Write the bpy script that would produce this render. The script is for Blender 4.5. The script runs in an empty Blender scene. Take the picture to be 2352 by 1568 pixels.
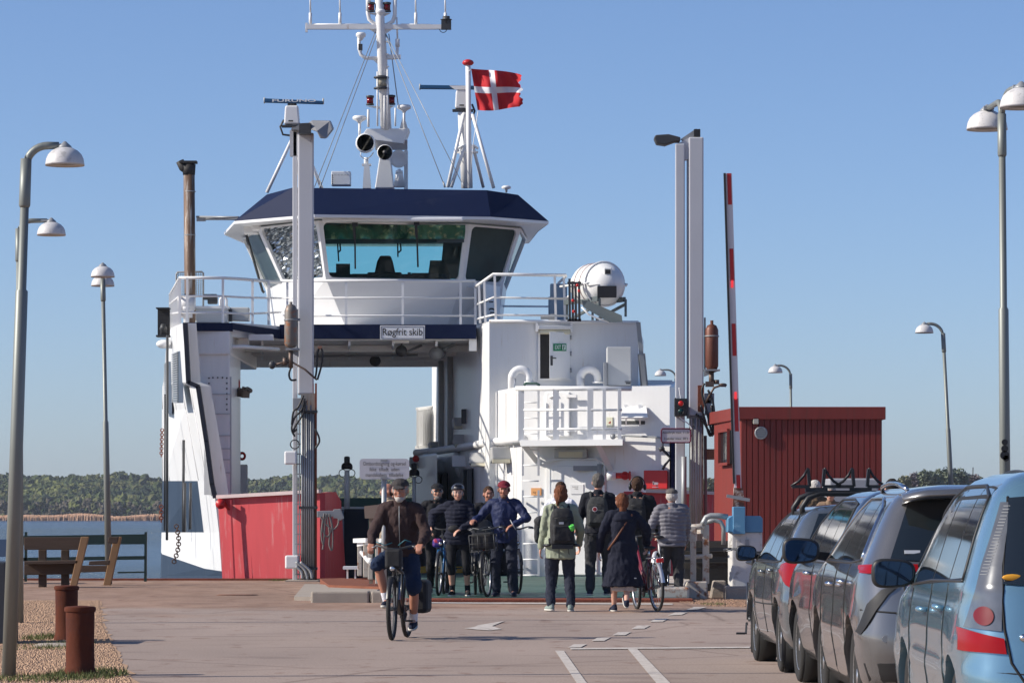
import bpy, bmesh, math, random
from mathutils import Vector, Matrix, Quaternion, noise
random.seed(7)
R = math.radians
PI = math.pi
scene = bpy.context.scene
# ------------------------------------------------------------------ camera, sky, sun
F, HZ, CX, CAMZ = 8500.0, 1178.0, 1176.0, 1.42
cam = bpy.data.objects.new("camera", bpy.data.cameras.new("camera"))
scene.collection.objects.link(cam)
cam.location = (0, 0, CAMZ)
cam.rotation_euler = (R(90), 0, 0)
cam.data.lens = F / 2352 * 36
cam.data.sensor_width = 36
cam.data.shift_y = (HZ - 784) / 2352
cam.data.clip_start = 0.5
cam.data.clip_end = 9000
scene.camera = cam
SUN_EL, SUN_AZ = R(32), R(8)          # light travels towards +X and a little +Y
world = bpy.data.worlds.new("World")
scene.world = world
world.use_nodes = True
nt = world.node_tree
sky = nt.nodes.new("ShaderNodeTexSky")
sky.sky_type = 'NISHITA'
sky.sun_disc = False
sky.sun_elevation = SUN_EL
sky.sun_rotation = math.atan2(-math.cos(SUN_AZ), -math.sin(SUN_AZ))
sky.air_density = 0.7
sky.dust_density = 0.5
sky.ozone_density = 5
tint = nt.nodes.new("ShaderNodeMix"); tint.data_type = 'RGBA'; tint.blend_type = 'MULTIPLY'; tint.inputs[0].default_value = 1
tint.inputs[7].default_value = (1.02, .985, 1.045, 1)
nt.links.new(sky.outputs[0], tint.inputs[6]); nt.links.new(tint.outputs[2], nt.nodes["Background"].inputs[0])
nt.nodes["Background"].inputs[1].default_value = 0.112
sun = bpy.data.objects.new("sun", bpy.data.lights.new("sun", 'SUN'))
scene.collection.objects.link(sun)
sun.data.energy = 5.0
sun.data.angle = R(0.53)
sun.data.color = (1.0, 0.93, 0.82)
ld = Vector((math.cos(SUN_AZ) * math.cos(SUN_EL), math.sin(SUN_AZ) * math.cos(SUN_EL), -math.sin(SUN_EL)))
sun.rotation_euler = ld.to_track_quat('-Z', 'Y').to_euler()
scene.view_settings.view_transform = 'Standard'
scene.view_settings.look = 'None'
scene.view_settings.exposure = 0.2
scene.view_settings.gamma = 1.0

# ------------------------------------------------------------------ helpers
col = scene.collection
def U(px, py, Y):
    return Vector(((px - CX) * Y / F, Y, CAMZ - (py - HZ) * Y / F))
def ux(px, Y): return (px - CX) * Y / F
def uz(py, Y): return CAMZ - (py - HZ) * Y / F
def gz(Y):
    t = max(0, min(1, (Y - 44) / 10)); return 0.10 * t * t * (3 - 2 * t)

def mat(name, c, rough=.5, metal=0, var=.12, scale=3, bump=0, bscale=40, coat=0, c2=None, c2amt=.5, streak=False, spec=.5, stretch=(1, 1, 1), trans=0, ior=1.45, alpha=1, emit=None, estr=0):
    m = bpy.data.materials.new(name); m.use_nodes = True
    n = m.node_tree; b = n.nodes["Principled BSDF"]
    b.inputs["Roughness"].default_value = rough
    b.inputs["Metallic"].default_value = metal
    b.inputs["Specular IOR Level"].default_value = spec
    b.inputs["Coat Weight"].default_value = coat
    b.inputs["Coat Roughness"].default_value = .05
    b.inputs["Transmission Weight"].default_value = trans
    b.inputs["IOR"].default_value = ior
    b.inputs["Alpha"].default_value = alpha
    tc = n.nodes.new("ShaderNodeTexCoord"); mp = n.nodes.new("ShaderNodeMapping")
    n.links.new(tc.outputs["Object"], mp.inputs[0])
    mp.inputs["Scale"].default_value = stretch if not streak else (6, 6, .5)
    nz = n.nodes.new("ShaderNodeTexNoise"); nz.inputs["Scale"].default_value = scale; nz.inputs["Detail"].default_value = 5
    n.links.new(mp.outputs[0], nz.inputs[0])
    mx = n.nodes.new("ShaderNodeMix"); mx.data_type = 'RGBA'
    c = tuple(c)
    mx.inputs[6].default_value = (*[max(0, v * (1 - var)) for v in c], 1)
    mx.inputs[7].default_value = (*[min(1, v * (1 + var)) for v in c], 1)
    n.links.new(nz.outputs[0], mx.inputs[0])
    out = mx.outputs[2]
    if c2:
        n2 = n.nodes.new("ShaderNodeTexNoise"); n2.inputs["Scale"].default_value = scale * 1.7; n2.inputs["Detail"].default_value = 8; n2.inputs["Roughness"].default_value = .65
        n.links.new(mp.outputs[0], n2.inputs[0])
        rp = n.nodes.new("ShaderNodeValToRGB")
        rp.color_ramp.elements[0].position = 1 - c2amt - .06; rp.color_ramp.elements[1].position = 1 - c2amt + .06
        n.links.new(n2.outputs[0], rp.inputs[0])
        m2 = n.nodes.new("ShaderNodeMix"); m2.data_type = 'RGBA'
        n.links.new(rp.outputs[0], m2.inputs[0]); n.links.new(out, m2.inputs[6]); m2.inputs[7].default_value = (*c2, 1)
        out = m2.outputs[2]
    n.links.new(out, b.inputs["Base Color"])
    if bump:
        n3 = n.nodes.new("ShaderNodeTexNoise"); n3.inputs["Scale"].default_value = bscale; n3.inputs["Detail"].default_value = 4
        n.links.new(mp.outputs[0], n3.inputs[0])
        bp = n.nodes.new("ShaderNodeBump"); bp.inputs["Strength"].default_value = bump; bp.inputs["Distance"].default_value = .02
        n.links.new(n3.outputs[0], bp.inputs["Height"]); n.links.new(bp.outputs[0], b.inputs["Normal"])
    if emit:
        b.inputs["Emission Color"].default_value = (*emit, 1); b.inputs["Emission Strength"].default_value = estr
    return m

class MB:
    def __init__(s): s.v = []; s.f = []; s.mi = []; s.sm = []; s.m = 0; s.smooth = False
    def face(s, idx): s.f.append(tuple(idx)); s.mi.append(s.m); s.sm.append(s.smooth)
    def add(s, pts): k = len(s.v); s.v += [Vector(p) for p in pts]; return k
    def poly(s, pts): k = s.add(pts); s.face(range(k, k + len(pts))); return s
    def prism(s, pts, vec):
        pts = [Vector(p) for p in pts]; vec = Vector(vec); n = len(pts)
        k = s.add(pts + [p + vec for p in pts])
        s.face(range(k, k + n)); s.face(range(k + 2 * n - 1, k + n - 1, -1))
        for i in range(n):
            j = (i + 1) % n; s.face((k + j, k + i, k + n + i, k + n + j))
        return s
    def plan(s, pts, z0, z1):      # plan polygon [(x, y)] between two heights
        return s.prism([(p[0], p[1], z0) for p in pts], (0, 0, z1 - z0))
    def box(s, c, size, rot=0, tilt=0):
        M = Matrix.Translation(Vector(c)) @ Matrix.Rotation(rot, 4, 'Z') @ Matrix.Rotation(tilt, 4, 'X')
        x, y, z = [q / 2 for q in size]
        P = [M @ Vector(p) for p in [(-x, -y, -z), (x, -y, -z), (x, y, -z), (-x, y, -z), (-x, -y, z), (x, -y, z), (x, y, z), (-x, y, z)]]
        k = s.add(P)
        for q in [(0, 3, 2, 1), (4, 5, 6, 7), (0, 1, 5, 4), (1, 2, 6, 5), (2, 3, 7, 6), (3, 0, 4, 7)]: s.face([k + i for i in q])
        return s
    def bar(s, a, b, w, h, up=(0, 0, 1)):   # rectangular bar from a to b
        a = Vector(a); b = Vector(b); d = (b - a).normalized(); up = Vector(up)
        if abs(d.dot(up)) > .99: up = Vector((0, 1, 0))
        x = d.cross(up).normalized(); y = x.cross(d).normalized()
        q = [a + x * (sx * w / 2) + y * (sy * h / 2) for sx, sy in ((-1, -1), (1, -1), (1, 1), (-1, 1))]
        return s.prism(q, b - a)
    def rings(s, rs, close=True, cap=True):
        n = len(rs[0]); k = s.add([p for r in rs for p in r])
        for i in range(len(rs) - 1):
            for j in range(n if close else n - 1):
                a = k + i * n + j; b = k + i * n + (j + 1) % n
                s.face((a, b, b + n, a + n))
        if cap and close:
            s.face([k + j for j in range(n)][::-1]); s.face([k + (len(rs) - 1) * n + j for j in range(n)])
        return s
    def tube(s, pts, r, n=8, cap=True):
        pts = [Vector(p) for p in pts]; old = s.smooth; s.smooth = True
        rr = r if isinstance(r, (list, tuple)) else [r] * len(pts)
        d0 = (pts[1] - pts[0]).normalized()
        x = d0.cross(Vector((0, 0, 1)));
        if x.length < .05: x = d0.cross(Vector((0, 1, 0)))
        x.normalize(); out = []
        for i, p in enumerate(pts):
            if i == 0: d = d0
            elif i == len(pts) - 1: d = (pts[i] - pts[i - 1]).normalized()
            else:
                d = ((pts[i] - pts[i - 1]).normalized() + (pts[i + 1] - pts[i]).normalized())
                d = d.normalized() if d.length > 1e-6 else (pts[i + 1] - pts[i]).normalized()
            x = (x - d * x.dot(d)); x = x.normalized() if x.length > 1e-6 else d.orthogonal().normalized()
            y = d.cross(x)
            out.append([p + (x * math.cos(2 * PI * j / n) + y * math.sin(2 * PI * j / n)) * rr[i] for j in range(n)])
        s.rings(out, True, cap); s.smooth = old
        return s
    def cyl(s, a, b, r, r2=None, n=12): return s.tube([a, b], [r, r if r2 is None else r2], n)
    def lathe(s, o, ax, prof, n=16, smooth=True):
        o = Vector(o); ax = Vector(ax).normalized(); x = ax.orthogonal().normalized(); y = ax.cross(x)
        old = s.smooth; s.smooth = smooth
        s.rings([[o + ax * h + (x * math.cos(2 * PI * j / n) + y * math.sin(2 * PI * j / n)) * max(r, 1e-4) for j in range(n)] for r, h in prof])
        s.smooth = old
        return s
    def ball(s, c, r, n=12, m=8):
        c = Vector(c); r = Vector(r) if not isinstance(r, (int, float)) else Vector((r, r, r)); old = s.smooth; s.smooth = True
        s.rings([[c + Vector((math.sin(PI * max(.02, min(m - .02, i)) / m) * math.cos(2 * PI * j / n) * r.x, math.sin(PI * max(.02, min(m - .02, i)) / m) * math.sin(2 * PI * j / n) * r.y, -math.cos(PI * i / m) * r.z)) for j in range(n)] for i in range(m + 1)])
        s.smooth = old
        return s
    def torus(s, c, ax, RR, r, n=24, m=8, a0=0, a1=2 * PI, ref=None):
        c = Vector(c); ax = Vector(ax).normalized(); x = Vector(ref).normalized() if ref else ax.orthogonal().normalized(); y = ax.cross(x)
        full = abs(a1 - a0 - 2 * PI) < 1e-3; k = n if full else n + 1
        rs = []
        for i in range(k + (1 if full else 0)):
            a = a0 + (a1 - a0) * i / n; d = x * math.cos(a) + y * math.sin(a)
            rs.append([c + d * (RR + r * math.cos(2 * PI * j / m)) + ax * (r * math.sin(2 * PI * j / m)) for j in range(m)])
        old = s.smooth; s.smooth = True
        s.rings(rs, True, not full); s.smooth = old
        return s

def mesh_of(mb, name, off=Vector((0, 0, 0))):
    me = bpy.data.meshes.new(name)
    me.from_pydata([tuple(v - off) for v in mb.v], [], mb.f)
    me.polygons.foreach_set("material_index", mb.mi); me.polygons.foreach_set("use_smooth", mb.sm)
    me.update(); return me
def wpos(o):
    p = Vector((0, 0, 0))
    while o: p += o.location; o = o.parent
    return p
def part(parent, name, mb, mats, local=False, bevel=0, label=None, fix=True):
    """one mesh object; its geometry is given in world coordinates unless local"""
    off = Vector((0, 0, 0)) if (local or parent is None) else wpos(parent)
    me = mesh_of(mb, name, off)
    if fix:
        bm = bmesh.new(); bm.from_mesh(me); bmesh.ops.recalc_face_normals(bm, faces=bm.faces[:]); bm.to_mesh(me); bm.free()
    for m in (mats if isinstance(mats, (list, tuple)) else [mats]): me.materials.append(m)
    o = bpy.data.objects.new(name, me); col.objects.link(o); o.parent = parent
    if bevel:
        b = o.modifiers.new("bevel", 'BEVEL'); b.width = bevel; b.segments = 2; b.limit_method = 'ANGLE'; b.angle_limit = R(40)
    if label: o["label"] = label
    return o
def thing(name, loc, label, cat, group=None, rz=0):
    o = bpy.data.objects.new(name, None); col.objects.link(o); o.location = loc; o.rotation_euler = (0, 0, rz)
    o.empty_display_size = .2; o["label"] = label; o["category"] = cat
    if group: o["group"] = group
    return o
def single(name, mb, mats, label, cat, group=None, bevel=0):
    lo = Vector((sum(v.x for v in mb.v), sum(v.y for v in mb.v), 0)) / len(mb.v); lo.z = min(v.z for v in mb.v)
    me = mesh_of(mb, name, lo)
    for m in (mats if isinstance(mats, (list, tuple)) else [mats]): me.materials.append(m)
    bm = bmesh.new(); bm.from_mesh(me); bmesh.ops.recalc_face_normals(bm, faces=bm.faces[:]); bm.to_mesh(me); bm.free()
    o = bpy.data.objects.new(name, me); col.objects.link(o); o.location = lo
    if bevel:
        b = o.modifiers.new("bevel", 'BEVEL'); b.width = bevel; b.segments = 2; b.limit_method = 'ANGLE'; b.angle_limit = R(40)
    o["label"] = label; o["category"] = cat
    if group: o["group"] = group
    return o
def struct(name, mb, mats, kind="structure", label=None):
    o = part(None, name, mb, mats); o["kind"] = kind
    if label: o["label"] = label
    return o
def copy_tree(o, parent=None):
    c = o.copy(); col.objects.link(c); c.parent = parent
    for ch in [x for x in col.objects if x.parent == o]: copy_tree(ch, c)
    return c
def text(parent, name, s, p, h, m, width=None, rz=0, depth=.002, align='CENTER', tilt=90, bold=0):
    cu = bpy.data.curves.new(name, 'FONT'); cu.body = s; cu.size = 1; cu.align_x = align; cu.align_y = 'CENTER'; cu.resolution_u = 4; cu.offset = bold
    t = bpy.data.objects.new(name, cu); col.objects.link(t)
    bpy.context.view_layer.update()
    me = bpy.data.meshes.new_from_object(t.evaluated_get(bpy.context.evaluated_depsgraph_get()))
    bpy.data.objects.remove(t); bpy.data.curves.remove(cu)
    xs = [v.co.x for v in me.vertices]; ys = [v.co.y for v in me.vertices]
    k = h / .7; kx = (width / (max(xs) - min(xs))) if width else k
    M = Matrix.Rotation(rz, 4, 'Z') @ Matrix.Rotation(R(tilt), 4, 'X') @ Matrix.Diagonal((kx, k, 1, 1))
    me.transform(M); me.materials.append(m)
    o = bpy.data.objects.new(name, me); col.objects.link(o); o.parent = parent
    o.location = Vector(p) - (wpos(parent) if parent else Vector((0, 0, 0)))
    return o
def arc(c, r, a0, a1, n=8, u=(1, 0, 0), v=(0, 0, 1)):
    c = Vector(c); u = Vector(u); v = Vector(v)
    return [c + u * (r * math.cos(a0 + (a1 - a0) * i / n)) + v * (r * math.sin(a0 + (a1 - a0) * i / n)) for i in range(n + 1)]

# ------------------------------------------------------------------ materials
WHITE = mat("ship_white", (.78, .78, .77), .42, var=.05, scale=2, c2=(.62, .56, .47), c2amt=.32, streak=True, coat=.1, bump=.12, bscale=1.2)
WHITE2 = mat("white_paint", (.80, .80, .79), .4, var=.04)
NAVY = mat("navy_paint", (.007, .014, .047), .6, spec=.15, var=.12, scale=1.5)
BLUE = mat("blue_hull", (.026, .044, .074), .6, spec=.3, var=.15, scale=1.5, streak=True, c2=(.036, .058, .09), c2amt=.4)
BLACK = mat("black_rubber", (.02, .02, .022), .55)
DARK = mat("dark_metal", (.05, .052, .055), .5, var=.3)
GREY = mat("grey_metal", (.30, .31, .32), .45, .2, var=.15)
GALV = mat("galvanised", (.36, .37, .37), .5, .35, var=.2, scale=8, stretch=(1, 1, .4))
STEELP = mat("steel_pale", (.52, .53, .56), .42, .0, var=.08, scale=1.2, c2=(.28, .15, .07), c2amt=.2)
REDP = mat("red_flap", (.60, .075, .085), .55, var=.14, scale=1.2, streak=True, c2=(.62, .20, .20), c2amt=.38, bump=.15, bscale=.5)
RED = mat("red_paint", (.50, .018, .02), .42, var=.12)
RUST = mat("rusty_steel", (.21, .055, .028), .75, var=.35, scale=6, bump=.4, bscale=30)
RUST2 = mat("rust_orange", (.20, .065, .032), .85, var=.35, scale=5, bump=.5)
GREEN = mat("deck_green", (.032, .095, .07), .5, var=.25, scale=1.3, c2=(.13, .19, .16), c2amt=.42)
CONC = mat("concrete", (.36, .31, .26), .9, var=.2, scale=5, bump=.5, bscale=60)
WINDK = mat("dark_glass", (.012, .016, .02), .05, spec=.6, var=.02)

def weather(m, colr, lo, hi, sc, stretch, amt=1):
    """scattered stains with a shape of their own"""
    n = m.node_tree; b = n.nodes["Principled BSDF"]; src = b.inputs["Base Color"].links[0].from_socket
    tc = n.nodes.new("ShaderNodeTexCoord"); mp = n.nodes.new("ShaderNodeMapping"); mp.inputs["Scale"].default_value = stretch; n.links.new(tc.outputs["Object"], mp.inputs[0])
    q = n.nodes.new("ShaderNodeTexNoise"); q.inputs["Scale"].default_value = sc; q.inputs["Detail"].default_value = 9; q.inputs["Roughness"].default_value = .6; n.links.new(mp.outputs[0], q.inputs[0])
    r = n.nodes.new("ShaderNodeMapRange"); r.inputs[1].default_value = lo; r.inputs[2].default_value = hi; r.inputs[4].default_value = amt; n.links.new(q.outputs[0], r.inputs[0])
    x = n.nodes.new("ShaderNodeMix"); x.data_type = 'RGBA'; n.links.new(r.outputs[0], x.inputs[0]); n.links.new(src, x.inputs[6]); x.inputs[7].default_value = (*colr, 1); n.links.new(x.outputs[2], b.inputs["Base Color"])
weather(WHITE, (.34, .19, .10), .665, .74, 1.6, (2.2, 2.2, .35), .8)
weather(WHITE2, (.42, .30, .20), .66, .76, 3, (2, 2, .7), .7)
weather(STEELP, (.25, .10, .05), .66, .72, 2, (2, 2, .5), .9)
weather(BLUE, (.20, .22, .24), .60, .70, 1.5, (2, 2, .4), .6)
weather(NAVY, (.03, .038, .07), .60, .72, 1.2, (1, 1, .6), .6)
# ------------------------------------------------------------------ setting
def G(px, py):
    Y = 40
    for _ in range(20): Y = (CAMZ - gz(Y)) * F / (py - HZ)
    return Vector((ux(px, Y), Y, gz(Y)))
def ground_material():
    m = bpy.data.materials.new("asphalt"); m.use_nodes = True; n = m.node_tree; b = n.nodes["Principled BSDF"]
    b.inputs["Roughness"].default_value = .88
    tc = n.nodes.new("ShaderNodeTexCoord")
    def nz(s, d, st=(1, 1, 1)):
        mp = n.nodes.new("ShaderNodeMapping"); mp.inputs["Scale"].default_value = st; n.links.new(tc.outputs["Object"], mp.inputs[0])
        q = n.nodes.new("ShaderNodeTexNoise"); q.inputs["Scale"].default_value = s; q.inputs["Detail"].default_value = d; n.links.new(mp.outputs[0], q.inputs[0]); return q
    def ramp(src, a, b_, c0, c1):
        r = n.nodes.new("ShaderNodeValToRGB"); r.color_ramp.elements[0].position = a; r.color_ramp.elements[1].position = b_
        r.color_ramp.elements[0].color = (*c0, 1); r.color_ramp.elements[1].color = (*c1, 1); n.links.new(src, r.inputs[0]); return r.outputs[0]
    def mul(a, b_, f=1.0):
        x = n.nodes.new("ShaderNodeMix"); x.data_type = 'RGBA'; x.blend_type = 'MULTIPLY'; x.inputs[0].default_value = f; n.links.new(a, x.inputs[6]); n.links.new(b_, x.inputs[7]); return x.outputs[2]
    base = ramp(nz(.35, 6, (1, .35, 1)).outputs[0], .3, .7, (.295, .228, .192), (.39, .302, .255))
    fine = ramp(nz(45, 3).outputs[0], .3, .72, (.72, .72, .72), (1.18, 1.16, 1.12))
    out = mul(base, fine)
    spots = ramp(nz(3.2, 8, (1, .5, 1)).outputs[0], .60, .70, (1, 1, 1), (.66, .54, .48))
    out = mul(out, spots, .8)
    out = mul(out, ramp(nz(.9, 7, (.6, 1.6, 1)).outputs[0], .58, .64, (1, 1, 1), (.80, .78, .78)), .9)
    out = mul(out, ramp(nz(14, 2, (1, 1, 1)).outputs[0], .70, .74, (1, 1, 1), (.55, .5, .48)), .8)
    cr = n.nodes.new("ShaderNodeTexVoronoi"); cr.feature = 'DISTANCE_TO_EDGE'; cr.inputs["Scale"].default_value = .16
    wp = n.nodes.new("ShaderNodeMix"); wp.data_type = 'RGBA'; wp.inputs[0].default_value = .12
    n.links.new(tc.outputs["Object"], wp.inputs[6]); n.links.new(nz(1.1, 4).outputs[1], wp.inputs[7]); n.links.new(wp.outputs[2], cr.inputs[0])
    out = mul(out, ramp(cr.outputs[0], .0, .006, (.5, .45, .42), (1, 1, 1)), .7)
    # older, browner surfacing towards the water
    sx = n.nodes.new("ShaderNodeSeparateXYZ"); n.links.new(tc.outputs["Object"], sx.inputs[0])
    ma = n.nodes.new("ShaderNodeMath"); ma.operation = 'MULTIPLY_ADD'; n.links.new(nz(.5, 5).outputs[0], ma.inputs[0]); ma.inputs[1].default_value = 9; n.links.new(sx.outputs[1], ma.inputs[2])
    mr = n.nodes.new("ShaderNodeMapRange"); mr.inputs[1].default_value = 54.5; mr.inputs[2].default_value = 57; n.links.new(ma.outputs[0], mr.inputs[0])
    br = n.nodes.new("ShaderNodeMix"); br.data_type = 'RGBA'; n.links.new(mr.outputs[0], br.inputs[0]); n.links.new(out, br.inputs[6]); n.links.new(mul(out, ramp(nz(2, 6, (1, .3, 1)).outputs[0], .35, .65, (.78, .62, .50), (1.02, .86, .74))), br.inputs[7]); out = br.outputs[2]
    n.links.new(out, b.inputs["Base Color"])
    bp = n.nodes.new("ShaderNodeBump"); bp.inputs["Strength"].default_value = .35; bp.inputs["Distance"].default_value = .01
    n.links.new(nz(60, 3).outputs[0], bp.inputs["Height"]); n.links.new(bp.outputs[0], b.inputs["Normal"])
    return m
ASPH = ground_material()
QX0, QX1 = -2.02, 2.72
def sheet(mb, x0, x1, y0, y1, dz=0, step=1.0):
    n = max(1, int((y1 - y0) / step)); ys = [y0 + (y1 - y0) * i / n for i in range(n + 1)]
    k = mb.add([p for y in ys for p in ((x0, y, gz(y) + dz), (x1, y, gz(y) + dz))])
    for i in range(n): mb.face((k + 2 * i, k + 2 * i + 1, k + 2 * i + 3, k + 2 * i + 2))
g = MB()
sheet(g, -80, QX0, -20, 72.9); sheet(g, QX0, QX1, -20, 55); sheet(g, QX1, 90, -20, 60)
sheet(g, QX1, 90, 60, 640, step=600)
g.m = 1
g.prism([(-80, 72.9, .09), (QX0, 72.9, .09), (QX0, 72.9, -4), (-80, 72.9, -4)], (0, -.3, 0))
g.prism([(QX0, 55, .09), (QX0, 72.9, .09), (QX0, 72.9, -4), (QX0, 55, -4)], (-.3, 0, 0))
g.prism([(QX1, 55, .09), (QX1, 640, .09), (QX1, 640, -4), (QX1, 55, -4)], (.3, 0, 0))
g.prism([(QX0, 55, .09), (QX1, 55, .09), (QX1, 55, -4), (QX0, 55, -4)], (0, -.3, 0))
struct("quay_ground", g, [ASPH, CONC])
e = MB(); e.box((-41, 72.78, .115), (78, .2, .05)); struct("quay_edge_strip", e, RUST)
# patched asphalt lane (a smoother, slightly paler sheet) and gravel area
gv = MB(); GRAV = mat("gravel_ground", (.40, .25, .15), .95, var=.35, scale=14, c2=(.5, .36, .26), c2amt=.4)
ed_ = [G(x, y) for x, y in ((330, 1600), (300, 1545), (262, 1480), (240, 1430), (232, 1378))]
def edge_x(y):
    for a, b in zip(ed_[:-1], ed_[1:]):
        if a.y <= y <= b.y: return a.x + (b.x - a.x) * (y - a.y) / (b.y - a.y)
    return ed_[0].x if y < ed_[0].y else ed_[-1].x
ys_ = [ed_[0].y + (ed_[-1].y - ed_[0].y) * i / 60 for i in range(61)]
k = gv.add([p for y in ys_ for p in ((-12, y, gz(y) + .004), (edge_x(y) + .12 * noise.noise(Vector((y * 1.7, 0, 0))), y, gz(y) + .004))])
for i in range(60): gv.face((k + 2 * i, k + 2 * i + 1, k + 2 * i + 3, k + 2 * i + 2))
struct("gravel_ground", gv, GRAV)
def stones(name, m, poly, n, smin, smax, seed, kind="stuff", dz=.004):
    rnd = random.Random(seed); mb = MB(); c = 0
    xs = [p[0] for p in poly]; ys = [p[1] for p in poly]
    def inside(x, y):
        r = False
        for i in range(len(poly)):
            a = poly[i]; b = poly[i - 1]
            if (a[1] > y) != (b[1] > y) and x < (b[0] - a[0]) * (y - a[1]) / (b[1] - a[1]) + a[0]: r = not r
        return r
    while c < n:
        x = rnd.uniform(min(xs), max(xs)); y = rnd.uniform(min(ys), max(ys))
        if not inside(x, y): continue
        c += 1; s = rnd.uniform(smin, smax); z = gz(y) + dz
        q = [(x + s * math.cos(a) * rnd.uniform(.6, 1), y + s * math.sin(a) * rnd.uniform(.6, 1), z) for a in (0, 1.6, 3.1, 4.7)]
        k = mb.add(q + [(x + rnd.uniform(-.3, .3) * s, y, z + s * rnd.uniform(.5, .9))])
        for i in range(4): mb.face((k + i, k + (i + 1) % 4, k + 4))
    return struct(name, mb, m, kind)
gp = [G(x, y) for x, y in ((-40, 1600), (318, 1600), (290, 1545), (256, 1480), (234, 1430), (228, 1380), (-40, 1380))]
stones("gravel", mat("pebbles", (.42, .275, .18), .9, var=.3, scale=9), gp, 34000, .009, .021, 3)
gp2 = [G(x, y) for x, y in ((1575, 1370), (1730, 1380), (1730, 1394), (1640, 1392), (1560, 1383))]
stones("loose_grit", mat("grit", (.33, .2, .13), .9, var=.4, scale=9), gp2, 1800, .01, .022, 4)
def grass(name, spots, seed, label):
    rnd = random.Random(seed); mb = MB()
    for (px, py, rx, ry, n, h) in spots:
        c = G(px, py)
        for _ in range(n):
            a = rnd.uniform(0, 2 * PI); q = math.sqrt(rnd.random()); x = c.x + rx * q * math.cos(a); y = c.y + ry * q * math.sin(a); z = gz(y)
            hh = h * rnd.uniform(.4, 1.1); b = rnd.uniform(0, PI); w = .006; dx, dy = math.cos(b) * w, math.sin(b) * w; lx, ly = rnd.uniform(-.5, .5) * hh, rnd.uniform(-.5, .5) * hh
            mb.poly([(x - dx, y - dy, z), (x + dx, y + dy, z), (x + lx, y + ly, z + hh)])
    o = struct(name, mb, mat("grass_blades", (.10, .12, .035), .8, var=.4, scale=4), "stuff", label)
grass("grass", [(200, 1552, .35, 1.0, 900, .07), (80, 1560, .5, .7, 900, .05), (150, 1484, .3, 1.2, 500, .06), (60, 1488, .25, 1.0, 250, .04), (100, 1466, .22, .8, 400, .07), (640, 1332, .2, .8, 200, .05), (1640, 1388, .2, .6, 150, .04)], 8, "short tufts of green grass at the foot of the bollards")
st = MB(); a = G(135, 1484)
st.smooth = True; st.lathe((a.x, a.y, -.05), (0, 0, 1), [(.01, 0), (.26, 0), (.3, .055), (.22, .085), (.01, .09)], 14)
single("flat_stone", st, CONC, "low worn concrete footing in the gravel behind the nearer rusty bollard", "stone")
# browner, older surfacing towards the water, and a rust stain
rs = MB(); a = G(545, 1366); rs.lathe((a.x, a.y, a.z + .006), (0, 0, 1), [(.01, .003), (.22, .002), (.34, .001)], 18); struct("rust_stain", rs, mat("rust_stain", (.22, .10, .06), .9, var=.3, scale=8))
# painted markings
MARK = mat("road_paint", (.54, .49, .44), .8, var=.18, scale=7, c2=(.34, .275, .235), c2amt=.42)
def marking(*polys):
    mb = MB()
    for P in polys:
        pts = [G(x, y) for x, y in P]
        mb.poly([p + Vector((0, 0, .008)) for p in pts])
    return mb
struct("lane_marking_lines", marking([(1275, 1495), (1295, 1495), (1352, 1575), (1328, 1575)], [(1442, 1491), (1464, 1491), (1545, 1575), (1512, 1575)], [(1310, 1488.5), (1722, 1485.5), (1722, 1488.5), (1310, 1492)]), MARK)
struct("lane_marking_arrow", marking([(1066, 1443), (1090, 1440), (1112, 1441), (1130, 1448), (1104, 1447)], [(1090, 1440), (1098, 1436), (1160, 1426), (1130, 1438), (1112, 1441)], [(1112, 1441), (1130, 1438), (1152, 1445), (1130, 1447)]), MARK)
struct("lane_marking_dashes", marking(*[[(x - 22, y + 4.5), (x + 8, y + 4), (x + 22, y - 3.5), (x - 8, y - 3)] for x, y in ((1326, 1483), (1380, 1468), (1428, 1455), (1472, 1440), (1514, 1424))], [(1533, 1414), (1566, 1412), (1580, 1406), (1550, 1407)], [(1572, 1402), (1604, 1400), (1624, 1394), (1594, 1394)]), MARK)
struct("lane_marking_edge", marking([(975, 1383), (1545, 1386), (1545, 1389), (975, 1385.5)]), MARK)
# water
wm = bpy.data.materials.new("water"); wm.use_nodes = True; n = wm.node_tree; b = n.nodes["Principled BSDF"]
b.inputs["Base Color"].default_value = (.006, .038, .10, 1); b.inputs["Roughness"].default_value = .12; b.inputs["IOR"].default_value = 1.33; b.inputs["Specular IOR Level"].default_value = .13
tc = n.nodes.new("ShaderNodeTexCoord"); hs = []
for sc_, st_, d in ((1.6, (1, .6, 1), 4), (.35, (1, .5, 1), 3), (5, (1, .7, 1), 2)):
    mp = n.nodes.new("ShaderNodeMapping"); mp.inputs["Scale"].default_value = st_; n.links.new(tc.outputs["Object"], mp.inputs[0])
    q = n.nodes.new("ShaderNodeTexNoise"); q.inputs["Scale"].default_value = sc_; q.inputs["Detail"].default_value = d; n.links.new(mp.outputs[0], q.inputs[0]); hs.append(q)
ad = n.nodes.new("ShaderNodeMath"); ad.operation = 'ADD'; n.links.new(hs[0].outputs[0], ad.inputs[0]); n.links.new(hs[1].outputs[0], ad.inputs[1])
ad2 = n.nodes.new("ShaderNodeMath"); ad2.operation = 'MULTIPLY_ADD'; n.links.new(hs[2].outputs[0], ad2.inputs[0]); ad2.inputs[1].default_value = .6; n.links.new(ad.outputs[0], ad2.inputs[2])
bp = n.nodes.new("ShaderNodeBump"); bp.inputs["Distance"].default_value = 2.6
n.links.new(ad2.outputs[0], bp.inputs["Height"]); n.links.new(bp.outputs[0], b.inputs["Normal"])
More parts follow.
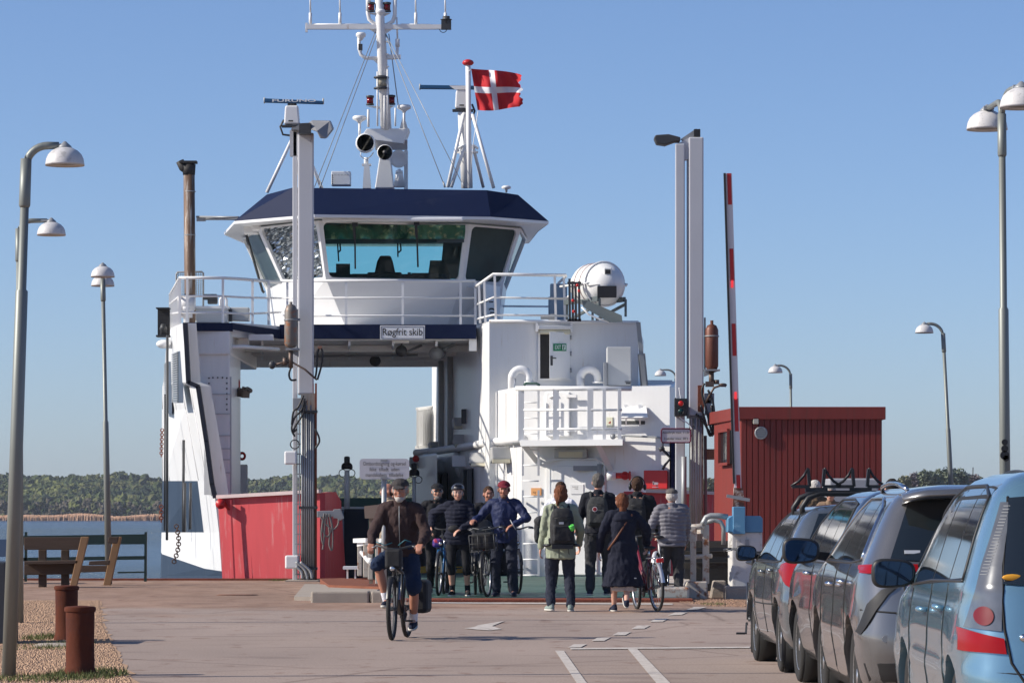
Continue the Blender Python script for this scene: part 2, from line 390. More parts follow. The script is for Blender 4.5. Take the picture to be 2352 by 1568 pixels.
# calmer patches
mpc = n.nodes.new("ShaderNodeMapping"); mpc.inputs["Scale"].default_value = (.004, .006, 1); n.links.new(tc.outputs["Object"], mpc.inputs[0])
qc = n.nodes.new("ShaderNodeTexNoise"); qc.inputs["Scale"].default_value = 1; n.links.new(mpc.outputs[0], qc.inputs[0])
rc = n.nodes.new("ShaderNodeMapRange"); rc.inputs[1].default_value = .4; rc.inputs[2].default_value = .6; rc.inputs[3].default_value = .35; rc.inputs[4].default_value = 1.0
n.links.new(qc.outputs[0], rc.inputs[0]); n.links.new(rc.outputs[0], bp.inputs["Strength"])
WZ = -1.3
w = MB(); w.poly([(-1400, 40, WZ), (1400, 40, WZ), (1400, 2300, WZ), (-1400, 2300, WZ)])
struct("water", w, wm)
# far shore
SH = 1350
hl = MB(); hl.smooth = True
xs = [-420 + 20 * i for i in range(50)]; ys = [0, 12, 60, 160, 300, 450]
def hz(x, d): return max(-1.2, -1.25 + 15.5 * (min(1, d / 400)) ** .85 * (1 + .10 * math.sin(x * .021 + 1) + .05 * math.sin(x * .06)))
k = hl.add([(x, SH + 8 * math.sin(x * .02) + d, hz(x, d)) for d in ys for x in xs])
for i in range(len(ys) - 1):
    for j in range(len(xs) - 1): a = k + i * len(xs) + j; hl.face((a, a + 1, a + len(xs) + 1, a + len(xs)))
hl.m = 0
struct("far_hill", hl, mat("hill_ground", (.07, .08, .04), .95, var=.3, scale=.05))
rd = MB(); rnd = random.Random(5)
for i in range(15000):
    x = rnd.uniform(-270, 30); y = SH + 8 * math.sin(x * .02) - rnd.uniform(0, 8); h = rnd.uniform(1.3, 2.3) * (1 + .25 * math.sin(x * .21) * math.sin(x * .053)); ww = rnd.uniform(.15, .4); lean = rnd.uniform(-.3, .3)
    aa = rnd.uniform(.5, 1.3); cx_, cy_ = ww * math.cos(aa), ww * math.sin(aa); rd.poly([(x - cx_, y + cy_, WZ), (x + cx_, y - cy_, WZ), (x + cx_ * .4 + lean, y - cy_ * .4, WZ + h), (x - cx_ * .4 + lean, y + cy_ * .4, WZ + h)])
struct("reeds", rd, mat("reed_tan", (.46, .28, .18), .9, var=.3, scale=.15), "stuff", "strip of dry tan reeds along the far shore")
# the wood on the far hill
ICO = None
def ico():
    bm = bmesh.new(); bmesh.ops.create_icosphere(bm, subdivisions=2, radius=1); V = [v.co.copy() for v in bm.verts]; Fc = [tuple(v.index for v in f.verts) for f in bm.faces]; bm.free(); return V, Fc
IV, IF = ico()
def blob(mb, c, r, rnd, squash=.85, rough=.4):
    k = len(mb.v); o = Vector((rnd.random() * 100, rnd.random() * 100, 0))
    for v in IV:
        q = 1 + rough * noise.noise(v * 1.6 + o) + rough * .7 * noise.noise(v * 4 + o)
        mb.v.append(Vector((c[0] + v.x * r * q, c[1] + v.y * r * q, c[2] + v.z * r * q * squash)))
    for f in IF: mb.face([k + i for i in f])
def leafmat(name, c, var=.3, tr=.0):
    m = mat(name, c, .75, var=var, scale=.25, c2=tuple(v * .45 for v in c), c2amt=.42, spec=.2); return m
WM = [mat("wood_" + nme, c, .9, var=.35, scale=.5, bump=1.0, bscale=.9, spec=.1) for nme, c in (("green", (.075, .098, .042)), ("olive", (.115, .122, .055)), ("dark", (.045, .062, .038)), ("brown", (.120, .105, .078)), ("bright", (.145, .160, .058)))]
for m_ in WM:
    for nd in m_.node_tree.nodes:
        if nd.type == 'BUMP': nd.inputs["Distance"].default_value = 1.5
wd = MB(); wd.smooth = False; rnd = random.Random(11)
for i in range(12500):
    x = rnd.uniform(-300, 40); d = 8 + 390 * rnd.random(); base = hz(x, d)
    top = 5.5 * (.8 + .5 * noise.noise(Vector((x * .05, d * .03, 0)))) ; r = rnd.uniform(.8, 2.0) * rnd.choice((.8, 1, 1, 1.35))
    z = base + (rnd.uniform(1.0, top * .9))
    if d < 30: z = base + rnd.uniform(.4, 5.5); r *= .75
    t = noise.noise(Vector((x * .035, d * .02, 3))) + rnd.uniform(-.28, .28)
    if d < 45 and rnd.random() < .45: wd.m = 3
    else: wd.m = 2 if t < -.3 else 0 if t < .02 else 1 if t < .3 else 4
    blob(wd, (x, SH + 8 * math.sin(x * .02) + d, z), r, rnd, 1.0, .8)
o = struct("far_wood", wd, WM, "stuff", "wooded hillside in mixed spring greens on the far shore")
# trees that can be told apart, beyond the shed
def far_tree(px, py_top, Y, rr, cidx, label, seed, zb=.1):
    rnd = random.Random(seed); x = ux(px, Y); top = uz(py_top, Y); t = thing("tree", (x, Y, zb), label, "tree", "trees on the land behind the shed")
    tr = MB(); tr.tube([(x, Y, zb), (x + .1, Y, zb + (top - zb) * .4), (x, Y, top - rr * .6)], [.28, .2, .06], 7)
    for i in range(5):
        a = rnd.uniform(0, 2 * PI); tr.tube([(x, Y, zb + (top - zb) * (.35 + .08 * i)), (x + math.cos(a) * rr * .6, Y + math.sin(a) * rr * .6, zb + (top - zb) * (.55 + .08 * i))], [.1, .03], 5)
    part(t, "trunk", tr, mat("bark", (.10, .075, .055), .9, var=.3))
    cr = MB(); cl = []
    for i in range(11): a = rnd.uniform(0, 2 * PI); q = rr * rnd.uniform(.2, .75); cl.append((x + math.cos(a) * q, Y + math.sin(a) * q, top - rr * rnd.uniform(.35, 1.5), rr * rnd.uniform(.3, .5)))
    cl.append((x, Y, top - rr * .45, rr * .45))
    for i in range(2600):
        c = rnd.choice(cl); v = Vector((rnd.gauss(0, 1), rnd.gauss(0, 1), rnd.gauss(0, 1))).normalized() * c[3] * rnd.uniform(.55, 1.08); p = Vector(c[:3]) + v
        u = Vector((rnd.gauss(0, 1), rnd.gauss(0, 1), rnd.gauss(0, 1))).normalized() * .28; w_ = u.orthogonal().normalized() * .18
        cr.poly([p - u, p + w_, p + u, p - w_])
    part(t, "crown", cr, TM[cidx], fix=False)
TM = [mat("tree_leaf_" + nme, c, .85, var=.35, scale=.6, spec=.15) for nme, c in (("green", (.15, .175, .12)), ("purple", (.17, .145, .15)), ("olive", (.21, .21, .13)))]  # leaf colours lightened, distance haze is mixed into them
for i, (px, py, Yt, rr, ci, lb) in enumerate([
    (2076, 1092, 600, 1.9, 2, "small thin olive tree just right of the red shed"),
    (2107, 1084, 610, 2.6, 1, "purplish bushy tree second from the red shed"),
    (2140, 1082, 590, 2.4, 0, "small grey green tree between the purple tree and the tall green tree"),
    (2176, 1073, 600, 3.4, 0, "tallest green tree of the row beside the leaning lamp pole"),
    (2216, 1087, 605, 2.9, 1, "low dark brownish tree right of the leaning lamp pole"),
    (2240, 1094, 615, 2.0, 2, "low olive tree at the right end of the row above the car roofs"),
    (1626, 1098, 600, 2.0, 2, "small olive tree seen in the gap left of the red shed")]):
    far_tree(px, py, Yt, rr, ci, lb, 40 + i)

# the air between here and the far shore
hz_m = bpy.data.materials.new("haze"); hz_m.use_nodes = True; n = hz_m.node_tree; n.nodes.remove(n.nodes["Principled BSDF"])
pv = n.nodes.new("ShaderNodeVolumePrincipled"); pv.inputs["Density"].default_value = .00010; pv.inputs["Color"].default_value = (.80, .87, 1, 1); pv.inputs["Anisotropy"].default_value = .2
n.links.new(pv.outputs[0], n.nodes["Material Output"].inputs["Volume"])
hb_ = MB(); hb_.box((0, 1150, 11), (3000, 2400, 42)); struct("haze", hb_, hz_m, "stuff", "thin pale haze over the water")
# ------------------------------------------------------------------ the ferry
ferry = thing("ferry", U(1000, 1330, 78), "white and navy car ferry with wheelhouse over open car deck, moored at the ramp", "ferry")
def P2(px, Y): return (ux(px, Y), Y)
def wallrow(mb, rows):     # rows of points, quads between
    k = mb.add([p for r in rows for p in r]); n = len(rows[0])
    for i in range(len(rows) - 1):
        for j in range(n - 1): a = k + i * n + j; mb.face((a, a + 1, a + 1 + n, a + n))
# hull with coloured bands
rows = [(742, 419, 404, 390), (878, 429, 408, 379), (886, 452, 415, 377), (940, 461, 424, 376), (1104, 489, 454, 376), (1222, 503, 468, 374), (1285, 509, 470, 373), (1322, 512, 472, 372), (1470, 518, 476, 368)]
hb = MB(); TH = Vector((.28, .02, 0))
def hp(y, px, Y): return U(px, y, Y)
gridp = []
for (y, a, b_, c) in rows:
    yb = y if y < 1270 or y > 1330 else (1305 if y == 1285 else 1322)
    gridp.append([hp(y if y != 1285 else 1311, a, 75), hp(y if y != 1285 else 1305, b_, 80.5), hp(y if y != 1285 else 1272, c, 88), hp(y if y != 1285 else 1268, c - 3, 96)])
for i in range(len(rows) - 1):
    for j in range(3):
        yt = rows[i][0]
        hb.m = 0
        if yt == 1104 and j > 0: hb.m = 1
        if yt >= 1285: hb.m = 1
        hb.poly([gridp[i][j], gridp[i][j + 1], gridp[i + 1][j + 1], gridp[i + 1][j]])
    # front edge thickness and inner face
    hb.m = 0 if rows[i][0] < 1285 else 1
    a, b_ = gridp[i][0], gridp[i + 1][0]; c, d = gridp[i][3], gridp[i + 1][3]
    hb.poly([a, b_, b_ + TH, a + TH]); hb.poly([a + TH, b_ + TH, d + TH, c + TH])
hb.m = 0; hb.poly([gridp[0][0], gridp[0][3], gridp[0][3] + TH, gridp[0][0] + TH])
hull = part(ferry, "hull", hb, [WHITE, BLUE], fix=False)
# dark blue bottom strake across the bow under the flap and hull bow plate
bw = MB(); bw.plan([P2(372, 88), P2(512, 75), P2(540, 78), P2(540, 90)], -1.6, -.15)
part(ferry, "bow_plate", bw, BLUE)
# black rubbing edge following the side's front edge
ed = MB(); pl = [U(426, 742, 74.85), U(433, 878, 74.85), U(455, 887, 74.85), U(474, 1012, 74.85), U(487, 1110, 74.85), U(494, 1141, 74.85)]
for a, b_ in zip(pl[:-1], pl[1:]): ed.bar(a, b_ + (b_ - a).normalized() * .02, .085, .2, (0, 1, 0))
part(ferry, "edge_rubber", ed, mat("navy_black", (.012, .016, .03), .5))
for fx_ in (.12, .3, .45, .6, .75, .9):
    f = MB()
    for i in range(len(gridp) - 1):
        def gp_(r_): q = fx_ * 3; j = min(2, int(q)); return gridp[r_][j].lerp(gridp[r_][j + 1], q - j) + Vector((-.012, -.004, 0))
        if rows[i][0] < 880 and fx_ < .2 or rows[i][0] > 1000: continue
        f.tube([gp_(i), gp_(i + 1)], .007, 4)
    part(ferry, "weld_seam", f, WHITE if fx_ > .8 or fx_ < .35 else WHITE)
# details on the outer side: louvred windows, pipes, chains, rub rail
for n_, (x0, x1, y0, y1, ya, yb_) in enumerate(((386, 391, 830, 950, 84, 86), (404, 417, 806, 925, 77.5, 79.5))):
    f = MB(); q = [U(x0, y1, yb_), U(x1, y1, ya), U(x1, y0, ya), U(x0, y0 + 6, yb_)]; off = Vector((-.06, -.01, 0))
    f.prism([p + off for p in q], (.1, 0, 0)); wn = part(ferry, "window", f, mat("window_grey", (.20, .25, .32), .25))
    s_ = MB()
    for i in range(22):
        t = (i + .5) / 22; s_.bar(q[3].lerp(q[0], t) + off * 1.4, q[2].lerp(q[1], t) + off * 1.4, .02, .03)
    part(wn, "louvre", s_, GREY)
for x0, yy0, yy1, Yq, r in ((397, 770, 1240, 81.8, .03), (391, 905, 1218, 84.5, .02), (435, 1010, 1222, 78.0, .03), (437.5, 1108, 1222, 77.9, .035), (451, 1108, 1215, 76.7, .03)):
    f = MB(); f.tube([U(x0 + 2 - 5 * (yy0 - 800) / 500 * 0, yy0, Yq) + Vector((-.14, 0, 0)), U(x0 + 1, yy1, Yq) + Vector((-.14, 0, 0))], r, 6)
    part(ferry, "side_pipe", f, DARK)
def chain(mb, a, b_, r=.035, sag=0):
    a = Vector(a); b_ = Vector(b_); n = max(2, int((b_ - a).length / (r * 1.45))); d = (b_ - a) / n
    for i in range(n):
        p = a + d * (i + .5); p.x += sag * math.sin(PI * (i + .5) / n)
        ref = Vector((1, 0, 0)) if i % 2 else Vector((0, 1, 0)); mb.torus(p, ref, r, r * .32, 10, 5)
ch = MB(); chain(ch, U(433, 1205, 77.3) + Vector((-.25, -.1, 0)), U(427, 1292, 77.3) + Vector((-.25, -.1, 0)), .042, .08)
part(ferry, "chain", ch, mat("chain_dark", (.06, .03, .022), .8))
ch = MB(); chain(ch, U(393, 985, 82.5) + Vector((-.2, 0, 0)), U(391, 1048, 82.5) + Vector((-.2, 0, 0)), .035); chain(ch, U(391, 1160, 82.5) + Vector((-.2, 0, 0)), U(391, 1198, 82.5) + Vector((-.2, 0, 0)), .04)
part(ferry, "chain", ch, RUST)
# left casing
PLATE = mat("casing_plate", (.50, .51, .52), .45, var=.08, scale=1.5, streak=True, c2=(.40, .36, .30), c2amt=.33)
def Z(y, Y=76): return uz(y, Y)
lc = MB()
lc.prism([U(452, 812, 76), U(528, 812, 76), U(528, 1178, 76), U(497, 1178, 76), U(494, 1140, 76), U(474, 1010, 76), U(454, 886, 76)], (0, 3, 0))
lc.prism([U(429, 757, 75.9), U(528, 757, 75.9), U(528, 814, 75.9), U(429, 814, 75.9)], (0, 8, 0)); lc.prism([U(430, 813, 75.95), U(460, 813, 75.95), U(460, 888, 75.95), U(432, 878, 75.95)], (0, 4, 0))
part(ferry, "casing", lc, WHITE, bevel=.03)
pp = MB(); pp.box((ux(503, 75.95), 76.05, (Z(865) + Z(1136)) / 2), (.50, .06, Z(865) - Z(1136)))
pp.box((ux(478, 75.9), 76.04, (Z(985) + Z(1136)) / 2), (.18, .08, Z(985) - Z(1136)))
for yy in (905, 950, 1000, 1030, 1055, 1085): pp.box((ux(505, 75.9), 75.99, Z(yy)), (.46, .04, .02))
part(ferry, "bolted_plate", pp, PLATE)
pr = MB(); pr.bar(U(487, 925, 75.8), U(488, 1138, 75.8), .06, .05); pr.tube([U(487, 925, 75.8), U(483, 921, 75.7), U(478, 928, 75.7)], .02, 6)
part(ferry, "vertical_rail", pr, GREY)
rv = MB()
for yy in range(868, 950, 12):
    for xx in (480, 521): rv.ball(U(xx, yy, 75.98), .018, 6, 4)
for xx in (489, 500, 511): rv.ball(U(xx, 867, 75.98), .018, 6, 4)
part(ferry, "bolts", rv, DARK)
cp = MB(); cp.plan([P2(527, 79), P2(549, 79), P2(548, 82), P2(527, 82)], .05, uz(1018, 79)); part(ferry, "vent_trunk", cp, WHITE, bevel=.08)
cg = MB()
for xx in (527, 531, 536, 541, 545): cg.bar(U(xx, 908, 78.6), U(xx + 1, 1018, 78.6), .03, .05)
for yy in (908, 955, 1000): cg.bar(U(526, yy, 78.6), U(546, yy, 78.6), .04, .03)
part(ferry, "ladder_cage", cg, WHITE2)
sp = MB(); sp.smooth = True; sp.lathe(U(541, 895, 78.5), (0, 0, 1), [(.02, 0), (.09, .02), (.1, .16), (.06, .27), (.01, .3)], 10); part(ferry, "red_horn", sp, RED)
sp = MB(); sp.bar(U(534, 896, 78.4), U(566, 905, 77.9), .16, .16); sp.cyl(U(568, 893, 77.8), U(575, 897, 77.5), .05); sp.cyl(U(556, 890, 77.8), U(568, 893, 77.8), .03); part(ferry, "camera_arm", sp, mat("bronze_paint", (.16, .13, .10), .5))
sp = MB(); sp.plan([P2(549, 82), P2(569, 82), P2(569, 84), P2(549, 84)], .05, uz(1066, 82)); part(ferry, "rear_locker", sp, WHITE, bevel=.03)
sp = MB(); sp.smooth = True; sp.torus(U(556, 1047, 82), (.4, 1, 0), .07, .03, 14, 6); part(ferry, "small_lifebuoy", sp, RED)
# red bow flap, left wing
fl = MB(); fb = [U(498, 1142, 74.6), U(560, 1137, 74.2), U(690, 1130, 73.6), U(737, 1130, 73.4), U(765, 1132, 74.6), U(772, 1150, 74.7)]
ft = [U(498, 1142, 74.6), U(772, 1150, 75)]
q = [U(500, 1144, 74.5), U(735, 1131, 73.6), U(735, 1420, 73.7), U(516, 1420, 74.6)]
fl.prism(q, (0, .14, 0))
part(ferry, "bow_flap", fl, REDP)
fl = MB(); fl.prism([U(735, 1131, 73.6), U(760, 1129, 76.6), U(772, 1150, 77.4), U(790, 1420, 78.0), U(735, 1420, 73.7)], (.1, .05, 0)); part(ferry, "bow_flap_wing", fl, REDP)
fr = MB(); fr.bar(q[0] + Vector((0, -.05, .03)), q[1] + Vector((0, -.05, .03)), .12, .07); part(ferry, "flap_rim", fr, mat("pale_rim", (.62, .5, .48), .5, var=.2))
hn = MB(); hn.cyl(U(507, 1157, 74.3) + Vector((0, -.10, 0)), U(507, 1157, 74.3) + Vector((0, .1, 0)), .10); hn.prism([U(500, 1146, 74.35), U(512, 1148, 74.35), U(530, 1170, 74.4), U(524, 1172, 74.4)], (0, .1, 0))
part(ferry, "flap_hinge", hn, RED)
for xx, w_ in ((530, .03), (572, .025), (617, .03), (655, .025), (700, .02)):
    f = MB(); yt = 1143 - (xx - 500) * .055; f.bar(U(xx, yt + 6, 74.25), U(xx + 9, 1330, 74.3), w_, .05); part(ferry, "flap_seam", f, REDP)
# car deck
dk = MB(); dk.plan([P2(958, 66), P2(1560, 66), P2(1560, 80), P2(1240, 84), P2(1010, 100), P2(840, 100), P2(880, 78)], -.2, .13)
part(ferry, "car_deck", dk, GREEN)
fs = MB(); fs.plan([P2(830, 84), P2(965, 84), P2(965, 104), P2(850, 104)], -.3, .125); part(ferry, "aft_deck", fs, GREEN)
yb = MB(); yb.plan([P2(905, 80), P2(1075, 80), P2(1070, 80.3), P2(900, 80.3)], .13, .27); part(ferry, "yellow_kerb", yb, mat("yellow_paint", (.65, .38, .03), .5))
# right casing: tall inner block and lower front block
cr = MB(); D0 = .12
inner = [P2(992, 90), P2(1004, 86.5), P2(1097, 78.6), P2(1124, 77.15), P2(1466, 78.0), P2(1478, 86), P2(1478, 92), P2(992, 92)]
cr.plan(inner, D0, uz(738, 77.15)); part(ferry, "casing", cr, WHITE)
lo = MB(); zl = uz(887, 75.5)
lo.prism([(*P2(1101, 78.4), 0), (*P2(1198, 76), 0), (*P2(1538, 74.7), 0), (*P2(1547, 76), 0), (*P2(1550, 84), 0), (*P2(1110, 84), 0)], (0, 0, .001)) if False else None
k = [P2(1101, 78.35), P2(1150, 77.0), P2(1198, 76), P2(1538, 74.7), P2(1547, 76), P2(1552, 84), P2(1110, 84)]
zt = [uz(906, 78.3), uz(896, 77), uz(886, 76), uz(887, 74.7), uz(890, 76), uz(876, 84), uz(876, 84)]
bot = [Vector((p[0], p[1], D0)) for p in k]; top = [Vector((p[0], p[1], z)) for p, z in zip(k, zt)]
lo.rings([bot, top]); part(ferry, "lower_casing", lo, WHITE)
wk = MB(); wk.plan([P2(955, 84), P2(1004, 80.5), P2(1004, 86.4), P2(958, 90)], D0, uz(1042, 82)); part(ferry, "engine_trunk", wk, WHITE, bevel=.04)
rp = MB(); rp.box((ux(1515, 80), 80, uz(883, 80)), (.62, .1, .14)); rp.box((ux(1508, 83), 83, uz(881, 83)), (.7, .1, .16)); part(ferry, "coaming", rp, WHITE)
for xx, Y_ in ((1118, 77.75), (1140, 77.15), (1160, 76.7), (1180, 76.25)):
    f = MB(); f.tube([U(xx, 900, Y_), U(xx, 1322, Y_)], .010, 4); part(ferry, "weld_seam", f, WHITE)
sl = MB(); sl.bar(U(1466, 740, 77.6), U(1480, 886, 77.6), .09, .09); sl.bar(U(1473, 812, 77.7), U(1480, 886, 77.7), .16, .05); part(ferry, "casing_stay", sl, GREY)
rt = MB(); rt.tube([U(1124, 737, 77.1), U(1466, 740, 77.9)], .035, 6); part(ferry, "casing_rim", rt, WHITE2)
eg = MB(); eg.plan([P2(1541, 74.5), P2(1552, 74.5), P2(1554, 75.8), P2(1541, 75.8)], -.6, uz(1010, 74.6)); part(ferry, "corner_post", eg, NAVY)
# bumper pipe and vertical pipes
def iY(px):
    t = (px - CX) / F; s_ = (t * 86.5 + 1.75) / (1.02 + 7.9 * t); return 86.5 - 7.9 * s_
bp_ = MB(); bp_.tube([U(955, 1040, 83.8), U(1000, 1036, 83.2), U(1040, 1030, 82.3), U(1095, 1021, 78.5), U(1150, 1013, 76.8), U(1205, 1009, 75.7)], .085, 10); part(ferry, "bumper_pipe", bp_, WHITE2)
for xx in (1015, 1036):
    Yq = iY(xx) - .3; f = MB(); f.tube([U(xx, 1034, Yq), U(xx, 815, Yq)], .085, 8); part(ferry, "downpipe", f, bpy.data.materials.get("pipe_grey") or mat("pipe_grey", (.42, .43, .42), .5))
for xx, yy, Yq in ((979, 1038, 83.4), (1049, 1028, 82.0)):
    f = MB(); f.cyl(U(xx, yy - 4, Yq), U(xx, yy + 2, Yq), .14); f.tube([U(xx, yy, Yq), U(xx + 2, yy + 50, Yq), U(xx + 12, yy + 65, Yq)], .07, 8); part(ferry, "pipe_elbow", f, WHITE2)
for xx, yy, Yq, sz in ((1012, 1073, iY(1012) - .8, .55), (1060, 1060, iY(1060) - .8, .5)):
    f = MB(); f.prism([U(xx - 22, yy - 15, Yq), U(xx + 12, yy - 15, Yq), U(xx + 22, yy, Yq), U(xx + 22, yy + 12, Yq), U(xx - 22, yy + 12, Yq)], (0, .5, 0)); part(ferry, "door_hood", f, WHITE2, bevel=.02)
for (x0, Y0, x1, Y1, y0) in ((1010, iY(1010), 1026, iY(1026), 1088), (1064, iY(1064), 1084, iY(1084), 1078)):
    f = MB(); a = Vector((*P2(x0, Y0 - .35), 0)); b_ = Vector((*P2(x1, Y1 - .35), 0)); f.prism([(a.x, a.y, .14), (b_.x, b_.y, .14), (b_.x, b_.y, uz(y0, Y0)), (a.x, a.y, uz(y0, Y0))], (.06, .2, 0)); part(ferry, "door_opening", f, WINDK)  # dark slab stands for the shade in the opening, no glass here
    f = MB(); f.bar((b_.x - .05, b_.y - .25, .14), (b_.x - .05, b_.y - .25, uz(y0, Y1)), .10, .12); f.cyl((b_.x - .1, b_.y - .32, 1.1), (b_.x + .1, b_.y - .34, 1.1), .04); part(ferry, "door_leaf", f, DARK)
# balcony at the side
sb = MB()
for i in range(7): t = i / 6; sb.bar(U(959 + 31 * t, 940 - 4 * t, 88.5 + t), U(959 + 31 * t, 1026 - 3 * t, 88.5 + t), .05, .06)
sb.bar(U(958, 939, 88.5), U(991, 935, 89.5), .07, .07); sb.bar(U(958, 1027, 88.5), U(991, 1023, 89.5), .1, .08); sb.prism([U(960, 940, 88.8), U(991, 937, 89.8), U(991, 1023, 89.8), U(960, 1027, 88.8)], (0, .03, 0))
part(ferry, "side_balcony", sb, WHITE2)
def flood(px, py, Y, s=1, yaw=0, pole=None):
    f = MB(); c = U(px, py, Y); f.box(c, (.34 * s, .2 * s, .22 * s), yaw, R(-20))
    o = part(ferry, "floodlight", f, mat("lamp_housing", (.42, .42, .41), .4) if "lamp_housing" not in bpy.data.materials else bpy.data.materials["lamp_housing"], bevel=.03)
    g_ = MB(); g_.box(c + Vector((0, -.1 * s, -.05 * s)), (.28 * s, .04 * s, .16 * s), yaw, R(-20)); part(o, "lamp_glass", g_, bpy.data.materials.get("lamp_glass") or mat("lamp_glass", (.6, .56, .42), .15))
    g_ = MB(); g_.torus(c + Vector((0, .02, .12 * s)), (0, 1, 0), .16 * s, .012, 12, 5, 0, PI, (1, 0, 0)); part(o, "bracket", g_, WHITE2)
for a in ((1000, 1025, 86.0, .9, .5), (1061, 1012, iY(1061) - .3, 1.1, -.4), (1057, 972, iY(1057) - .3, 1.0, .3), (1100, 1055, 77.9, 1.15, -.4), (1151, 1045, 76.6, 1.3, .2), (958, 1062, 83.7, 1, -.3)): flood(*a)
f = MB(); f.box(U(1068, 956, iY(1068) - .15), (.16, .2, .32)); part(ferry, "junction_box", f, DARK, bevel=.02)
f = MB(); f.ball(U(955, 1053, 82.0), .08, 8, 6); part(ferry, "red_beacon", f, RED)
# bow balcony with railing
YB0, YB1 = 74.9, 73.9
bal = MB(); bal.plan([P2(1194, 75.2), P2(1432, 74.25), P2(1432, 75.2), P2(1194, 76.1)], uz(1018, 75), uz(1011, 75)); part(ferry, "balcony", bal, WHITE2)
rl = MB()
def bY(px): return 75.25 - (px - 1194) / 238 * .95
for xx in (1197, 1277, 1356, 1388, 1423): rl.bar(U(xx, 893, bY(xx)), U(xx, 1014, bY(xx)), .12 if xx in (1197, 1277, 1356) else .07, .05, (0, 1, 0))
for yy, r in ((892, .055), (941, .03), (985, .03)): rl.tube([U(1185 if yy < 900 else 1196, yy, bY(1190)), U(1428 if yy > 900 else 1450, yy, bY(1428))], r, 6)
part(ferry, "balcony_railing", rl, WHITE2)
for (a, b_) in (((1200, 1018), (1240, 1068)), ((1372, 1018), (1410, 1096))):
    f = MB(); f.bar(U(a[0], a[1], bY(a[0]) + .1), U(b_[0], b_[1], bY(b_[0]) + .95), .11, .04, (0, 1, 0)); part(ferry, "bracket", f, WHITE2)
f = MB(); f.plan([P2(1196, 75.1), P2(1430, 74.2), P2(1430, 74.25), P2(1196, 75.15)], uz(1024, 75), uz(1010, 75)); part(ferry, "balcony_fascia", f, WHITE2)
ld_ = MB()
def lY(px): return 75.55 - (px - 1200) / 340 * 1.25
for xx in (1201, 1237): ld_.bar(U(xx, 1125, lY(xx) - .45), U(xx, 1322, lY(xx) - .45), .045, .03); ld_.bar(U(xx, 892, lY(xx) + .05), U(xx, 1092, lY(xx) + .05), .045, .03)
for i in range(12): yy = 924 + i * 36; dd = .05 if yy < 1100 else -.45; ld_.tube([U(1201, yy, lY(1201) + dd), U(1237, yy, lY(1237) + dd)], .016, 6)
for yy in (1150, 1300): ld_.bar(U(1201, yy, lY(1201) - .45), U(1201, yy, lY(1201) + .4), .03, .04); ld_.bar(U(1237, yy, lY(1237) - .45), U(1237, yy, lY(1237) + .4), .03, .04)
part(ferry, "ladder", ld_, WHITE2)
def wY(px): return 76 - (px - 1198) / 340 * 1.3
def onwall(x0, x1, y0, y1, d=.05, lift=.0):
    f = MB(); f.prism([U(x0, y1, wY(x0) - lift), U(x1, y1, wY(x1) - lift), U(x1, y0, wY(x1) - lift), U(x0, y0, wY(x0) - lift)], (-.02, -d, 0)); return f
ht = part(ferry, "hatch", onwall(1255, 1310, 900, 1002, .1), WHITE2, bevel=.02)
f = MB()
for yy in (912, 990): f.tube([U(1240 + 22, yy, wY(1262) - .12), U(1278, yy - 5, wY(1278) - .14)], .025, 6); f.bar(U(1300, yy - 3, wY(1300) - .14), U(1325, yy - 3, wY(1325) - .14), .06, .06)
f.torus(U(1268, 960, wY(1268) - .16), (0, 1, 0), .1, .018, 14, 5, -PI / 2, PI / 2, (1, 0, 0)); part(ht, "handle", f, WHITE2)
f = onwall(1255, 1392, 1052, 1320, .05); part(ferry, "door_frame", f, WHITE2, bevel=.02)
dr = part(ferry, "door", onwall(1268, 1374, 1070, 1320, .045, .05), WHITE, bevel=.02)
f = MB(); f.box(U(1345, 1075, wY(1345) - .16), (.5, .1, .1)); f.box(U(1376, 1082, wY(1376) - .12), (.08, .1, .3)); part(dr, "door_closer", f, GREY)
f = onwall(1274, 1350, 1030, 1052, .22); lt = part(ferry, "deck_lamp", f, bpy.data.materials["lamp_housing"], bevel=.03)
f = MB(); f.prism([U(1283, 1050, wY(1283) - .24), U(1338, 1050, wY(1338) - .24), U(1338, 1037, wY(1338) - .26), U(1283, 1037, wY(1283) - .26)], (0, .05, 0)); part(lt, "lamp_glass", f, bpy.data.materials["lamp_glass"])
f = MB(); f.tube([U(1245, 1063, 75.6), U(1290, 1053, wY(1290) - .1), U(1370, 1054, wY(1370) - .1), U(1388, 1066, wY(1388) - .1), U(1390, 1090, wY(1390) - .1)], .025, 6); part(ferry, "conduit", f, WHITE2)
f = onwall(1393, 1410, 936, 958, .02, .0); part(ferry, "safety_sign", onwall(1395, 1409, 958, 981, .02, .0), mat("sign_cream", (.62, .62, .48), .5))
f = MB(); f.prism([U(1397, 972, wY(1400) - .04), U(1402, 972, wY(1400) - .04), U(1406, 967, wY(1400) - .04), U(1401, 967, wY(1400) - .04)], (0, .005, 0)); part(ferry, "safety_symbol", f, RED)
# notices by the door
nb = onwall(1315, 1345, 1119, 1133, .015, .1) if False else onwall(1312, 1342, 1112, 1134, .012, .1)
no = part(ferry, "notice", nb, mat("notice_white", (.72, .72, .72), .5))
text(no, "lettering", "PASSAGER SALON\nINDGANG", U(1327, 1120, wY(1327) - .125), .028, DARK, .22)
no = part(ferry, "notice", onwall(1222, 1244, 1120, 1137, .012, .02), mat("notice_orange", (.72, .36, .14), .5))
text(no, "lettering", "Adgang", U(1230, 1130, wY(1230) - .045), .05, DARK, .11)
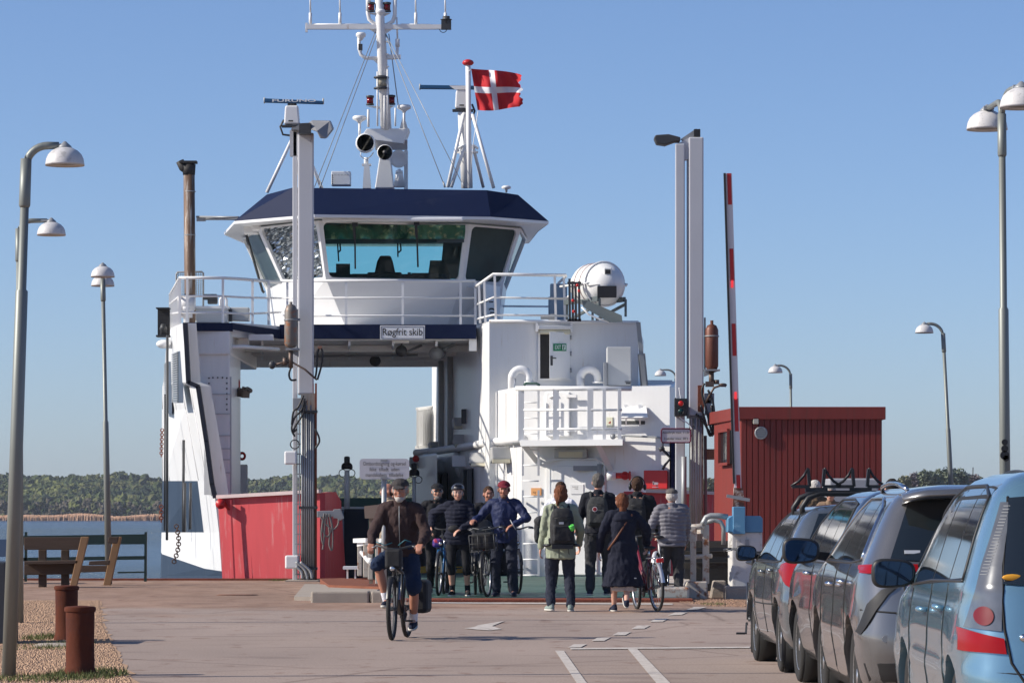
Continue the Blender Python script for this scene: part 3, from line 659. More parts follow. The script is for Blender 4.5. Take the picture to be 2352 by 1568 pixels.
# right of the balcony: flap, pipe, valve, fire box
f = MB(); f.prism([U(1426, 962, wY(1430) - .3), U(1488, 962, wY(1488) - .3), U(1484, 936, wY(1480) - .02), U(1432, 936, wY(1436) - .02)], (0, -.03, .03)); part(ferry, "locker_lid", f, WHITE2)
part(ferry, "locker_slot", onwall(1428, 1482, 966, 974, .01), DARK)
f = MB()
for xx in (1438, 1470): f.bar(U(xx, 930, wY(xx) - .05), U(xx, 940, wY(xx) - .08), .07, .05); f.bar(U(xx, 975, wY(xx) - .05), U(xx, 960, wY(xx) - .3), .03, .02)
part(ferry, "lid_bracket", f, WHITE2)
f = MB(); f.tube([U(1408, 1002, wY(1408) - .12), U(1435, 1000, wY(1435) - .14), U(1515, 1004, wY(1515) - .14), U(1522, 1010, wY(1522) - .14), U(1522, 1030, wY(1522) - .14)], .024, 6); f.ball(U(1408, 1002, wY(1408) - .12), .06, 8, 6); part(ferry, "grab_pipe", f, GREY)
f = MB(); f.tube([U(1518, 1028, 74.6), U(1530, 1040, 74.6), U(1540, 1052, 74.6), U(1527, 1068, 74.6), U(1522, 1078, 74.6)], .03, 6); f.cyl(U(1517, 1026, 74.6), U(1522, 1034, 74.6), .06); part(ferry, "hose_coupling", f, DARK)
f = MB(); c = U(1433, 1092, wY(1433) - .2); f.cyl(c + Vector((-.18, .0, 0)), c + Vector((.1, 0, 0)), .06); f.torus(c + Vector((.02, -.05, 0)), (0, 1, 0), .07, .018, 12, 5); f.torus(c + Vector((.12, 0, 0)), (1, 0, 0), .08, .02, 12, 5); part(ferry, "red_valve", f, RED)
f = MB(); f.cyl(c + Vector((-.34, .02, 0)), c + Vector((-.16, 0, 0)), .1, .08); part(ferry, "valve_flange", f, WHITE2)
fx = part(ferry, "fire_hose_box", onwall(1480, 1534, 1080, 1122, .22), RED, bevel=.012)
f = MB(); yy = wY(1507) - .245
f.prism([U(1500, 1107, yy), U(1511, 1107, yy), U(1511, 1117 - 4, yy), U(1500, 1113, yy)], (0, .012, 0)); f.prism([U(1511, 1108.5, yy), U(1516, 1108.5, yy), U(1516, 1110.5, yy), U(1511, 1110.5, yy)], (0, .012, 0)); f.prism([U(1499, 1105, yy), U(1502, 1105, yy), U(1502, 1113, yy), U(1499, 1113, yy)], (0, .012, 0)); f.prism([U(1498, 1117, yy), U(1517, 1117, yy), U(1517, 1118.5, yy), U(1498, 1118.5, yy)], (0, .012, 0))
part(fx, "pictogram", f, WHITE2)
# dark red right flap
f = MB(); f.prism([U(1433, 1128, 72.9), U(1500, 1128, 73.3), U(1645, 1133, 74.2), U(1645, 1420, 74.2), U(1437, 1420, 72.9)], (0, .2, 0)); part(ferry, "bow_flap", f, REDP)
f = MB(); f.bar(U(1480, 1127, 73.1), U(1640, 1132, 74.1), .1, .06); part(ferry, "flap_rim", f, mat("rim_white", (.7, .66, .64), .5))
# upper casing face: lamp, door, vents, air conditioner
def uY(px): return 77.15 + (px - 1124) / 342 * .85
def onup(x0, x1, y0, y1, d=.04, lift=0):
    f = MB(); f.prism([U(x0, y1, uY(x0) - lift), U(x1, y1, uY(x1) - lift), U(x1, y0, uY(x1) - lift), U(x0, y0, uY(x0) - lift)], (0, -d, 0)); return f
lt = part(ferry, "deck_lamp", onup(1236, 1312, 749, 757, .2), WHITE2, bevel=.01)
part(lt, "lamp_glass", onup(1238, 1310, 757, 768, .17), bpy.data.materials["lamp_glass"], bevel=.03)
f = MB()
for xx in (1233, 1313): f.bar(U(xx, 742, uY(xx) - .12), U(xx, 762, uY(xx) - .12), .05, .12)
part(lt, "bracket", f, WHITE2)
part(ferry, "doorway", onup(1240, 1262, 768, 869, .012), mat("doorway_shade", (.015, .015, .017), .7))  # flat panel painted near black for the shade inside the doorway
f = onup(1236, 1240.5, 764, 872, .05); f2 = onup(1236, 1315, 869.5, 873, .06)
fr_ = MB(); fr_.v += f.v + f2.v; fr_.f = f.f + [tuple(i + len(f.v) for i in q) for q in f2.f]; fr_.mi = [0] * len(fr_.f); fr_.sm = [False] * len(fr_.f)
part(ferry, "door_frame", fr_, WHITE2)
dl = MB(); dl.prism([U(1262, 869, uY(1262) - .35), U(1309, 869, uY(1309) - .02), U(1309, 763, uY(1309) - .02), U(1262, 762, uY(1262) - .35)], (0, -.05, 0)); dl = part(ferry, "door", dl, WHITE2, bevel=.01)
f = MB(); f.prism([U(1271, 806, uY(1271) - .345), U(1301, 806, uY(1301) - .14), U(1301, 789, uY(1301) - .14), U(1271, 789, uY(1271) - .345)], (0, -.012, 0)); sg = part(dl, "exit_sign", f, mat("exit_green", (.01, .24, .10), .45))
text(dl, "sign_lettering", "EXIT", U(1281.5, 797.5, uY(1281) - .325), .085, WHITE2, .155, rz=math.atan2(.2, .27))
f = MB(); f.prism([U(1291.5, 803, uY(1290) - .275), U(1299, 803, uY(1299) - .23), U(1299, 791.5, uY(1299) - .23), U(1291.5, 791.5, uY(1290) - .275)], (0, -.004, 0)); part(dl, "sign_symbol", f, WHITE2)
f = MB(); f.prism([U(1293.5, 802, uY(1293) - .272), U(1296, 802, uY(1296) - .255), U(1297, 793, uY(1297) - .25), U(1294.5, 793, uY(1294) - .266)], (0, -.012, 0)); part(dl, "sign_figure", f, bpy.data.materials["exit_green"])
f = MB(); f.box(U(1267, 828, uY(1267) - .38), (.05, .03, .2)); f.tube([U(1267, 822, uY(1267) - .42), U(1277, 822, uY(1277) - .36)], .014, 6); part(dl, "handle", f, DARK)
f = MB()
for yy in (775, 812, 850): f.cyl(U(1311, yy - 5, uY(1311) - .05), U(1311, yy + 5, uY(1311) - .05), .02)
part(dl, "hinge", f, GREY)
for x0 in (1180, 1337):
    f = MB(); Yv = uY(x0) - .35; a = U(x0 + 19, 868, Yv)
    f.tube([U(x0 - 4, 905, Yv)] + [U(x0 - 4, 868, Yv)] + arc(U(x0 + 16, 868, Yv), 20 * Yv / F, PI, 0, 10) + [U(x0 + 36, 878, Yv)], .085, 10); f.cyl(U(x0 + 36, 876, Yv), U(x0 + 36, 880, Yv), .12)
    part(ferry, "gooseneck_vent", f, WHITE2)
f = MB(); f.tube([U(1203, 884, 76.2), U(1208, 880, 76.2), U(1232, 880, 76.2), U(1240, 885, 76.2)], .03, 6); part(ferry, "green_hose", f, GREEN)
f = MB(); f.box(U(1421, 842, 76.9), (.5, .55, 88 * 77 / F)); ac = part(ferry, "air_unit", f, mat("unit_grey", (.52, .53, .52), .5, var=.05), bevel=.015)
f = MB(); f.box(U(1400, 860, 76.75) + Vector((-.09, 0, 0)), (.06, .38, .5)); part(ac, "side_grille", f, GREY)
f = MB(); f.box(U(1443, 880, 76.62) + Vector((0, 0, 0)), (.1, .02, .03)); f.box(U(1443, 876, 76.62), (.14, .012, .014)); part(ac, "latch", f, DARK)
# bridge deck
ZD = uz(745, 78)
NV2 = NAVY
def slab(pts, z0, z1): m = MB(); m.plan(pts, z0, z1); return m
part(ferry, "bridge_deck", slab([P2(530, 76.5), P2(640, 78.05), P2(1094, 78.1), P2(1094, 86.5), P2(560, 87), P2(532, 84)], uz(782, 78) + .01, ZD - .03), WHITE)
part(ferry, "deck_fascia", slab([P2(642, 77.98), P2(1094, 77.98), P2(1094, 78.08), P2(642, 78.08)], uz(778, 78), ZD), NV2)
part(ferry, "wing_deck", slab([P2(421, 75.8), P2(533, 76.0), P2(533, 86), P2(415, 86)], uz(757, 76) + .01, uz(743, 76)), WHITE)
part(ferry, "deck_fascia", slab([P2(420, 75.72), P2(535, 75.92), P2(535, 76.02), P2(420, 75.82)], uz(761, 76), uz(742, 76)), NV2)
f = MB(); f.prism([U(535, 742, 75.95), U(642, 757, 77.95), U(642, 778, 77.95), U(535, 757, 75.95)], (.02, .1, 0)); part(ferry, "deck_fascia", f, NV2)
f = MB(); f.prism([U(420, 757, 75.8), U(434, 760, 75.8), U(428, 786, 75.8)], (0, .1, 0)); part(ferry, "deck_gusset", f, NV2)
# soffit beams
f = MB(); zs = uz(782, 78)
for Yq in (80.2, 82.5, 84.8): f.plan([P2(560, Yq), P2(1090, Yq), P2(1090, Yq + .12), P2(560, Yq + .12)], zs - .14, zs)
f.plan([P2(555, 86.6), P2(1100, 86.2), P2(1100, 86.5), P2(555, 86.9)], zs - .22, zs + .3)
for xx in (600, 700, 800, 900, 1000): f.plan([P2(xx, 78.2), P2(xx + 5, 78.2), P2(xx + 5, 86), P2(xx, 86)], zs - .1, zs)
part(ferry, "soffit_beams", f, WHITE)
f = MB(); f.tube([U(515, 797, 76.3), U(560, 796, 76.6), U(640, 802, 77.5)], .04, 8); f.box(U(600, 775, 77), (.5, .3, .12)); f.box(U(560, 785, 77.5), (.2, .3, .3)); part(ferry, "soffit_pipe", f, WHITE2)
f = MB(); f.box(U(1086, 790, 78.2), (.16, .3, .3)); part(ferry, "soffit_bracket", f, WHITE2)
f = MB(); f.tube([U(715, 818, 82), U(960, 815, 82)], .03, 6); f.tube([U(925, 812, 79.5), U(968, 793, 80)], .03, 6); part(ferry, "soffit_conduit", f, GREY)
for xx, yy, Yq in ((922, 806, 79.0), (862, 829, 82.6)):
    f = MB(); f.smooth = True; c = U(xx, yy, Yq); f.lathe(c + Vector((0, -.12, 0)), (0, 1, 0), [(.12, 0), (.125, .04), (.09, .14), (.05, .26)], 14); f.bar(c + Vector((0, .1, 0)), c + Vector((0, .1, .26)), .04, .04); sp_ = part(ferry, "loudspeaker", f, DARK)
f = MB(); c = U(922, 781, 78.4); f.box(c, (.32, .2, .13)); part(ferry, "speaker_bracket", f, WHITE2)
f = MB(); f.cyl(U(1000, 812, 79), U(1010, 810, 80), .14); f.tube([U(1005, 808, 79.5), U(1045, 790, 79.5)], .04, 6); part(ferry, "deck_light", f, GREY)
# name sign
f = MB(); c = U(924.5, 763.5, 77.9); f.box(c, (103 * 77.9 / F, .03, 32.5 * 77.9 / F)); ns = part(ferry, "sign_board", f, mat("sign_white", (.80, .80, .80), .4, var=.02))
f = MB(); W_, H_ = 97 * 77.9 / F, 27 * 77.9 / F
for sx in (-1, 1): f.box(c + Vector((sx * W_ / 2, -.018, 0)), (.008, .006, H_)); f.box(c + Vector((0, -.018, sx * H_ / 2)), (W_, .006, .008))
part(ns, "sign_border", f, BLACK)
text(ns, "lettering", "Røgfrit skib", c + Vector((0, -.02, .005)), .145, BLACK, .84, bold=.008)
# ---------------- wheelhouse
zE, zT, zSill, zBot, zHead = uz(495, 77.8), uz(433, 78.6), uz(640, 78.6), ZD - .03, uz(508, 78.2)
top_ = [P2(556, 83.2), P2(590, 79.9), P2(731, 78.05), P2(1078, 79.0), P2(1197, 80.2), P2(1210, 83.2), P2(1120, 84.6), P2(680, 84.6)]
sil = [P2(611, 82.9), P2(648, 80.1), P2(748, 78.5), P2(1062, 79.35), P2(1156, 80.3), P2(1163, 82.9), P2(1090, 84.2), P2(700, 84.2)]
bot_ = [P2(628, 82.8), P2(660, 80.4), P2(795, 79.1), P2(1024, 79.9), P2(1143, 80.5), P2(1150, 82.7), P2(1060, 84.0), P2(730, 84.0)]
def lerp2(a, b_, t): return (a[0] + (b_[0] - a[0]) * t, a[1] + (b_[1] - a[1]) * t)
wh = MB()
B_ = [Vector((*p, zBot)) for p in bot_]; S_ = [Vector((*p, zSill)) for p in sil]; T_ = [Vector((*p, zHead)) for p in top_]
wh.rings([B_, S_], True, False)
wh.poly([Vector((*p, zBot + .9)) for p in [lerp2(a, b_, .35) for a, b_ in zip(bot_, sil)]])
HW = mat("wheelhouse_white", (.76, .76, .76), .35, var=.03, coat=.1)
whl = part(ferry, "wheelhouse_wall", wh, HW)
wins = {2: "front", 1: "left", 3: "right", 0: "side", 4: "side", 5: "rear", 6: "rear", 7: "rear"}
fm = MB(); panes = []
def bil(a, b_, c, d, u, v): return a.lerp(b_, u).lerp(d.lerp(c, u), v)   # a,b bottom; d,c top
for i in range(8):
    j = (i + 1) % 8; a, b_, c, d = S_[i], S_[j], T_[j], T_[i]
    wlen = (b_ - a).length; mu = min(.28, .075 / wlen + .004); u0, u1, v0, v1 = mu, 1 - mu, .012, .965
    nrm = (b_ - a).cross(d - a).normalized()
    n_ = 5; inner_ = []
    cu, cv = .1 / wlen, .09   # rounded corners
    for (cx_, cy_, a0) in ((u1 - cu, v1 - cv, 0), (u0 + cu, v1 - cv, 90), (u0 + cu, v0 + cv, 180), (u1 - cu, v0 + cv, 270)):
        for q_ in range(n_): an = R(a0 + 90 * q_ / (n_ - 1)); inner_.append((cx_ + cu * math.cos(an), cy_ + cv * math.sin(an)))
    outer_ = [(1, 1)] * n_ + [(0, 1)] * n_ + [(0, 0)] * n_ + [(1, 0)] * n_
    k = fm.add([bil(a, b_, c, d, u, v) for u, v in outer_] + [bil(a, b_, c, d, u, v) for u, v in inner_] + [bil(a, b_, c, d, u, v) + nrm * -.0 + (Vector((0, 81 + 2, 0)) * 0) for u, v in inner_])
    N = 4 * n_; ctr = sum((p for p in S_), Vector()) / 8; inw = nrm if (ctr - a).dot(nrm) > 0 else -nrm
    for q_ in range(N): fm.v[k + 2 * N + q_] = fm.v[k + N + q_] + inw * .07
    for q_ in range(N):
        r_ = (q_ + 1) % N
        if outer_[q_] == outer_[r_]: fm.face((k + q_, k + N + q_, k + N + r_))
        else: fm.face((k + q_, k + r_, k + N + r_, k + N + q_))
        fm.face((k + N + q_, k + N + r_, k + 2 * N + r_, k + 2 * N + q_))
    panes.append((i, [fm.v[k + N + q_] + inw * .045 for q_ in range(N)], (a, b_, c, d), inw))
part(ferry, "window_frame", fm, HW, fix=False)
GL = bpy.data.materials.new("cabin_glass"); GL.use_nodes = True; n = GL.node_tree; n.nodes.clear()
o_ = n.nodes.new("ShaderNodeOutputMaterial"); tr_ = n.nodes.new("ShaderNodeBsdfTransparent"); tr_.inputs[0].default_value = (.62, .88, .88, 1)
gl_ = n.nodes.new("ShaderNodeBsdfGlossy"); gl_.inputs["Roughness"].default_value = .03; gl_.inputs[0].default_value = (.9, .95, 1, 1)
lw = n.nodes.new("ShaderNodeLayerWeight"); lw.inputs[0].default_value = .22; ms = n.nodes.new("ShaderNodeMixShader")
n.links.new(lw.outputs["Fresnel"], ms.inputs[0]); n.links.new(tr_.outputs[0], ms.inputs[1]); n.links.new(gl_.outputs[0], ms.inputs[2]); n.links.new(ms.outputs[0], o_.inputs[0])
GDK = mat("cabin_glass_dark", (.045, .07, .07), .12, spec=.12, var=.5, scale=1.2)
FOIL = mat("foil_blind", (.30, .33, .35), .25, .95, var=.5, scale=30)
for nd in FOIL.node_tree.nodes:
    if nd.type == 'BUMP': nd.inputs["Distance"].default_value = .25
for i, pts, abcd, inw in panes:
    f = MB(); f.poly(pts)
    if i != 1: part(ferry, "cabin_window", f, GDK if i in (0, 3) else GL, fix=False)
    if i == 1:
        f = MB(); a, b_, c, d = abcd; rn = random.Random(2); n1, n2 = 22, 30
        f.add([bil(a, b_, c, d, .03 + .94 * q1 / n1, .01 + .95 * q2 / n2) + inw * (.075 + rn.uniform(-.045, .045)) for q2 in range(n2 + 1) for q1 in range(n1 + 1)])
        for q2 in range(n2):
            for q1 in range(n1): w_ = q2 * (n1 + 1) + q1; f.face((w_, w_ + 1, w_ + n1 + 2)); f.face((w_, w_ + n1 + 2, w_ + n1 + 1))
        part(ferry, "foil_blind", f, FOIL, fix=False)
# interior
IN = mat("cabin_dark", (.02, .024, .026), .6)
f = MB(); f.plan([lerp2(a, b_, .9) for a, b_ in zip(sil, top_)], zHead - .02, zHead + .06); part(ferry, "cabin_ceiling", f, mat("ceiling_grey", (.25, .3, .3), .8))
f = MB()
f.box(U(788, 622, 79.6), (.30, .08, .30), 0, .15); f.box(U(770, 632, 79.7), (.5, .3, .1)); f.box(U(830, 634, 79.8), (.4, .3, .08)); f.box(U(972, 632, 79.8), (.5, .3, .08)); f.box(U(905, 636, 79.6), (2.4, .4, .1))
f.box(U(940, 631, 79.6), (.07, .07, .1)); part(ferry, "console", f, IN)
f = MB(); c = U(884, 608, 80.6)
f.prism([U(858, 636, 80.6), U(910, 636, 80.6), U(902, 600, 80.6), U(897, 587, 80.6), U(873, 587, 80.6), U(866, 600, 80.6)], (0, .15, 0)); f.box(U(884, 632, 80.5), (.75, .5, .1)); part(ferry, "helm_chair", f, IN, bevel=.03)
f = MB(); f.prism([U(988, 598, 82), U(1020, 598, 82), U(1036, 640, 82), U(982, 640, 82)], (0, .1, 0)); part(ferry, "cabin_shelf", f, mat("cardboard", (.12, .10, .07), .8))
f = MB(); f.prism([U(1022, 520, 84), U(1075, 520, 83), U(1070, 640, 83), U(1010, 640, 84)], (0, .05, 0)); part(ferry, "cabin_partition", f, mat("partition", (.07, .085, .085), .7))
bl_ = MB(); n_ = 40
for i in range(n_ + 1):
    t = i / n_; x = 743 + 326 * t; ww = .05 * math.sin(t * 37) + .03 * math.sin(t * 90)
    bl_.add([U(x, 516, 78.6 + ww), U(x, 530, 78.7 - ww), U(x - t * 2, 549, 78.75 + ww)])
for i in range(n_):
    for r_ in range(2): bl_.smooth = True; bl_.face((3 * i + r_, 3 * i + 3 + r_, 3 * i + 4 + r_, 3 * i + 1 + r_))
part(ferry, "foil_valance", bl_, mat("green_foil", (.07, .18, .12), .25, .6, var=.7, scale=2.5, c2=(.50, .52, .30), c2amt=.42, bump=.6, bscale=6), fix=False)
f = MB(); f.bar(U(745, 555, 79), U(1066, 552, 79), .06, .09, (0, 0, 1)); part(ferry, "cabin_rail", f, mat("cabin_rail", (.05, .08, .10), .5))
for x0, y0, x1, y1 in ((815, 518, 816, 617), (957, 516, 960, 613)):
    f = MB(); f.bar(U(x0, y0, 78.05), U(x1, y1, 78.4), .035, .03); f.bar(U(x0 - 2, y0, 78.05), U(x0, y0 + 30, 78.1), .05, .03); f.box(U(x0, y0 - 2, 78.05), (.12, .08, .08)); part(ferry, "wiper", f, BLACK)
for x0, y0, x1, y1 in ((774, 540, 778, 600), (913, 545, 914, 590)):
    f = MB(); f.bar(U(x0, y0, 80.5), U(x1, y1, 80.5), .03, .03); f.tube([U(x0 + 6, 545, 80.5), U(x0 + 8, 575, 80.5), U(x0 + 2, 580, 80.5)], .02, 6); part(ferry, "cabin_stand", f, IN)
f = MB(); f.prism([U(740, 500, 77.85), U(1064, 499, 77.85), U(1064, 508, 77.85), U(740, 509, 77.85)], (0, .3, 0)); part(ferry, "blind_housing", f, HW, bevel=.03)
f = MB(); f.box(U(1168, 503, 78.8), (.22, .1, .1)); part(ferry, "wall_camera", f, BLACK, bevel=.03)
f = MB(); f.box(U(577, 525, 80.4), (.32, .3, .25)); f.box(U(590, 514, 80), (.2, .3, .3)); part(ferry, "eave_box", f, WHITE2, bevel=.02); f = MB(); f.box(U(1200, 508, 79.8), (.3, .3, .2)); f.box(U(1213, 513, 79.9), (.2, .3, .12)); part(ferry, "eave_box", f, WHITE2, bevel=.02)
f = MB(); f.tube([U(566, 540, 81.5), U(603, 668, 81.9), U(607, 672, 81.9)], .03, 6); part(ferry, "drain_pipe", f, DARK)
for x0, x1, Yq in ((668, 745, 79.9), (1075, 1150, 79.5)):
    f = MB(); f.tube([U(x0, 655, Yq + .3), U(x0, 660, Yq), U(x1, 657 if x0 < 900 else 663, Yq - (.5 if x0 < 900 else -.8))], .02, 6); part(ferry, "grab_rail", f, WHITE2)
# roof
e_ = [(538, 79.3), (722, 77.5), (1127, 78.15), (1260, 79.3), (1236, 81.5), (1215, 85), (1130, 86), (690, 86), (560, 85), (515, 82.4)]
t_ = [(613, 79.6), (672, 78.4), (1118, 79.0), (1190, 79.7), (1190, 82), (1175, 84), (1100, 85), (710, 85), (625, 84), (612, 82.4)]
E_ = [Vector((*P2(*p), zE)) for p in e_]; TT = [Vector((*P2(*p), zT if 0 < i < 3 else zT - .04)) for i, p in enumerate(t_)]
rf = MB(); rf.rings([E_, TT], True, False); rf.poly(TT); roof = part(ferry, "roof", rf, NAVY)
ev = MB(); cI = Vector((ux(900, 83), 83, 0)); low = [Vector((p.x, p.y, zE - .06)) for p in E_]
ev.rings([[p + Vector((0, 0, -.001)) for p in E_], low], True, False); ev.poly([Vector((p.x, p.y, zE - .05)) for p in E_]); part(ferry, "eave", ev, HW)
# railings on the bridge deck
def railing(name, pts, zt_, mids, zb, posts, r=.03, pw=.05, parent=ferry, m=WHITE2):
    f = MB()
    f.tube([Vector((p[0], p[1], zt_)) for p in pts], r * 1.15, 6)
    for z_ in mids: f.tube([Vector((p[0], p[1], z_)) for p in pts], r * .8, 6)
    for p in posts: f.bar((p[0], p[1], zb), (p[0], p[1], zt_), pw, pw * .7)
    return part(parent, name, f, m)
z1 = uz(645, 78.1); z2 = uz(684, 78.1); z3 = uz(725, 78.1)
railing("railing", [P2(x, 78.1) for x in (645, 1092)], z1, (z2, z3), ZD, [P2(x, 78.1) for x in (660, 795, 925, 1058, 1092)])
z1b = uz(638, 76); z2b = uz(681, 76); z3b = uz(720, 76); zb_ = uz(743, 76)
f = MB()
A = [(413, 638), (512, 638), (560, 641), (645, 649)]; Ys = [75.9, 76, 76.6, 78.1]
for dy, r in ((0, .035), (42, .024), (80, .024)): f.tube([U(x, y + dy * (1 - .15 * (x > 600)), Y_) for (x, y), Y_ in zip(A, Ys)], r, 6)
for x, y, Y_, L in ((430, 638, 75.9, 105), (512, 638, 76, 105), (580, 642, 76.9, 104), (617, 646, 77.5, 100)): f.bar(U(x, y, Y_), U(x, y + L, Y_), .05, .04)
part(ferry, "railing", f, WHITE2)
f = MB(); B2 = [(413, 638, 75.9), (391, 682, 86)]
for dy, dyb, r in ((0, 0, .035), (42, 22, .024), (80, 45, .024)): f.tube([U(413, 638 + dy, 75.9), U(391, 676 + dyb, 86)], r, 6)
for i in range(8): t = i / 7; f.bar(U(413 - 22 * t, 638 + 38 * t, 75.9 + 10 * t), U(413 - 22 * t, 744 + 10 * t, 75.9 + 10 * t), .06, .05)
part(ferry, "railing", f, WHITE2)
f = MB()
C = [(1092, 664, 78.0), (1133, 630, 76.8), (1313, 632, 77.5)]
for d_, r in (((664, 630, 632), .035), ((705, 683, 686), .024), ((738, 723, 725), .024)):
    f.tube([U(1092 if d_[0] == 664 else 1094, d_[0] - 5, 78.1), U(1133, d_[1], 77.2), U(1300 + (d_[2] > 640) * 8, d_[2], 77.8), ], r, 6)
for x, yt, Y_ in ((1100, 655, 77.9), (1112, 645, 77.6), (1136, 631, 77.2), (1274, 633, 77.7), (1295, 640, 78.5), (1283, 650, 80)): f.bar(U(x, yt, Y_), U(x + 3, 742, Y_), .05, .04)
f.tube([U(1300, 634, 77.8), U(1283, 650, 81)], .03, 6); f.tube([U(1308, 680, 77.8), U(1283, 692, 81)], .024, 6)
f.tube([U(1150, 703, 82), U(1270, 704, 82)], .024, 6); f.tube([U(1150, 742, 82), U(1270, 742, 82)], .03, 6)
part(ferry, "railing", f, WHITE2)
# things on the wing deck
f = MB(); f.box(U(488, 724, 77), (.66, .5, .32)); bx = part(ferry, "deck_locker", f, bpy.data.materials["unit_grey"], bevel=.02); f = MB(); f.box(U(488, 707, 77), (.7, .54, .05)); part(bx, "lid", f, WHITE2)
f = MB(); f.box(U(550, 722, 77.4), (.42, .4, .28)); part(ferry, "deck_locker", f, bpy.data.materials["unit_grey"], bevel=.02)
f = MB(); f.box(U(525, 724, 77.2), (.16, .3, .26)); part(ferry, "winch_gear", f, DARK, bevel=.02); f = MB(); f.cyl(U(477, 690, 79), U(500, 690, 79), .08); f.box(U(483, 682, 79), (.3, .2, .12)); part(ferry, "winch_drum", f, DARK, bevel=.02)
f = MB(); f.smooth = True; c = U(429, 696, 76.6); f.box(c, (.34, .3, .26)); f.lathe(c + Vector((0, 0, -.3)), (0, 0, 1), [(.12, 0), (.12, .1), (.17, .16), (.17, .22)], 12); f.cyl(U(428, 715, 76.6), U(428, 742, 76.6), .06); part(ferry, "vent_mushroom", f, WHITE2)
f = MB(); f.tube([U(506, 735, 78)] + [U(506, 695, 78)] + arc(U(513, 690, 78), .065, PI, 0, 6) + [U(520, 735, 78)], .03, 6); part(ferry, "pipe_loop", f, WHITE2)
# funnel
FUN = mat("funnel_rust", (.15, .095, .065), .55, .2, var=.3, scale=1.5, streak=True, c2=(.40, .38, .36), c2amt=.42)
f = MB(); f.smooth = True; Yf = 82
f.lathe(U(437, 745, Yf), (-.008, 0, 1), [(.10, 0), (.125, .1), (.125, 3.5)], 18); fu = part(ferry, "funnel", f, FUN)
f = MB(); zt_ = uz(373, Yf); f.tube([U(434, 402, Yf), U(434, 378, Yf)], [.135, .15], 16); f.tube([U(436, 392, Yf), U(420, 384, Yf), U(413, 370, Yf)], [.12, .1, .09], 12); f.box(U(433, 373, Yf), (.38, .3, .05)); part(fu, "funnel_cap", f, mat("soot", (.03, .028, .027), .7))
f = MB()
for yy in (440, 540, 640): f.torus(U(436, yy, Yf), (0, 0, 1), .125, .012, 18, 5)
part(fu, "band", f, GREY)
f = MB(); f.tube([U(452, 498, 82), U(548, 499, 81)], .025, 6); f.tube([U(452, 506, 82), U(470, 503, 82), U(548, 503, 81)], .03, 6); f.box(U(462, 503, 82), (.2, .1, .1)); part(ferry, "funnel_stay", f, GREY)
f = MB()
for i in range(13): f.tube([U(405 + i * 5.1, 626, 83.5), U(405 + i * 5.1, 680, 83.5)], .006, 4)
for i in range(12): f.tube([U(405, 626 + i * 4.8, 83.5), U(467, 626 + i * 4.8, 83.5)], .006, 4)
f.tube([U(405, 690, 83.5), U(405, 630, 83.5), U(408, 625, 83.5), U(463, 624, 83.5), U(467, 628, 83.5), U(467, 720, 83.5)], .022, 6); part(ferry, "mesh_guard", f, GREY)
# navigation light box at far left
f = MB(); f.prism([U(362, 710, 84), U(390, 710, 84), U(390, 774, 84), U(362, 774, 84)], (0, .06, 0)); f.prism([U(362, 708, 84), U(392, 708, 84), U(392, 711, 84), U(362, 711, 84)], (0, -.4, 0)); f.prism([U(362, 771, 84), U(392, 771, 84), U(392, 775, 84), U(362, 775, 84)], (0, -.4, 0)); nb_ = part(ferry, "light_screen", f, BLACK)
f = MB(); f.lathe(U(375, 770, 83.8), (0, 0, 1), [(.08, 0), (.07, .12), (.09, .14), (.05, .26)], 10); part(nb_, "navigation_light", f, DARK)
f = MB(); f.ball(U(376, 790, 82.6), (.17, .16, .1), 12, 8); f.box(U(388, 790, 82.7), (.12, .2, .2)); part(ferry, "side_lamp", f, WHITE2)
# ---------------- mast group on the roof
Ym = 82
rz_ = zT
f = MB(); f.prism([U(861, 432, Ym), U(905, 432, Ym), U(895, 345, Ym), U(874, 345, Ym)], (0, .7, 0)); f.plan([P2(928, Ym + .5), P2(937, Ym + .5), P2(937, Ym + .7), P2(928, Ym + .7)], rz_, uz(340, Ym)); mb_ = part(ferry, "mast_base", f, WHITE2, bevel=.02)
f = MB(); f.prism([U(842, 296, Ym - .1), U(940, 295, Ym - .1), U(927, 330, Ym - .1), U(862, 322, Ym - .1), U(822, 325, Ym - .1)], (0, .8, 0)); f.prism([U(862, 322, Ym - .1), U(936, 322, Ym - .1), U(936, 345, Ym + .7), U(862, 345, Ym + .7)], (0, .05, .02)); mast = part(ferry, "mast", f, WHITE2, bevel=.01)
def on(name, mb, m, **k): return part(mast, name, mb, m, **k)
f = MB(); f.smooth = True; f.tube([U(887, 300, Ym), U(874, 62, Ym), U(868, -40, Ym)], [.125, .105, .085], 14); on("pole", f, WHITE2)
f = MB(); f.bar(U(703, 62.5, Ym), U(1033, 62.5, Ym), .12, .10); f.tube([U(718, 57, Ym), U(850, 57, Ym)], .025, 6); f.tube([U(920, 57, Ym), U(990, 58, Ym)], .025, 6); f.prism([U(846, 66, Ym), U(902, 66, Ym), U(886, 78, Ym), U(868, 80, Ym)], (0, .06, 0)); f.box(U(704, 64, Ym), (.05, .1, .2)); on("yard", f, WHITE2)
for xx, y0 in ((713, -30), (781, -30), (955, -30), (1023, -20)):
    f = MB(); f.tube([U(xx, 58, Ym), U(xx, 30, Ym)], .035, 6); f.tube([U(xx, 30, Ym), U(xx - 1, y0, Ym)], .018, 6); on("antenna", f, WHITE2)
f = MB(); f.box(U(1025, 58, Ym), (.22, .15, .2)); f.cyl(U(1025, 55, Ym), U(1025, 38, Ym), .08); f.cyl(U(1025, 45, Ym), U(1025, 46, Ym), .13); f.torus(U(1018, 67, Ym), (0, 1, 0), .08, .008, 12, 4); on("yard_fitting", f, DARK)
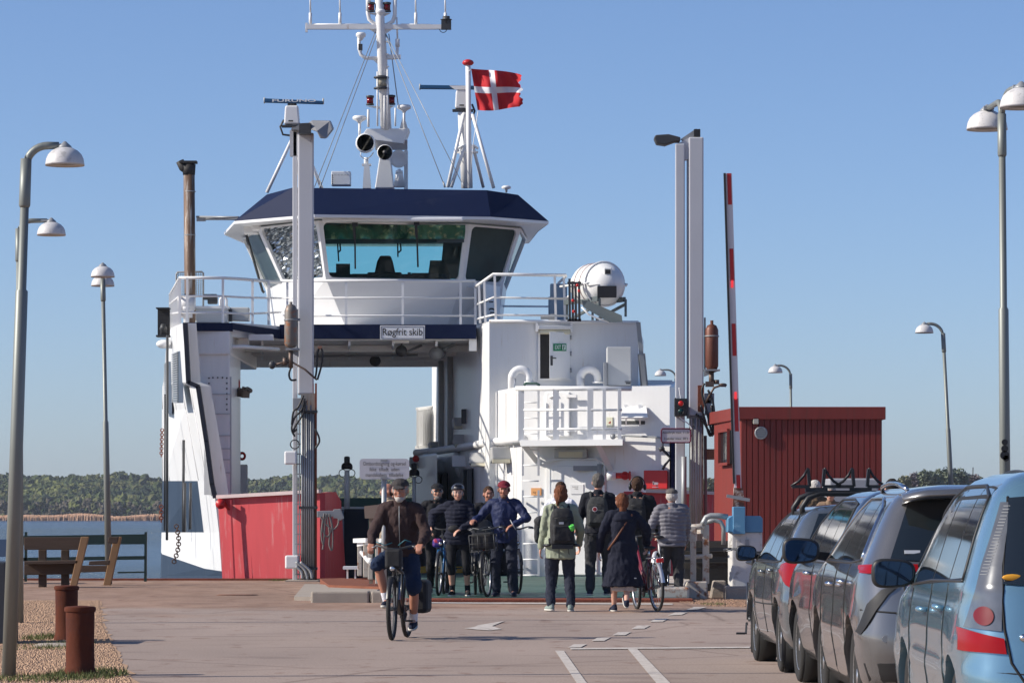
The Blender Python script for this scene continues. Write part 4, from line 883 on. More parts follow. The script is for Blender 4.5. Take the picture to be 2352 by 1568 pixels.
f = MB(); f.tube([U(845, 0, Ym), U(845, 30, Ym), U(848, 45, Ym), U(858, 54, Ym), U(872, 60, Ym)], .045, 8); f.tube([U(907, 0, Ym), U(907, 35, Ym), U(902, 50, Ym), U(888, 58, Ym), U(872, 60, Ym)], .045, 8); f.tube([U(846, -20, Ym), U(846, 26, Ym)], .055, 8); f.tube([U(907, -60, Ym), U(907, 8, Ym)], .02, 6); f.tube([U(902, -60, Ym), U(907, 8, Ym)], .02, 6); on("curved_arm", f, WHITE2)
LR = mat("red_lens", (.16, .004, .006), .15, var=.2)
for xx, yy in ((852, 19), (889, 19), (850, 233), (899, 232)):
    f = MB(); f.prism([U(xx + (-8 if xx < 870 else 8), yy + 11, Ym), U(874 + (9 if yy > 100 else 0), yy + 11, Ym), U(878 + (9 if yy > 100 else 0), yy + 21, Ym)], (0, .06, 0)); on("lamp_shelf", f, WHITE2)
    f = MB(); f.smooth = True; c = U(xx, yy + 9, Ym); f.lathe(c, (0, 0, 1), [(.09, 0), (.09, .03), (.07, .03)], 12); f.lathe(c + Vector((0, 0, .16)), (0, 0, 1), [(.07, 0), (.09, .01), (.09, .05), (.04, .06)], 12); lm = on("signal_lamp", f, DARK)
    f = MB(); f.smooth = True; f.lathe(c + Vector((0, 0, .03)), (0, 0, 1), [(.075, 0), (.075, .135)], 12); part(lm, "lens", f, LR)
for xx, yy, rr, hh in ((874, 24, .11, .5), (829, 77, .11, 0), (826, 268, .155, .6), (928, 243, .155, .6)):
    f = MB(); f.smooth = True; c = U(xx, yy, Ym - .05); f.lathe(c + Vector((0, 0, -.06)), (0, 0, 1), [(.03, -.1), (.05, -.06), (rr, 0), (rr, .05), (rr * .8, .075), (.01, .08)], 18)
    if hh: f.cyl(c + Vector((0, 0, -.1)), c + Vector((0.005 * 0, 0, -hh * .9)), .03)
    on("antenna_dome", f, WHITE2)
f = MB(); f.tube([U(824, 84, Ym), U(825, 112, Ym), U(829, 126, Ym), U(840, 134, Ym), U(872, 134, Ym)], .04, 8); f.prism([U(855, 136, Ym), U(870, 136, Ym), U(870, 150, Ym)], (0, .04, 0)); f.tube([U(880, 134, Ym), U(908, 134, Ym), U(912, 128, Ym), U(913, 100, Ym)], .035, 8); f.cyl(U(913, 108, Ym), U(913, 90, Ym), .05); f.tube([U(913, 90, Ym), U(911, 40, Ym)], .02, 6); f.box(U(905, 131, Ym), (.3, .1, .09)); on("side_arm", f, WHITE2)
f = MB(); f.box(U(828, 109, Ym), (.09, .08, .14)); on("small_box", f, DARK)
for yy in (92, 120, 148, 176, 268):
    f = MB(); f.tube([U(880, yy, Ym), U(892, yy + 6, Ym - .1)], .02, 6); on("step", f, WHITE2)
f = MB(); f.smooth = True; c = U(876, 205, Ym - .12); f.lathe(c, (0, 0, 1), [(.17, 0), (.17, .03), (.12, .05), (.12, .06)], 16); f.lathe(c + Vector((0, 0, .24)), (0, 0, 1), [(.12, -.02), (.17, 0), (.17, .03), (.08, .06)], 16); ml = on("masthead_lamp", f, DARK)
f = MB(); f.smooth = True; f.lathe(c + Vector((0, 0, .05)), (0, 0, 1), [(.115, 0), (.115, .18)], 14); part(ml, "lens", f, mat("clear_lens", (.42, .38, .28), .15))
f = MB()
for xx, y0, y1 in ((883, 220, 295), (890, 160, 295), (867, 165, 290), (846, 252, 292), (908, 248, 290)): f.tube([U(xx, y0, Ym - .2), U(xx, y1, Ym - .2)], .02 if xx != 846 else .028, 6)
f.prism([U(926, 265, Ym), U(932, 280, Ym), U(937, 295, Ym), U(918, 295, Ym)], (0, .05, 0)); on("whip_antenna", f, WHITE2)
# searchlight, horn, dish
f = MB(); f.smooth = True; c = U(839, 328, Ym - .7); f.lathe(c, (0, 1, 0), [(.19, 0), (.215, .02), (.22, .1), (.2, .3), (.12, .4), (.01, .42)], 22); slt = on("searchlight", f, WHITE2)
f = MB(); f.smooth = True; f.lathe(c + Vector((0, -.0, 0)), (0, 1, 0), [(.185, .0), (.18, .01), (.06, .03)], 22); part(slt, "lens", f, mat("lens_dark", (.06, .08, .08), .10, var=.5, scale=9))
f = MB(); f.tube([U(829, 350, Ym - .6), U(828, 358, Ym - .6), U(840, 368, Ym - .5), U(853, 358, Ym - .5), U(858, 350, Ym - .5)], .012, 5); f.cyl(U(841, 362, Ym - .5), U(841, 378, Ym - .5), .05); part(slt, "yoke", f, WHITE2)
f = MB(); f.prism([U(833, 432, Ym - .6), U(852, 432, Ym - .6), U(848, 380, Ym - .6), U(836, 380, Ym - .6)], (0, .2, 0)); f.box(U(842, 379, Ym - .5), (.2, .2, .04)); on("lamp_pedestal", f, WHITE2)
f = MB(); f.smooth = True; c = U(884, 350, Ym - .8); f.lathe(c, (0, 1, 0), [(.17, 0), (.175, .02), (.1, .16), (.06, .3), (.05, .6)], 20); hr = on("horn", f, WHITE2)
f = MB(); f.smooth = True; f.lathe(c + Vector((0, .0, 0)), (0, 1, 0), [(.16, .0), (.12, .005), (.08, .01), (.01, .012)], 20); part(hr, "horn_mouth", f, mat("horn_inside", (.30, .30, .30), .6))
f = MB(); f.smooth = True; f.lathe(c + Vector((0, -.005, 0)), (0, 1, 0), [(.05, .0), (.02, .002)], 16); f.ball(c + Vector((0, -.01, 0)), .035, 10, 6); part(hr, "horn_core", f, DARK)
f = MB(); f.smooth = True; c = U(916, 365, Ym + .2); f.lathe(c, (-.2, 1, .1), [(.01, .06), (.12, .045), (.19, 0), (.2, .01), (.12, .06), (.01, .08)], 22); on("dish", f, WHITE2)
f = MB(); f.smooth = True; f.lathe(U(917, 430, Ym - .4), (0, 0, 1), [(.13, 0), (.09, .28), (.09, .3), (.04, .3), (.04, .4)], 12); f.cyl(U(917, 398, Ym - .4), U(917, 392, Ym - .4), .08); on("small_pedestal", f, WHITE2)
# box unit on the roof
f = MB(); f.box(U(784, 411, 80.2), (44 * 80 / F, .4, 40 * 80 / F - .08)); ru = part(ferry, "roof_unit", f, WHITE2, bevel=.015)
f = MB()
for i in range(6): f.box(U(763.5, 403 + i * 4.6, 79.9), (.03, .12, .018))
part(ru, "louvre", f, DARK)
text(ru, "lettering", "Tlf. 42 49 24 06", U(784, 402, 79.98), .035, GREY, .32)
f = MB(); f.smooth = True; f.lathe(U(1163, 432, 80), (0, 0, 1), [(.02, -.1), (.03, -.03), (.1, -.01), (.1, .03), (.06, .05), (.01, .055)], 16); part(ferry, "gps_dome", f, WHITE2)
# radars
def radar(cx, cy, bx0, bx1, by, Yr, mastx, letters, half):
    f = MB(); f.smooth = True
    f.tube([U(mastx, 432, Yr), U(cx + (1 if half else 6), cy + 30, Yr)], .12 if half else .085, 12); rm = part(ferry, "radar_mast", f, WHITE2)
    f = MB(); c = U(cx, cy, Yr); f.prism([c + Vector((sx * .17 + dx, -.14, sz)) for sx, dx, sz in ((-1, 0, -.2), (1, 0, -.2), (1, -.03, .14), (.8, 0, .2), (-.8, 0, .2), (-1, .02, .14))], (0, .3, 0)); ru_ = part(rm, "radar_gearbox", f, WHITE2, bevel=.03)
    f = MB(); f.cyl(c + Vector((0, 0, .2)), c + Vector((0, 0, .27)), .1); f.box(c + Vector((0, 0, -.24)), (.45, .25, .04)); f.box(c + Vector((-.02, -.16, -.14)), (.1, .02, .03)); f.tube([c + Vector((-.18 if not half else .2, 0, -.1)), c + Vector((-.26 if not half else .26, 0, -.25)), c + Vector((-.2 if not half else .2, 0, -.42)), c + Vector((-.05, 0, -.44))], .025, 6); part(rm, "radar_fittings", f, DARK)
    f = MB(); f.prism([U(bx0, by - 4, Yr - .1), U(bx1, by + (2 if not half else -2), Yr - .1), U(bx1, by + (9 if not half else 6), Yr - .1), U(bx0, by + 5, Yr - .1)], (0, .14, 0)); sc = part(rm, "scanner", f, mat("scanner_blue", (.02, .09, .20), .35, var=.05) if not half else bpy.data.materials["scanner_blue"], bevel=.012)
    f = MB()
    for xx in (bx0, bx1): f.cyl(U(xx - 1, by + 1 + (2 if xx == bx1 and not half else 0), Yr - .03), U(xx + 2, by + 1 + (2 if xx == bx1 and not half else 0), Yr - .03), .066)
    part(sc, "end_cap", f, mat("cream", (.5, .48, .4), .5))
    if letters: text(sc, "lettering", letters, U(675, by + 1.5, Yr - .115), .058, WHITE2, .95, bold=.02)
    return rm
rm = radar(671, 265, 607, 742, 230, 80.5, 697, "FURUNO", False)
f = MB()
for a, b_ in (((680, 300), (613, 442)), ((684, 300), (742, 440))): f.tube([U(*a, 80.5), U(*b_, 80.3)], .04, 6)
f.tube([U(678, 282, 80.5), U(700, 432, 80.5)], .09, 8); part(rm, "brace", f, WHITE2)
rm = radar(1063, 229, 964, 1090, 199, 80.5, 1072, None, True)
f = MB(); f.prism([U(1032, 197, 80.35), U(1075, 197, 80.35), U(1075, 206, 80.35), U(1045, 206, 80.35)], (0, .05, 0)); part(rm, "scanner_clamp", f, WHITE2)
f = MB()
for a, b_ in (((1066, 262), (1028, 430)), ((1068, 335), (1036, 430)), ((1085, 262), (1134, 432)), ((1086, 335), (1110, 430))): f.tube([U(*a, 80.4), U(*b_, 80.2 if b_[0] < 1060 or b_[0] > 1120 else 81)], .038, 6)
f.tube([U(1049, 350, 80.4), U(1054, 340, 80.4), U(1062, 335, 80.4), U(1090, 335, 80.4), U(1098, 342, 80.4)], .03, 6); f.tube([U(1050, 350, 80.4), U(1098, 350, 80.4)], .03, 6); part(rm, "brace", f, WHITE2)
# flag pole and flag
f = MB(); f.tube([U(1080, 432, 80.0), U(1077, 325, 80.0), U(1075, 150, 80.0)], .055, 10); fp = part(ferry, "flagpole", f, WHITE2)
f = MB(); f.smooth = True; f.lathe(U(1075, 151, 80), (0, 0, 1), [(.04, 0), (.09, .01), (.13, .05), (.11, .1), (.05, .13), (.01, .135)], 14); part(fp, "finial", f, RED)
f = MB(); NX, NY = 44, 26; f.smooth = True
def fpnt(u, v):
    # outline of the flying flag: top edge, bottom edge
    xt, yt = 1082 + 112 * u, 158 + 13 * u - 5 * math.sin(u * 3.1) * u; xb, yb = 1097 + 102 * u, 253 - 5 * u + 3 * math.sin(u * 5)
    s_ = 1
    x = xt + (xb - xt) * v; y = yt + (yb - yt) * v
    if u > .93: x += 3.5 * math.sin(v * 17) * (u - .93) / .07 + 2 * math.sin(v * 43) * (u - .93) / .07
    d = .09 * math.sin(u * 9 + v * 3) * (.3 + u) + .035 * math.sin(u * 22 - v * 5) + .03 * math.sin(v * 9 + u * 4)
    return U(x, y, 79.95 + d)
for j in range(NY + 1):
    for i in range(NX + 1): f.v.append(fpnt(i / NX, j / NY))
for j in range(NY):
    for i in range(NX):
        uc, vc = (i + .5) / NX, (j + .5) / NY
        f.m = 1 if (.36 < uc < .485 or .43 < vc < .58) else 0
        a = j * (NX + 1) + i; f.face((a, a + 1, a + NX + 2, a + NX + 1))
part(fp, "flag", f, [mat("flag_red", (.48, .012, .02), .8, var=.1, scale=4), mat("flag_white", (.72, .71, .74), .8, var=.05)], fix=False)
f = MB(); f.tube([U(1098, 255, 79.95), U(1087, 330, 79.95), U(1079, 420, 79.95)], .008, 4); f.tube([U(1076, 165, 79.9), U(1082, 160, 79.95)], .01, 4); part(fp, "halyard", f, WHITE2)
# stays
f = MB()
for a, b_ in (((862, 74), (722, 430)), ((866, 78), (735, 432)), ((884, 76), (1022, 430)), ((886, 78), (1066, 430)), ((893, 78), (915, 245))): f.tube([U(*a, Ym), U(*b_, 79.5 if b_[1] > 300 else Ym)], .011, 4)
for b_ in ((1022, 430), (1066, 430), (735, 432)): f.tube([U(b_[0], b_[1], 79.5), U(b_[0] - (4 if b_[0] > 900 else -3), b_[1] - 12, 79.55)], .022, 5)
part(mast, "stay_wires", f, GREY)
# ---------------- life raft and gear on the right roof
RAFT = mat("raft_white", (.78, .78, .76), .35, var=.03)
c = U(1390, 652, 77.0); ax = Vector((-.42, .9, 0)).normalized()
f = MB(); f.smooth = True; Rr = .45
f.lathe(c, ax, [(.01, -.42), (.18, -.38), (.32, -.26), (.41, -.08), (Rr, .06), (Rr, .70), (.37, .92), (.2, 1.05), (.01, 1.09)], 32); raft = part(ferry, "life_raft", f, RAFT)
f = MB(); f.smooth = True
side = ax.cross(Vector((0, 0, 1)))
f.torus(c + ax * .03, ax, Rr + .01, .022, 32, 6); f.bar(c + side * .45 - ax * .1, c + side * .45 + ax * 1.2, .05, .04); f.bar(c - side * .45 - ax * .1, c - side * .45 + ax * 1.2, .05, .04); f.tube([c + side * .455 - ax * .06 + Vector((0, 0, -.03)), c + side * .3 - ax * .27 + Vector((0, 0, -.03)), c - ax * .38 + Vector((0, 0, -.03)), c - side * .3 - ax * .27 + Vector((0, 0, -.03)), c - side * .455 - ax * .06 + Vector((0, 0, -.03))], .022, 6); part(raft, "seam_band", f, RAFT)
f = MB(); f.box(U(1394, 670, 76.62), (.40, .12, .24)); part(raft, "label_panel", f, BLACK, bevel=.01)
f = MB(); f.box(U(1396, 624, 76.68), (.17, .1, .17)); fr2 = part(raft, "valve_housing", f, RAFT, bevel=.02); f = MB(); f.box(U(1396, 624, 76.62), (.11, .02, .09)); part(fr2, "valve_plate", f, BLACK)
f = MB()
for t in (.3, .55): f.torus(c + ax * t, ax, Rr + .008, .008, 28, 5)
part(raft, "lashing", f, mat("lashing", (.55, .40, .38), .7))
f = MB()
for s_ in (-.3, .3):
    a = c + side * s_ + Vector((0, 0, -.33)); f.bar(a - ax * .3, a + ax * 1.3, .06, .1); f.bar(a - ax * .35, a - ax * .35 + Vector((0, 0, -.36)), .05, .05); f.bar(a + ax * 1.2, a + ax * 1.2 + Vector((0, 0, -.36)), .05, .05); f.bar(a - ax * .35 + Vector((0, 0, -.1)), a + ax * 1 + Vector((0, 0, -.36)), .05, .05)
f.prism([U(1336, 690, 76.5), U(1350, 690, 76.5), U(1428, 724, 76.3), U(1430, 740, 76.3), U(1400, 740, 76.3), U(1340, 705, 76.5)], (0, .06, 0)); part(raft, "cradle", f, mat("cradle_grey", (.10, .12, .125), .45))
f = MB(); f.tube([U(1336, 705, 76.4), U(1352, 722, 76.4), U(1378, 733, 76.4), U(1405, 740, 76.4)], .02, 6); part(raft, "hose", f, WHITE2)
f = MB()
for xx in (1308, 1315, 1322, 1330): f.bar(U(xx, 640 + (xx % 3) * 6, 76.9), U(xx + 1, 738, 76.9), .05, .05)
f.bar(U(1303, 650, 76.9), U(1335, 650, 76.9), .04, .05); f.bar(U(1303, 735, 76.9), U(1335, 735, 76.9), .05, .05); for_ = part(ferry, "rescue_frame", f, DARK)
f = MB()
for xx, yy in ((1326, 655), (1330, 668), (1316, 690), (1318, 715)): f.ball(U(xx, yy, 76.8), .035, 6, 4)
part(for_, "red_fastener", f, RED)
f = MB(); f.box(U(1283, 697, 79), (.36, .5, .82)); f.box(U(1266, 712, 79), (.12, .4, .55)); part(ferry, "roof_cabinet", f, mat("cabinet_blue", (.16, .24, .33), .5), bevel=.02)
f = MB(); f.box(U(1258, 730, 78.2), (.3, .08, .06)); f.box(U(1270, 732, 78.2), (.12, .2, .2)); part(ferry, "deck_fitting", f, GREY)
f = MB(); f.plan([P2(1114, 79.1), P2(1149, 79.8), P2(1149, 81.2), P2(1114, 81.2)], ZD - .1, uz(655, 79.5)); part(ferry, "stair_housing", f, HW)
f = MB(); f.torus(U(1129, 718, 79.3), (0, 1, 0), .085, .02, 14, 5); f.box(U(1129, 718, 79.35), (.15, .03, .03)); f.box(U(1115, 692, 79.0), (.1, .05, .03)); f.box(U(1128, 693, 79.1), (.1, .05, .03)); part(ferry, "hand_wheel", f, DARK)
# aft pieces seen under the bridge: low bulwark
f = MB(); f.plan([P2(766, 96), P2(948, 96), P2(948, 97), P2(766, 97)], -1, uz(1143, 96)); part(ferry, "aft_bulwark", f, mat("dark_green_paint", (.012, .055, .045), .5))
# ------------------------------------------------------------------ ramp and quay furniture
ramp = thing("loading_ramp", (.3, 60, .1), "green steel loading ramp between the quay and the ferry, with a rusty front edge", "ramp")
f = MB(); f.plan([(-2.0, 55.5), (2.68, 55.5), (3.2, 66.05), (-2.4, 66.05)], -.35, .125); part(ramp, "ramp_plate", f, GREEN)
f = MB(); f.plan([(-2.0, 55.02), (2.7, 55.02), (2.7, 55.5), (-2.0, 55.5)], -.3, .15); part(ramp, "front_edge", f, RUST, bevel=.02)
f = MB(); f.plan([(2.2, 56), (2.68, 56), (3.2, 66), (2.7, 66)], .12, .30); part(ramp, "side_kerb", f, mat("rusty_white", (.55, .50, .44), .7, c2=(.30, .11, .04), c2amt=.42, scale=4), bevel=.03)
RW = bpy.data.materials["rusty_white"]
# kerb stones
for i, (x0, x1, lb) in enumerate(((714, 848, "long weathered concrete kerb stone left of the ramp, with a dark front face"), (852, 880, "short end kerb stone beside the sign post"))):
    f = MB(); Yk = 54.6; f.box(((ux(x0, Yk) + ux(x1, Yk)) / 2, Yk + .3, .16), (ux(x1, Yk) - ux(x0, Yk), .6, .22)); single("kerb_stone", f, CONC, lb, "kerb stone", None, .03)
f = MB(); f.plan([(ux(716, 60) - .05, 56), (-2.05, 55.4), (-2.05, 61), (ux(730, 66), 66), (ux(700, 66), 66)], .08, .16); single("concrete_apron", f, CONC, "raised concrete slab behind the kerb stones left of the ramp", "concrete slab")
f = MB(); f.plan([(ux(755, 63), 63), (-2.1, 61.2), (-2.1, 66), (ux(780, 69), 70), (ux(735, 69), 69)], .10, .20); single("rusty_plate", f, RUST2, "orange rusted steel plate lying at the foot of the guide tower, on the quay", "steel plate")
for i, (px, w_, lb) in enumerate(((1572, .5, "pale rust-streaked concrete wedge block by the right railing"), (1600, .42, "low mossy concrete block at the foot of the barrier"))):
    Yk = 57 if i == 0 else 57.6; f = MB(); x0, x1 = (ux(1570, Yk), ux(1625, Yk)) if i == 0 else (ux(1632, Yk), ux(1668, Yk))
    f.prism([(x0 - .06 * (i == 0), Yk, .09), (x1, Yk, .09), (x1, Yk, .37), (x0 + .05, Yk, .37)], (0, .4, 0)); single("concrete_block", f, RW if i == 0 else CONC, lb, "concrete block", None, .02)
# ---------------- guide towers
TW = STEELP
def rbox(mb, px0, px1, y0, y1, Y, d): mb.prism([U(px0, y1, Y), U(px1, y1, Y), U(px1, y0, Y), U(px0, y0, Y)], (0, d, 0))
lt_ = thing("guide_tower", U(704, 1330, 72), "tall grey steel guide tower at the left of the ramp, floodlight facing right on top", "guide tower", "guide towers either side of the ramp")
f = MB(); f.plan([P2(684, 72), P2(721, 72), P2(721, 72.5), P2(684, 72.5)], uz(905, 72), uz(305, 72)); part(lt_, "column", f, TW, bevel=.03)
f = MB(); f.plan([P2(672, 72.1), P2(683, 72.1), P2(683, 72.4), P2(672, 72.4)], .1, uz(300, 72)); part(lt_, "side_rail", f, TW, bevel=.015)
f = MB(); f.box(U(678, 330, 72.2), (.2, .2, .5)); part(lt_, "bracket", f, TW)
LOWM = mat("weathered_truss", (.27, .25, .23), .65, .2, var=.3, scale=3, streak=True, c2=(.22, .10, .05), c2amt=.4)
f = MB(); f.plan([P2(691, 72), P2(724, 72), P2(724, 72.45), P2(691, 72.45)], .1, uz(903, 72)); part(lt_, "lower_column", f, LOWM)
f = MB(); f.plan([P2(723.5, 71.95), P2(728, 71.95), P2(728, 72.3), P2(723.5, 72.3)], .1, uz(880, 72)); part(lt_, "rusty_flange", f, RUST)
def cables(parent, x0, n, y0, y1, Y, m, r=.012, dx=3.4):
    for i in range(n):
        f = MB(); x = x0 + i * dx; f.tube([U(x, y0 + (i % 2) * 20, Y), U(x + .4 * math.sin(i), (y0 + y1) / 2, Y - .02), U(x + .5, y1, Y)], r, 5); part(parent, "cable", f, m)
cables(lt_, 694, 6, 930, 1325, 71.93, GALV, .02, 5)
f = MB()
for i in range(17): f.box(U(684.5, 950 + i * 23, 72), (.1, .06, .022))
for xx in (682, 687.5): f.bar(U(xx, 940, 71.95), U(xx, 1330, 71.95), .025, .03)
part(lt_, "cable_ladder", f, GALV)
f = MB()
for yy in (945, 1165, 1305): f.box(U(708, yy, 71.95), (.36, .12, .05))
part(lt_, "clamp_band", f, DARK)
f = MB(); f.box(U(668, 1051, 71.9), (.24, .25, .26)); part(lt_, "switch_box", f, WHITE2, bevel=.03)
f = MB(); f.box(U(671, 1290, 71.9), (.26, .25, .26)); part(lt_, "switch_box", f, WHITE2, bevel=.03)
f = MB(); f.box(U(682, 928, 71.85), (.16, .12, .24)); part(lt_, "junction_box", f, GREY, bevel=.01)
def hose(parent, pts, Y, r, m, name="hose"):
    pp_ = [U(*p, Y) for p in pts]; out = []
    for i in range(len(pp_) - 1):
        p0 = pp_[max(0, i - 1)]; p1 = pp_[i]; p2 = pp_[i + 1]; p3 = pp_[min(len(pp_) - 1, i + 2)]
        for k_ in range(5):
            t = k_ / 5; out.append(.5 * ((2 * p1) + (p2 - p0) * t + (2 * p0 - 5 * p1 + 4 * p2 - p3) * t * t + (3 * p1 - p0 - 3 * p2 + p3) * t ** 3))
    out.append(pp_[-1]); f = MB(); f.tube(out, r, 6); return part(parent, name, f, m)
for pts in ([(733, 798), (729, 815), (727, 850), (724, 868)], [(737, 798), (741, 812), (738, 840), (729, 872)], [(724, 985), (732, 1002), (733, 1015), (724, 1030)], [(700, 915), (693, 940), (676, 960), (670, 985), (677, 1002)], [(703, 920), (696, 950), (680, 975), (673, 992), (682, 985)], [(697, 908), (685, 935), (674, 945), (670, 975)], [(670, 840), (664, 858), (668, 872), (681, 872)]):
    hose(lt_, pts, 71.8, .022, BLACK)
f = MB(); f.torus(U(677, 1020, 71.85), (0, 1, 0), .085, .012, 16, 5); part(lt_, "cable_loop", f, BLACK)
f = MB(); f.smooth = True; f.lathe(U(735, 801, 71.8), (0, 0, 1), [(.03, 0), (.05, .03), (.04, .06), (.01, .07)], 8); part(lt_, "hose_end", f, mat("copper", (.5, .25, .15), .5))
for pts in ([(680, 1290), (700, 1308), (706, 1330)], [(680, 1300), (692, 1312), (694, 1328)], [(690, 1290), (712, 1310), (716, 1328)]): hose(lt_, pts, 71.7, .03, GALV, "conduit")
CYLG = mat("cylinder_grey", (.19, .17, .15), .5, .2, var=.3, scale=4, c2=(.30, .12, .05), c2amt=.42)
CYLR = mat("cylinder_rust", (.13, .045, .028), .5, .2, var=.4, scale=4)
f = MB(); f.smooth = True; f.lathe(U(668, 797, 71.7), (0, 0, 1), [(.02, -.02), (.1, .0), (.125, .06), (.125, .70), (.09, .80), (.03, .83), (.03, .88)], 18); ac_ = part(lt_, "gas_cylinder", f, CYLG)
f = MB(); f.torus(U(668, 735, 71.7), (0, 0, 1), .13, .014, 18, 5); f.box(U(681, 734, 71.75), (.14, .08, .05)); part(ac_, "strap", f, GREY)
f = MB(); f.box(U(672, 802, 71.75), (.26, .26, .04)); f.box(U(683, 760, 71.9), (.03, .1, .85)); f.prism([U(660, 804, 71.8), U(686, 804, 71.8), U(686, 820, 71.8)], (0, .04, 0)); part(lt_, "cylinder_bracket", f, GREY)
f = MB(); f.cyl(U(668, 806, 71.7), U(668, 845, 71.7), .045); f.tube([U(630, 838, 71.7), U(650, 832, 71.7), U(672, 832, 71.7), U(700, 848, 71.6), U(728, 872, 71.6)], .022, 6); f.cyl(U(655, 822, 71.7), U(655, 838, 71.7), .05); part(lt_, "valve", f, mat("brown_metal", (.13, .09, .07), .5, .4))
f = MB(); f.ball(U(625, 838, 71.7), (.07, .06, .08), 10, 7); part(lt_, "pressure_bulb", f, DARK)
f = MB(); f.prism([U(694, 292, 71.9), U(716, 277, 71.9), U(757, 278, 71.7), U(765, 297, 71.6), U(748, 319, 71.5), U(735, 318, 71.5), U(728, 303, 71.5)], (0, .5, .06)); fl_ = part(lt_, "floodlight", f, mat("lamp_alu", (.30, .30, .30), .4, .3), bevel=.02)
f = MB(); f.prism([U(668, 297, 71.8), U(694, 283, 71.8), U(712, 282, 71.8), U(700, 300, 71.8)], (0, .4, 0)); part(lt_, "floodlight_shade", f, bpy.data.materials["lamp_alu"])
f = MB(); f.box(U(701, 297, 71.8), (.22, .3, .2)); part(lt_, "floodlight_mount", f, DARK)
f = MB(); f.plan([(ux(660, 72), 71.3), (ux(735, 72), 71.3), (ux(735, 72), 72.6), (ux(660, 72), 72.6)], .085, .125); part(lt_, "base_plate", f, CONC)
# right tower
rt_ = thing("guide_tower", U(1590, 1340, 70), "tall grey steel guide tower at the right of the ramp, floodlight pointing left", "guide tower", "guide towers either side of the ramp")
Yt = 70
f = MB(); f.plan([P2(1551, Yt), P2(1573, Yt), P2(1573, Yt + .3), P2(1551, Yt + .3)], .1, uz(330, Yt)); part(rt_, "column", f, TW, bevel=.02)
f = MB(); f.plan([P2(1582, Yt), P2(1616, Yt), P2(1616, Yt + .4), P2(1582, Yt + .4)], uz(955, Yt), uz(315, Yt)); part(rt_, "column", f, TW, bevel=.025)
f = MB(); f.prism([U(1553, 372, Yt + .05), U(1582, 366, Yt + .05), U(1582, 317, Yt + .05), U(1553, 332, Yt + .05)], (0, .2, 0)); f.plan([P2(1577, Yt + .1), P2(1583, Yt + .1), P2(1583, Yt + .25), P2(1577, Yt + .25)], uz(960, Yt), uz(350, Yt)); part(rt_, "head_plate", f, TW)
f = MB(); f.plan([P2(1583, Yt), P2(1616, Yt), P2(1616, Yt + .35), P2(1583, Yt + .35)], .1, uz(955, Yt)); part(rt_, "lower_column", f, LOWM)
f = MB(); f.tube([U(1571, 1200, Yt - .1), U(1571, 1048, Yt - .1)], .05, 8); part(rt_, "conduit", f, GALV)
cables(rt_, 1588, 6, 960, 1270, Yt - .07, GALV, .017, 4.5)
f = MB()
for i in range(18): f.box(U(1594, 975 + i * 20, Yt - .05), (.12, .05, .018))
for xx in (1588, 1600): f.bar(U(xx, 960, Yt - .08), U(xx, 1330, Yt - .08), .02, .02)
part(rt_, "cable_ladder", f, GALV)
f = MB(); f.smooth = True; f.lathe(U(1635, 845, Yt), (0, 0, 1), [(.03, -.06), (.1, -.02), (.125, .04), (.125, .72), (.09, .80), (.03, .83), (.03, .9)], 18); ac_ = part(rt_, "gas_cylinder", f, CYLR)
f = MB(); f.torus(U(1635, 772, Yt), (0, 0, 1), .13, .014, 18, 5); part(ac_, "strap", f, GREY)
f = MB(); f.box(U(1635, 850, Yt), (.3, .25, .03)); f.prism([U(1617, 853, Yt), U(1652, 851, Yt), U(1617, 865, Yt)], (0, .04, 0)); f.box(U(1619, 790, Yt + .1), (.03, .1, 1.0)); part(rt_, "cylinder_bracket", f, GREY)
f = MB(); f.cyl(U(1634, 852, Yt), U(1634, 885, Yt), .05); f.box(U(1630, 882, Yt), (.16, .1, .1)); f.tube([U(1620, 925, Yt - .1), U(1640, 890, Yt - .1), U(1655, 885, Yt - .1), U(1668, 886, Yt - .1)], .025, 6); f.torus(U(1660, 884, Yt), (0, .3, 1), .07, .014, 14, 5); f.cyl(U(1646, 872, Yt), U(1646, 882, Yt), .05); part(rt_, "valve", f, bpy.data.materials["brown_metal"])
for pts in ([(1626, 895), (1638, 925), (1641, 975), (1636, 1000), (1626, 985)], [(1618, 880), (1612, 900), (1622, 940), (1634, 990)], [(1598, 950), (1612, 962), (1625, 985)], [(1610, 930), (1618, 960), (1630, 1000), (1637, 980), (1634, 930)]): hose(rt_, pts, Yt - .1, .024, BLACK)
f = MB(); f.box(U(1628, 915, Yt), (.2, .14, .2)); f.box(U(1626, 935, Yt), (.12, .14, .3)); part(rt_, "control_box", f, GREY, bevel=.01)
f = MB(); f.box(U(1610, 915, Yt - .02), (.12, .03, .5)); part(rt_, "rust_patch", f, RUST)
f = MB(); f.prism([U(1502, 316, Yt), U(1506, 310, Yt), U(1536, 308, Yt), U(1563, 315, Yt), U(1563, 325, Yt), U(1550, 325, Yt), U(1528, 333, Yt), U(1508, 330, Yt)], (0, .35, 0)); part(rt_, "floodlight", f, DARK, bevel=.02)
f = MB(); f.prism([U(1563, 320, Yt + .1), U(1600, 295, Yt + .1), U(1600, 315, Yt + .1), U(1570, 328, Yt + .1)], (0, .03, 0)); part(rt_, "floodlight_shade", f, bpy.data.materials["lamp_alu"])
f = MB(); f.box(U(1601, 306, Yt + .1), (.12, .14, .14)); part(rt_, "floodlight_mount", f, BLACK)
f = MB(); f.tube([U(1620, 1000, Yt + .2), U(1622, 1330, Yt + .2)], .03, 6); part(rt_, "thin_pole", f, GREY)
f = MB(); f.box(U(1629, 1043, Yt + .3), (.20, .2, .20)); part(rt_, "junction_box", f, mat("box_brown", (.30, .20, .13), .6), bevel=.01)
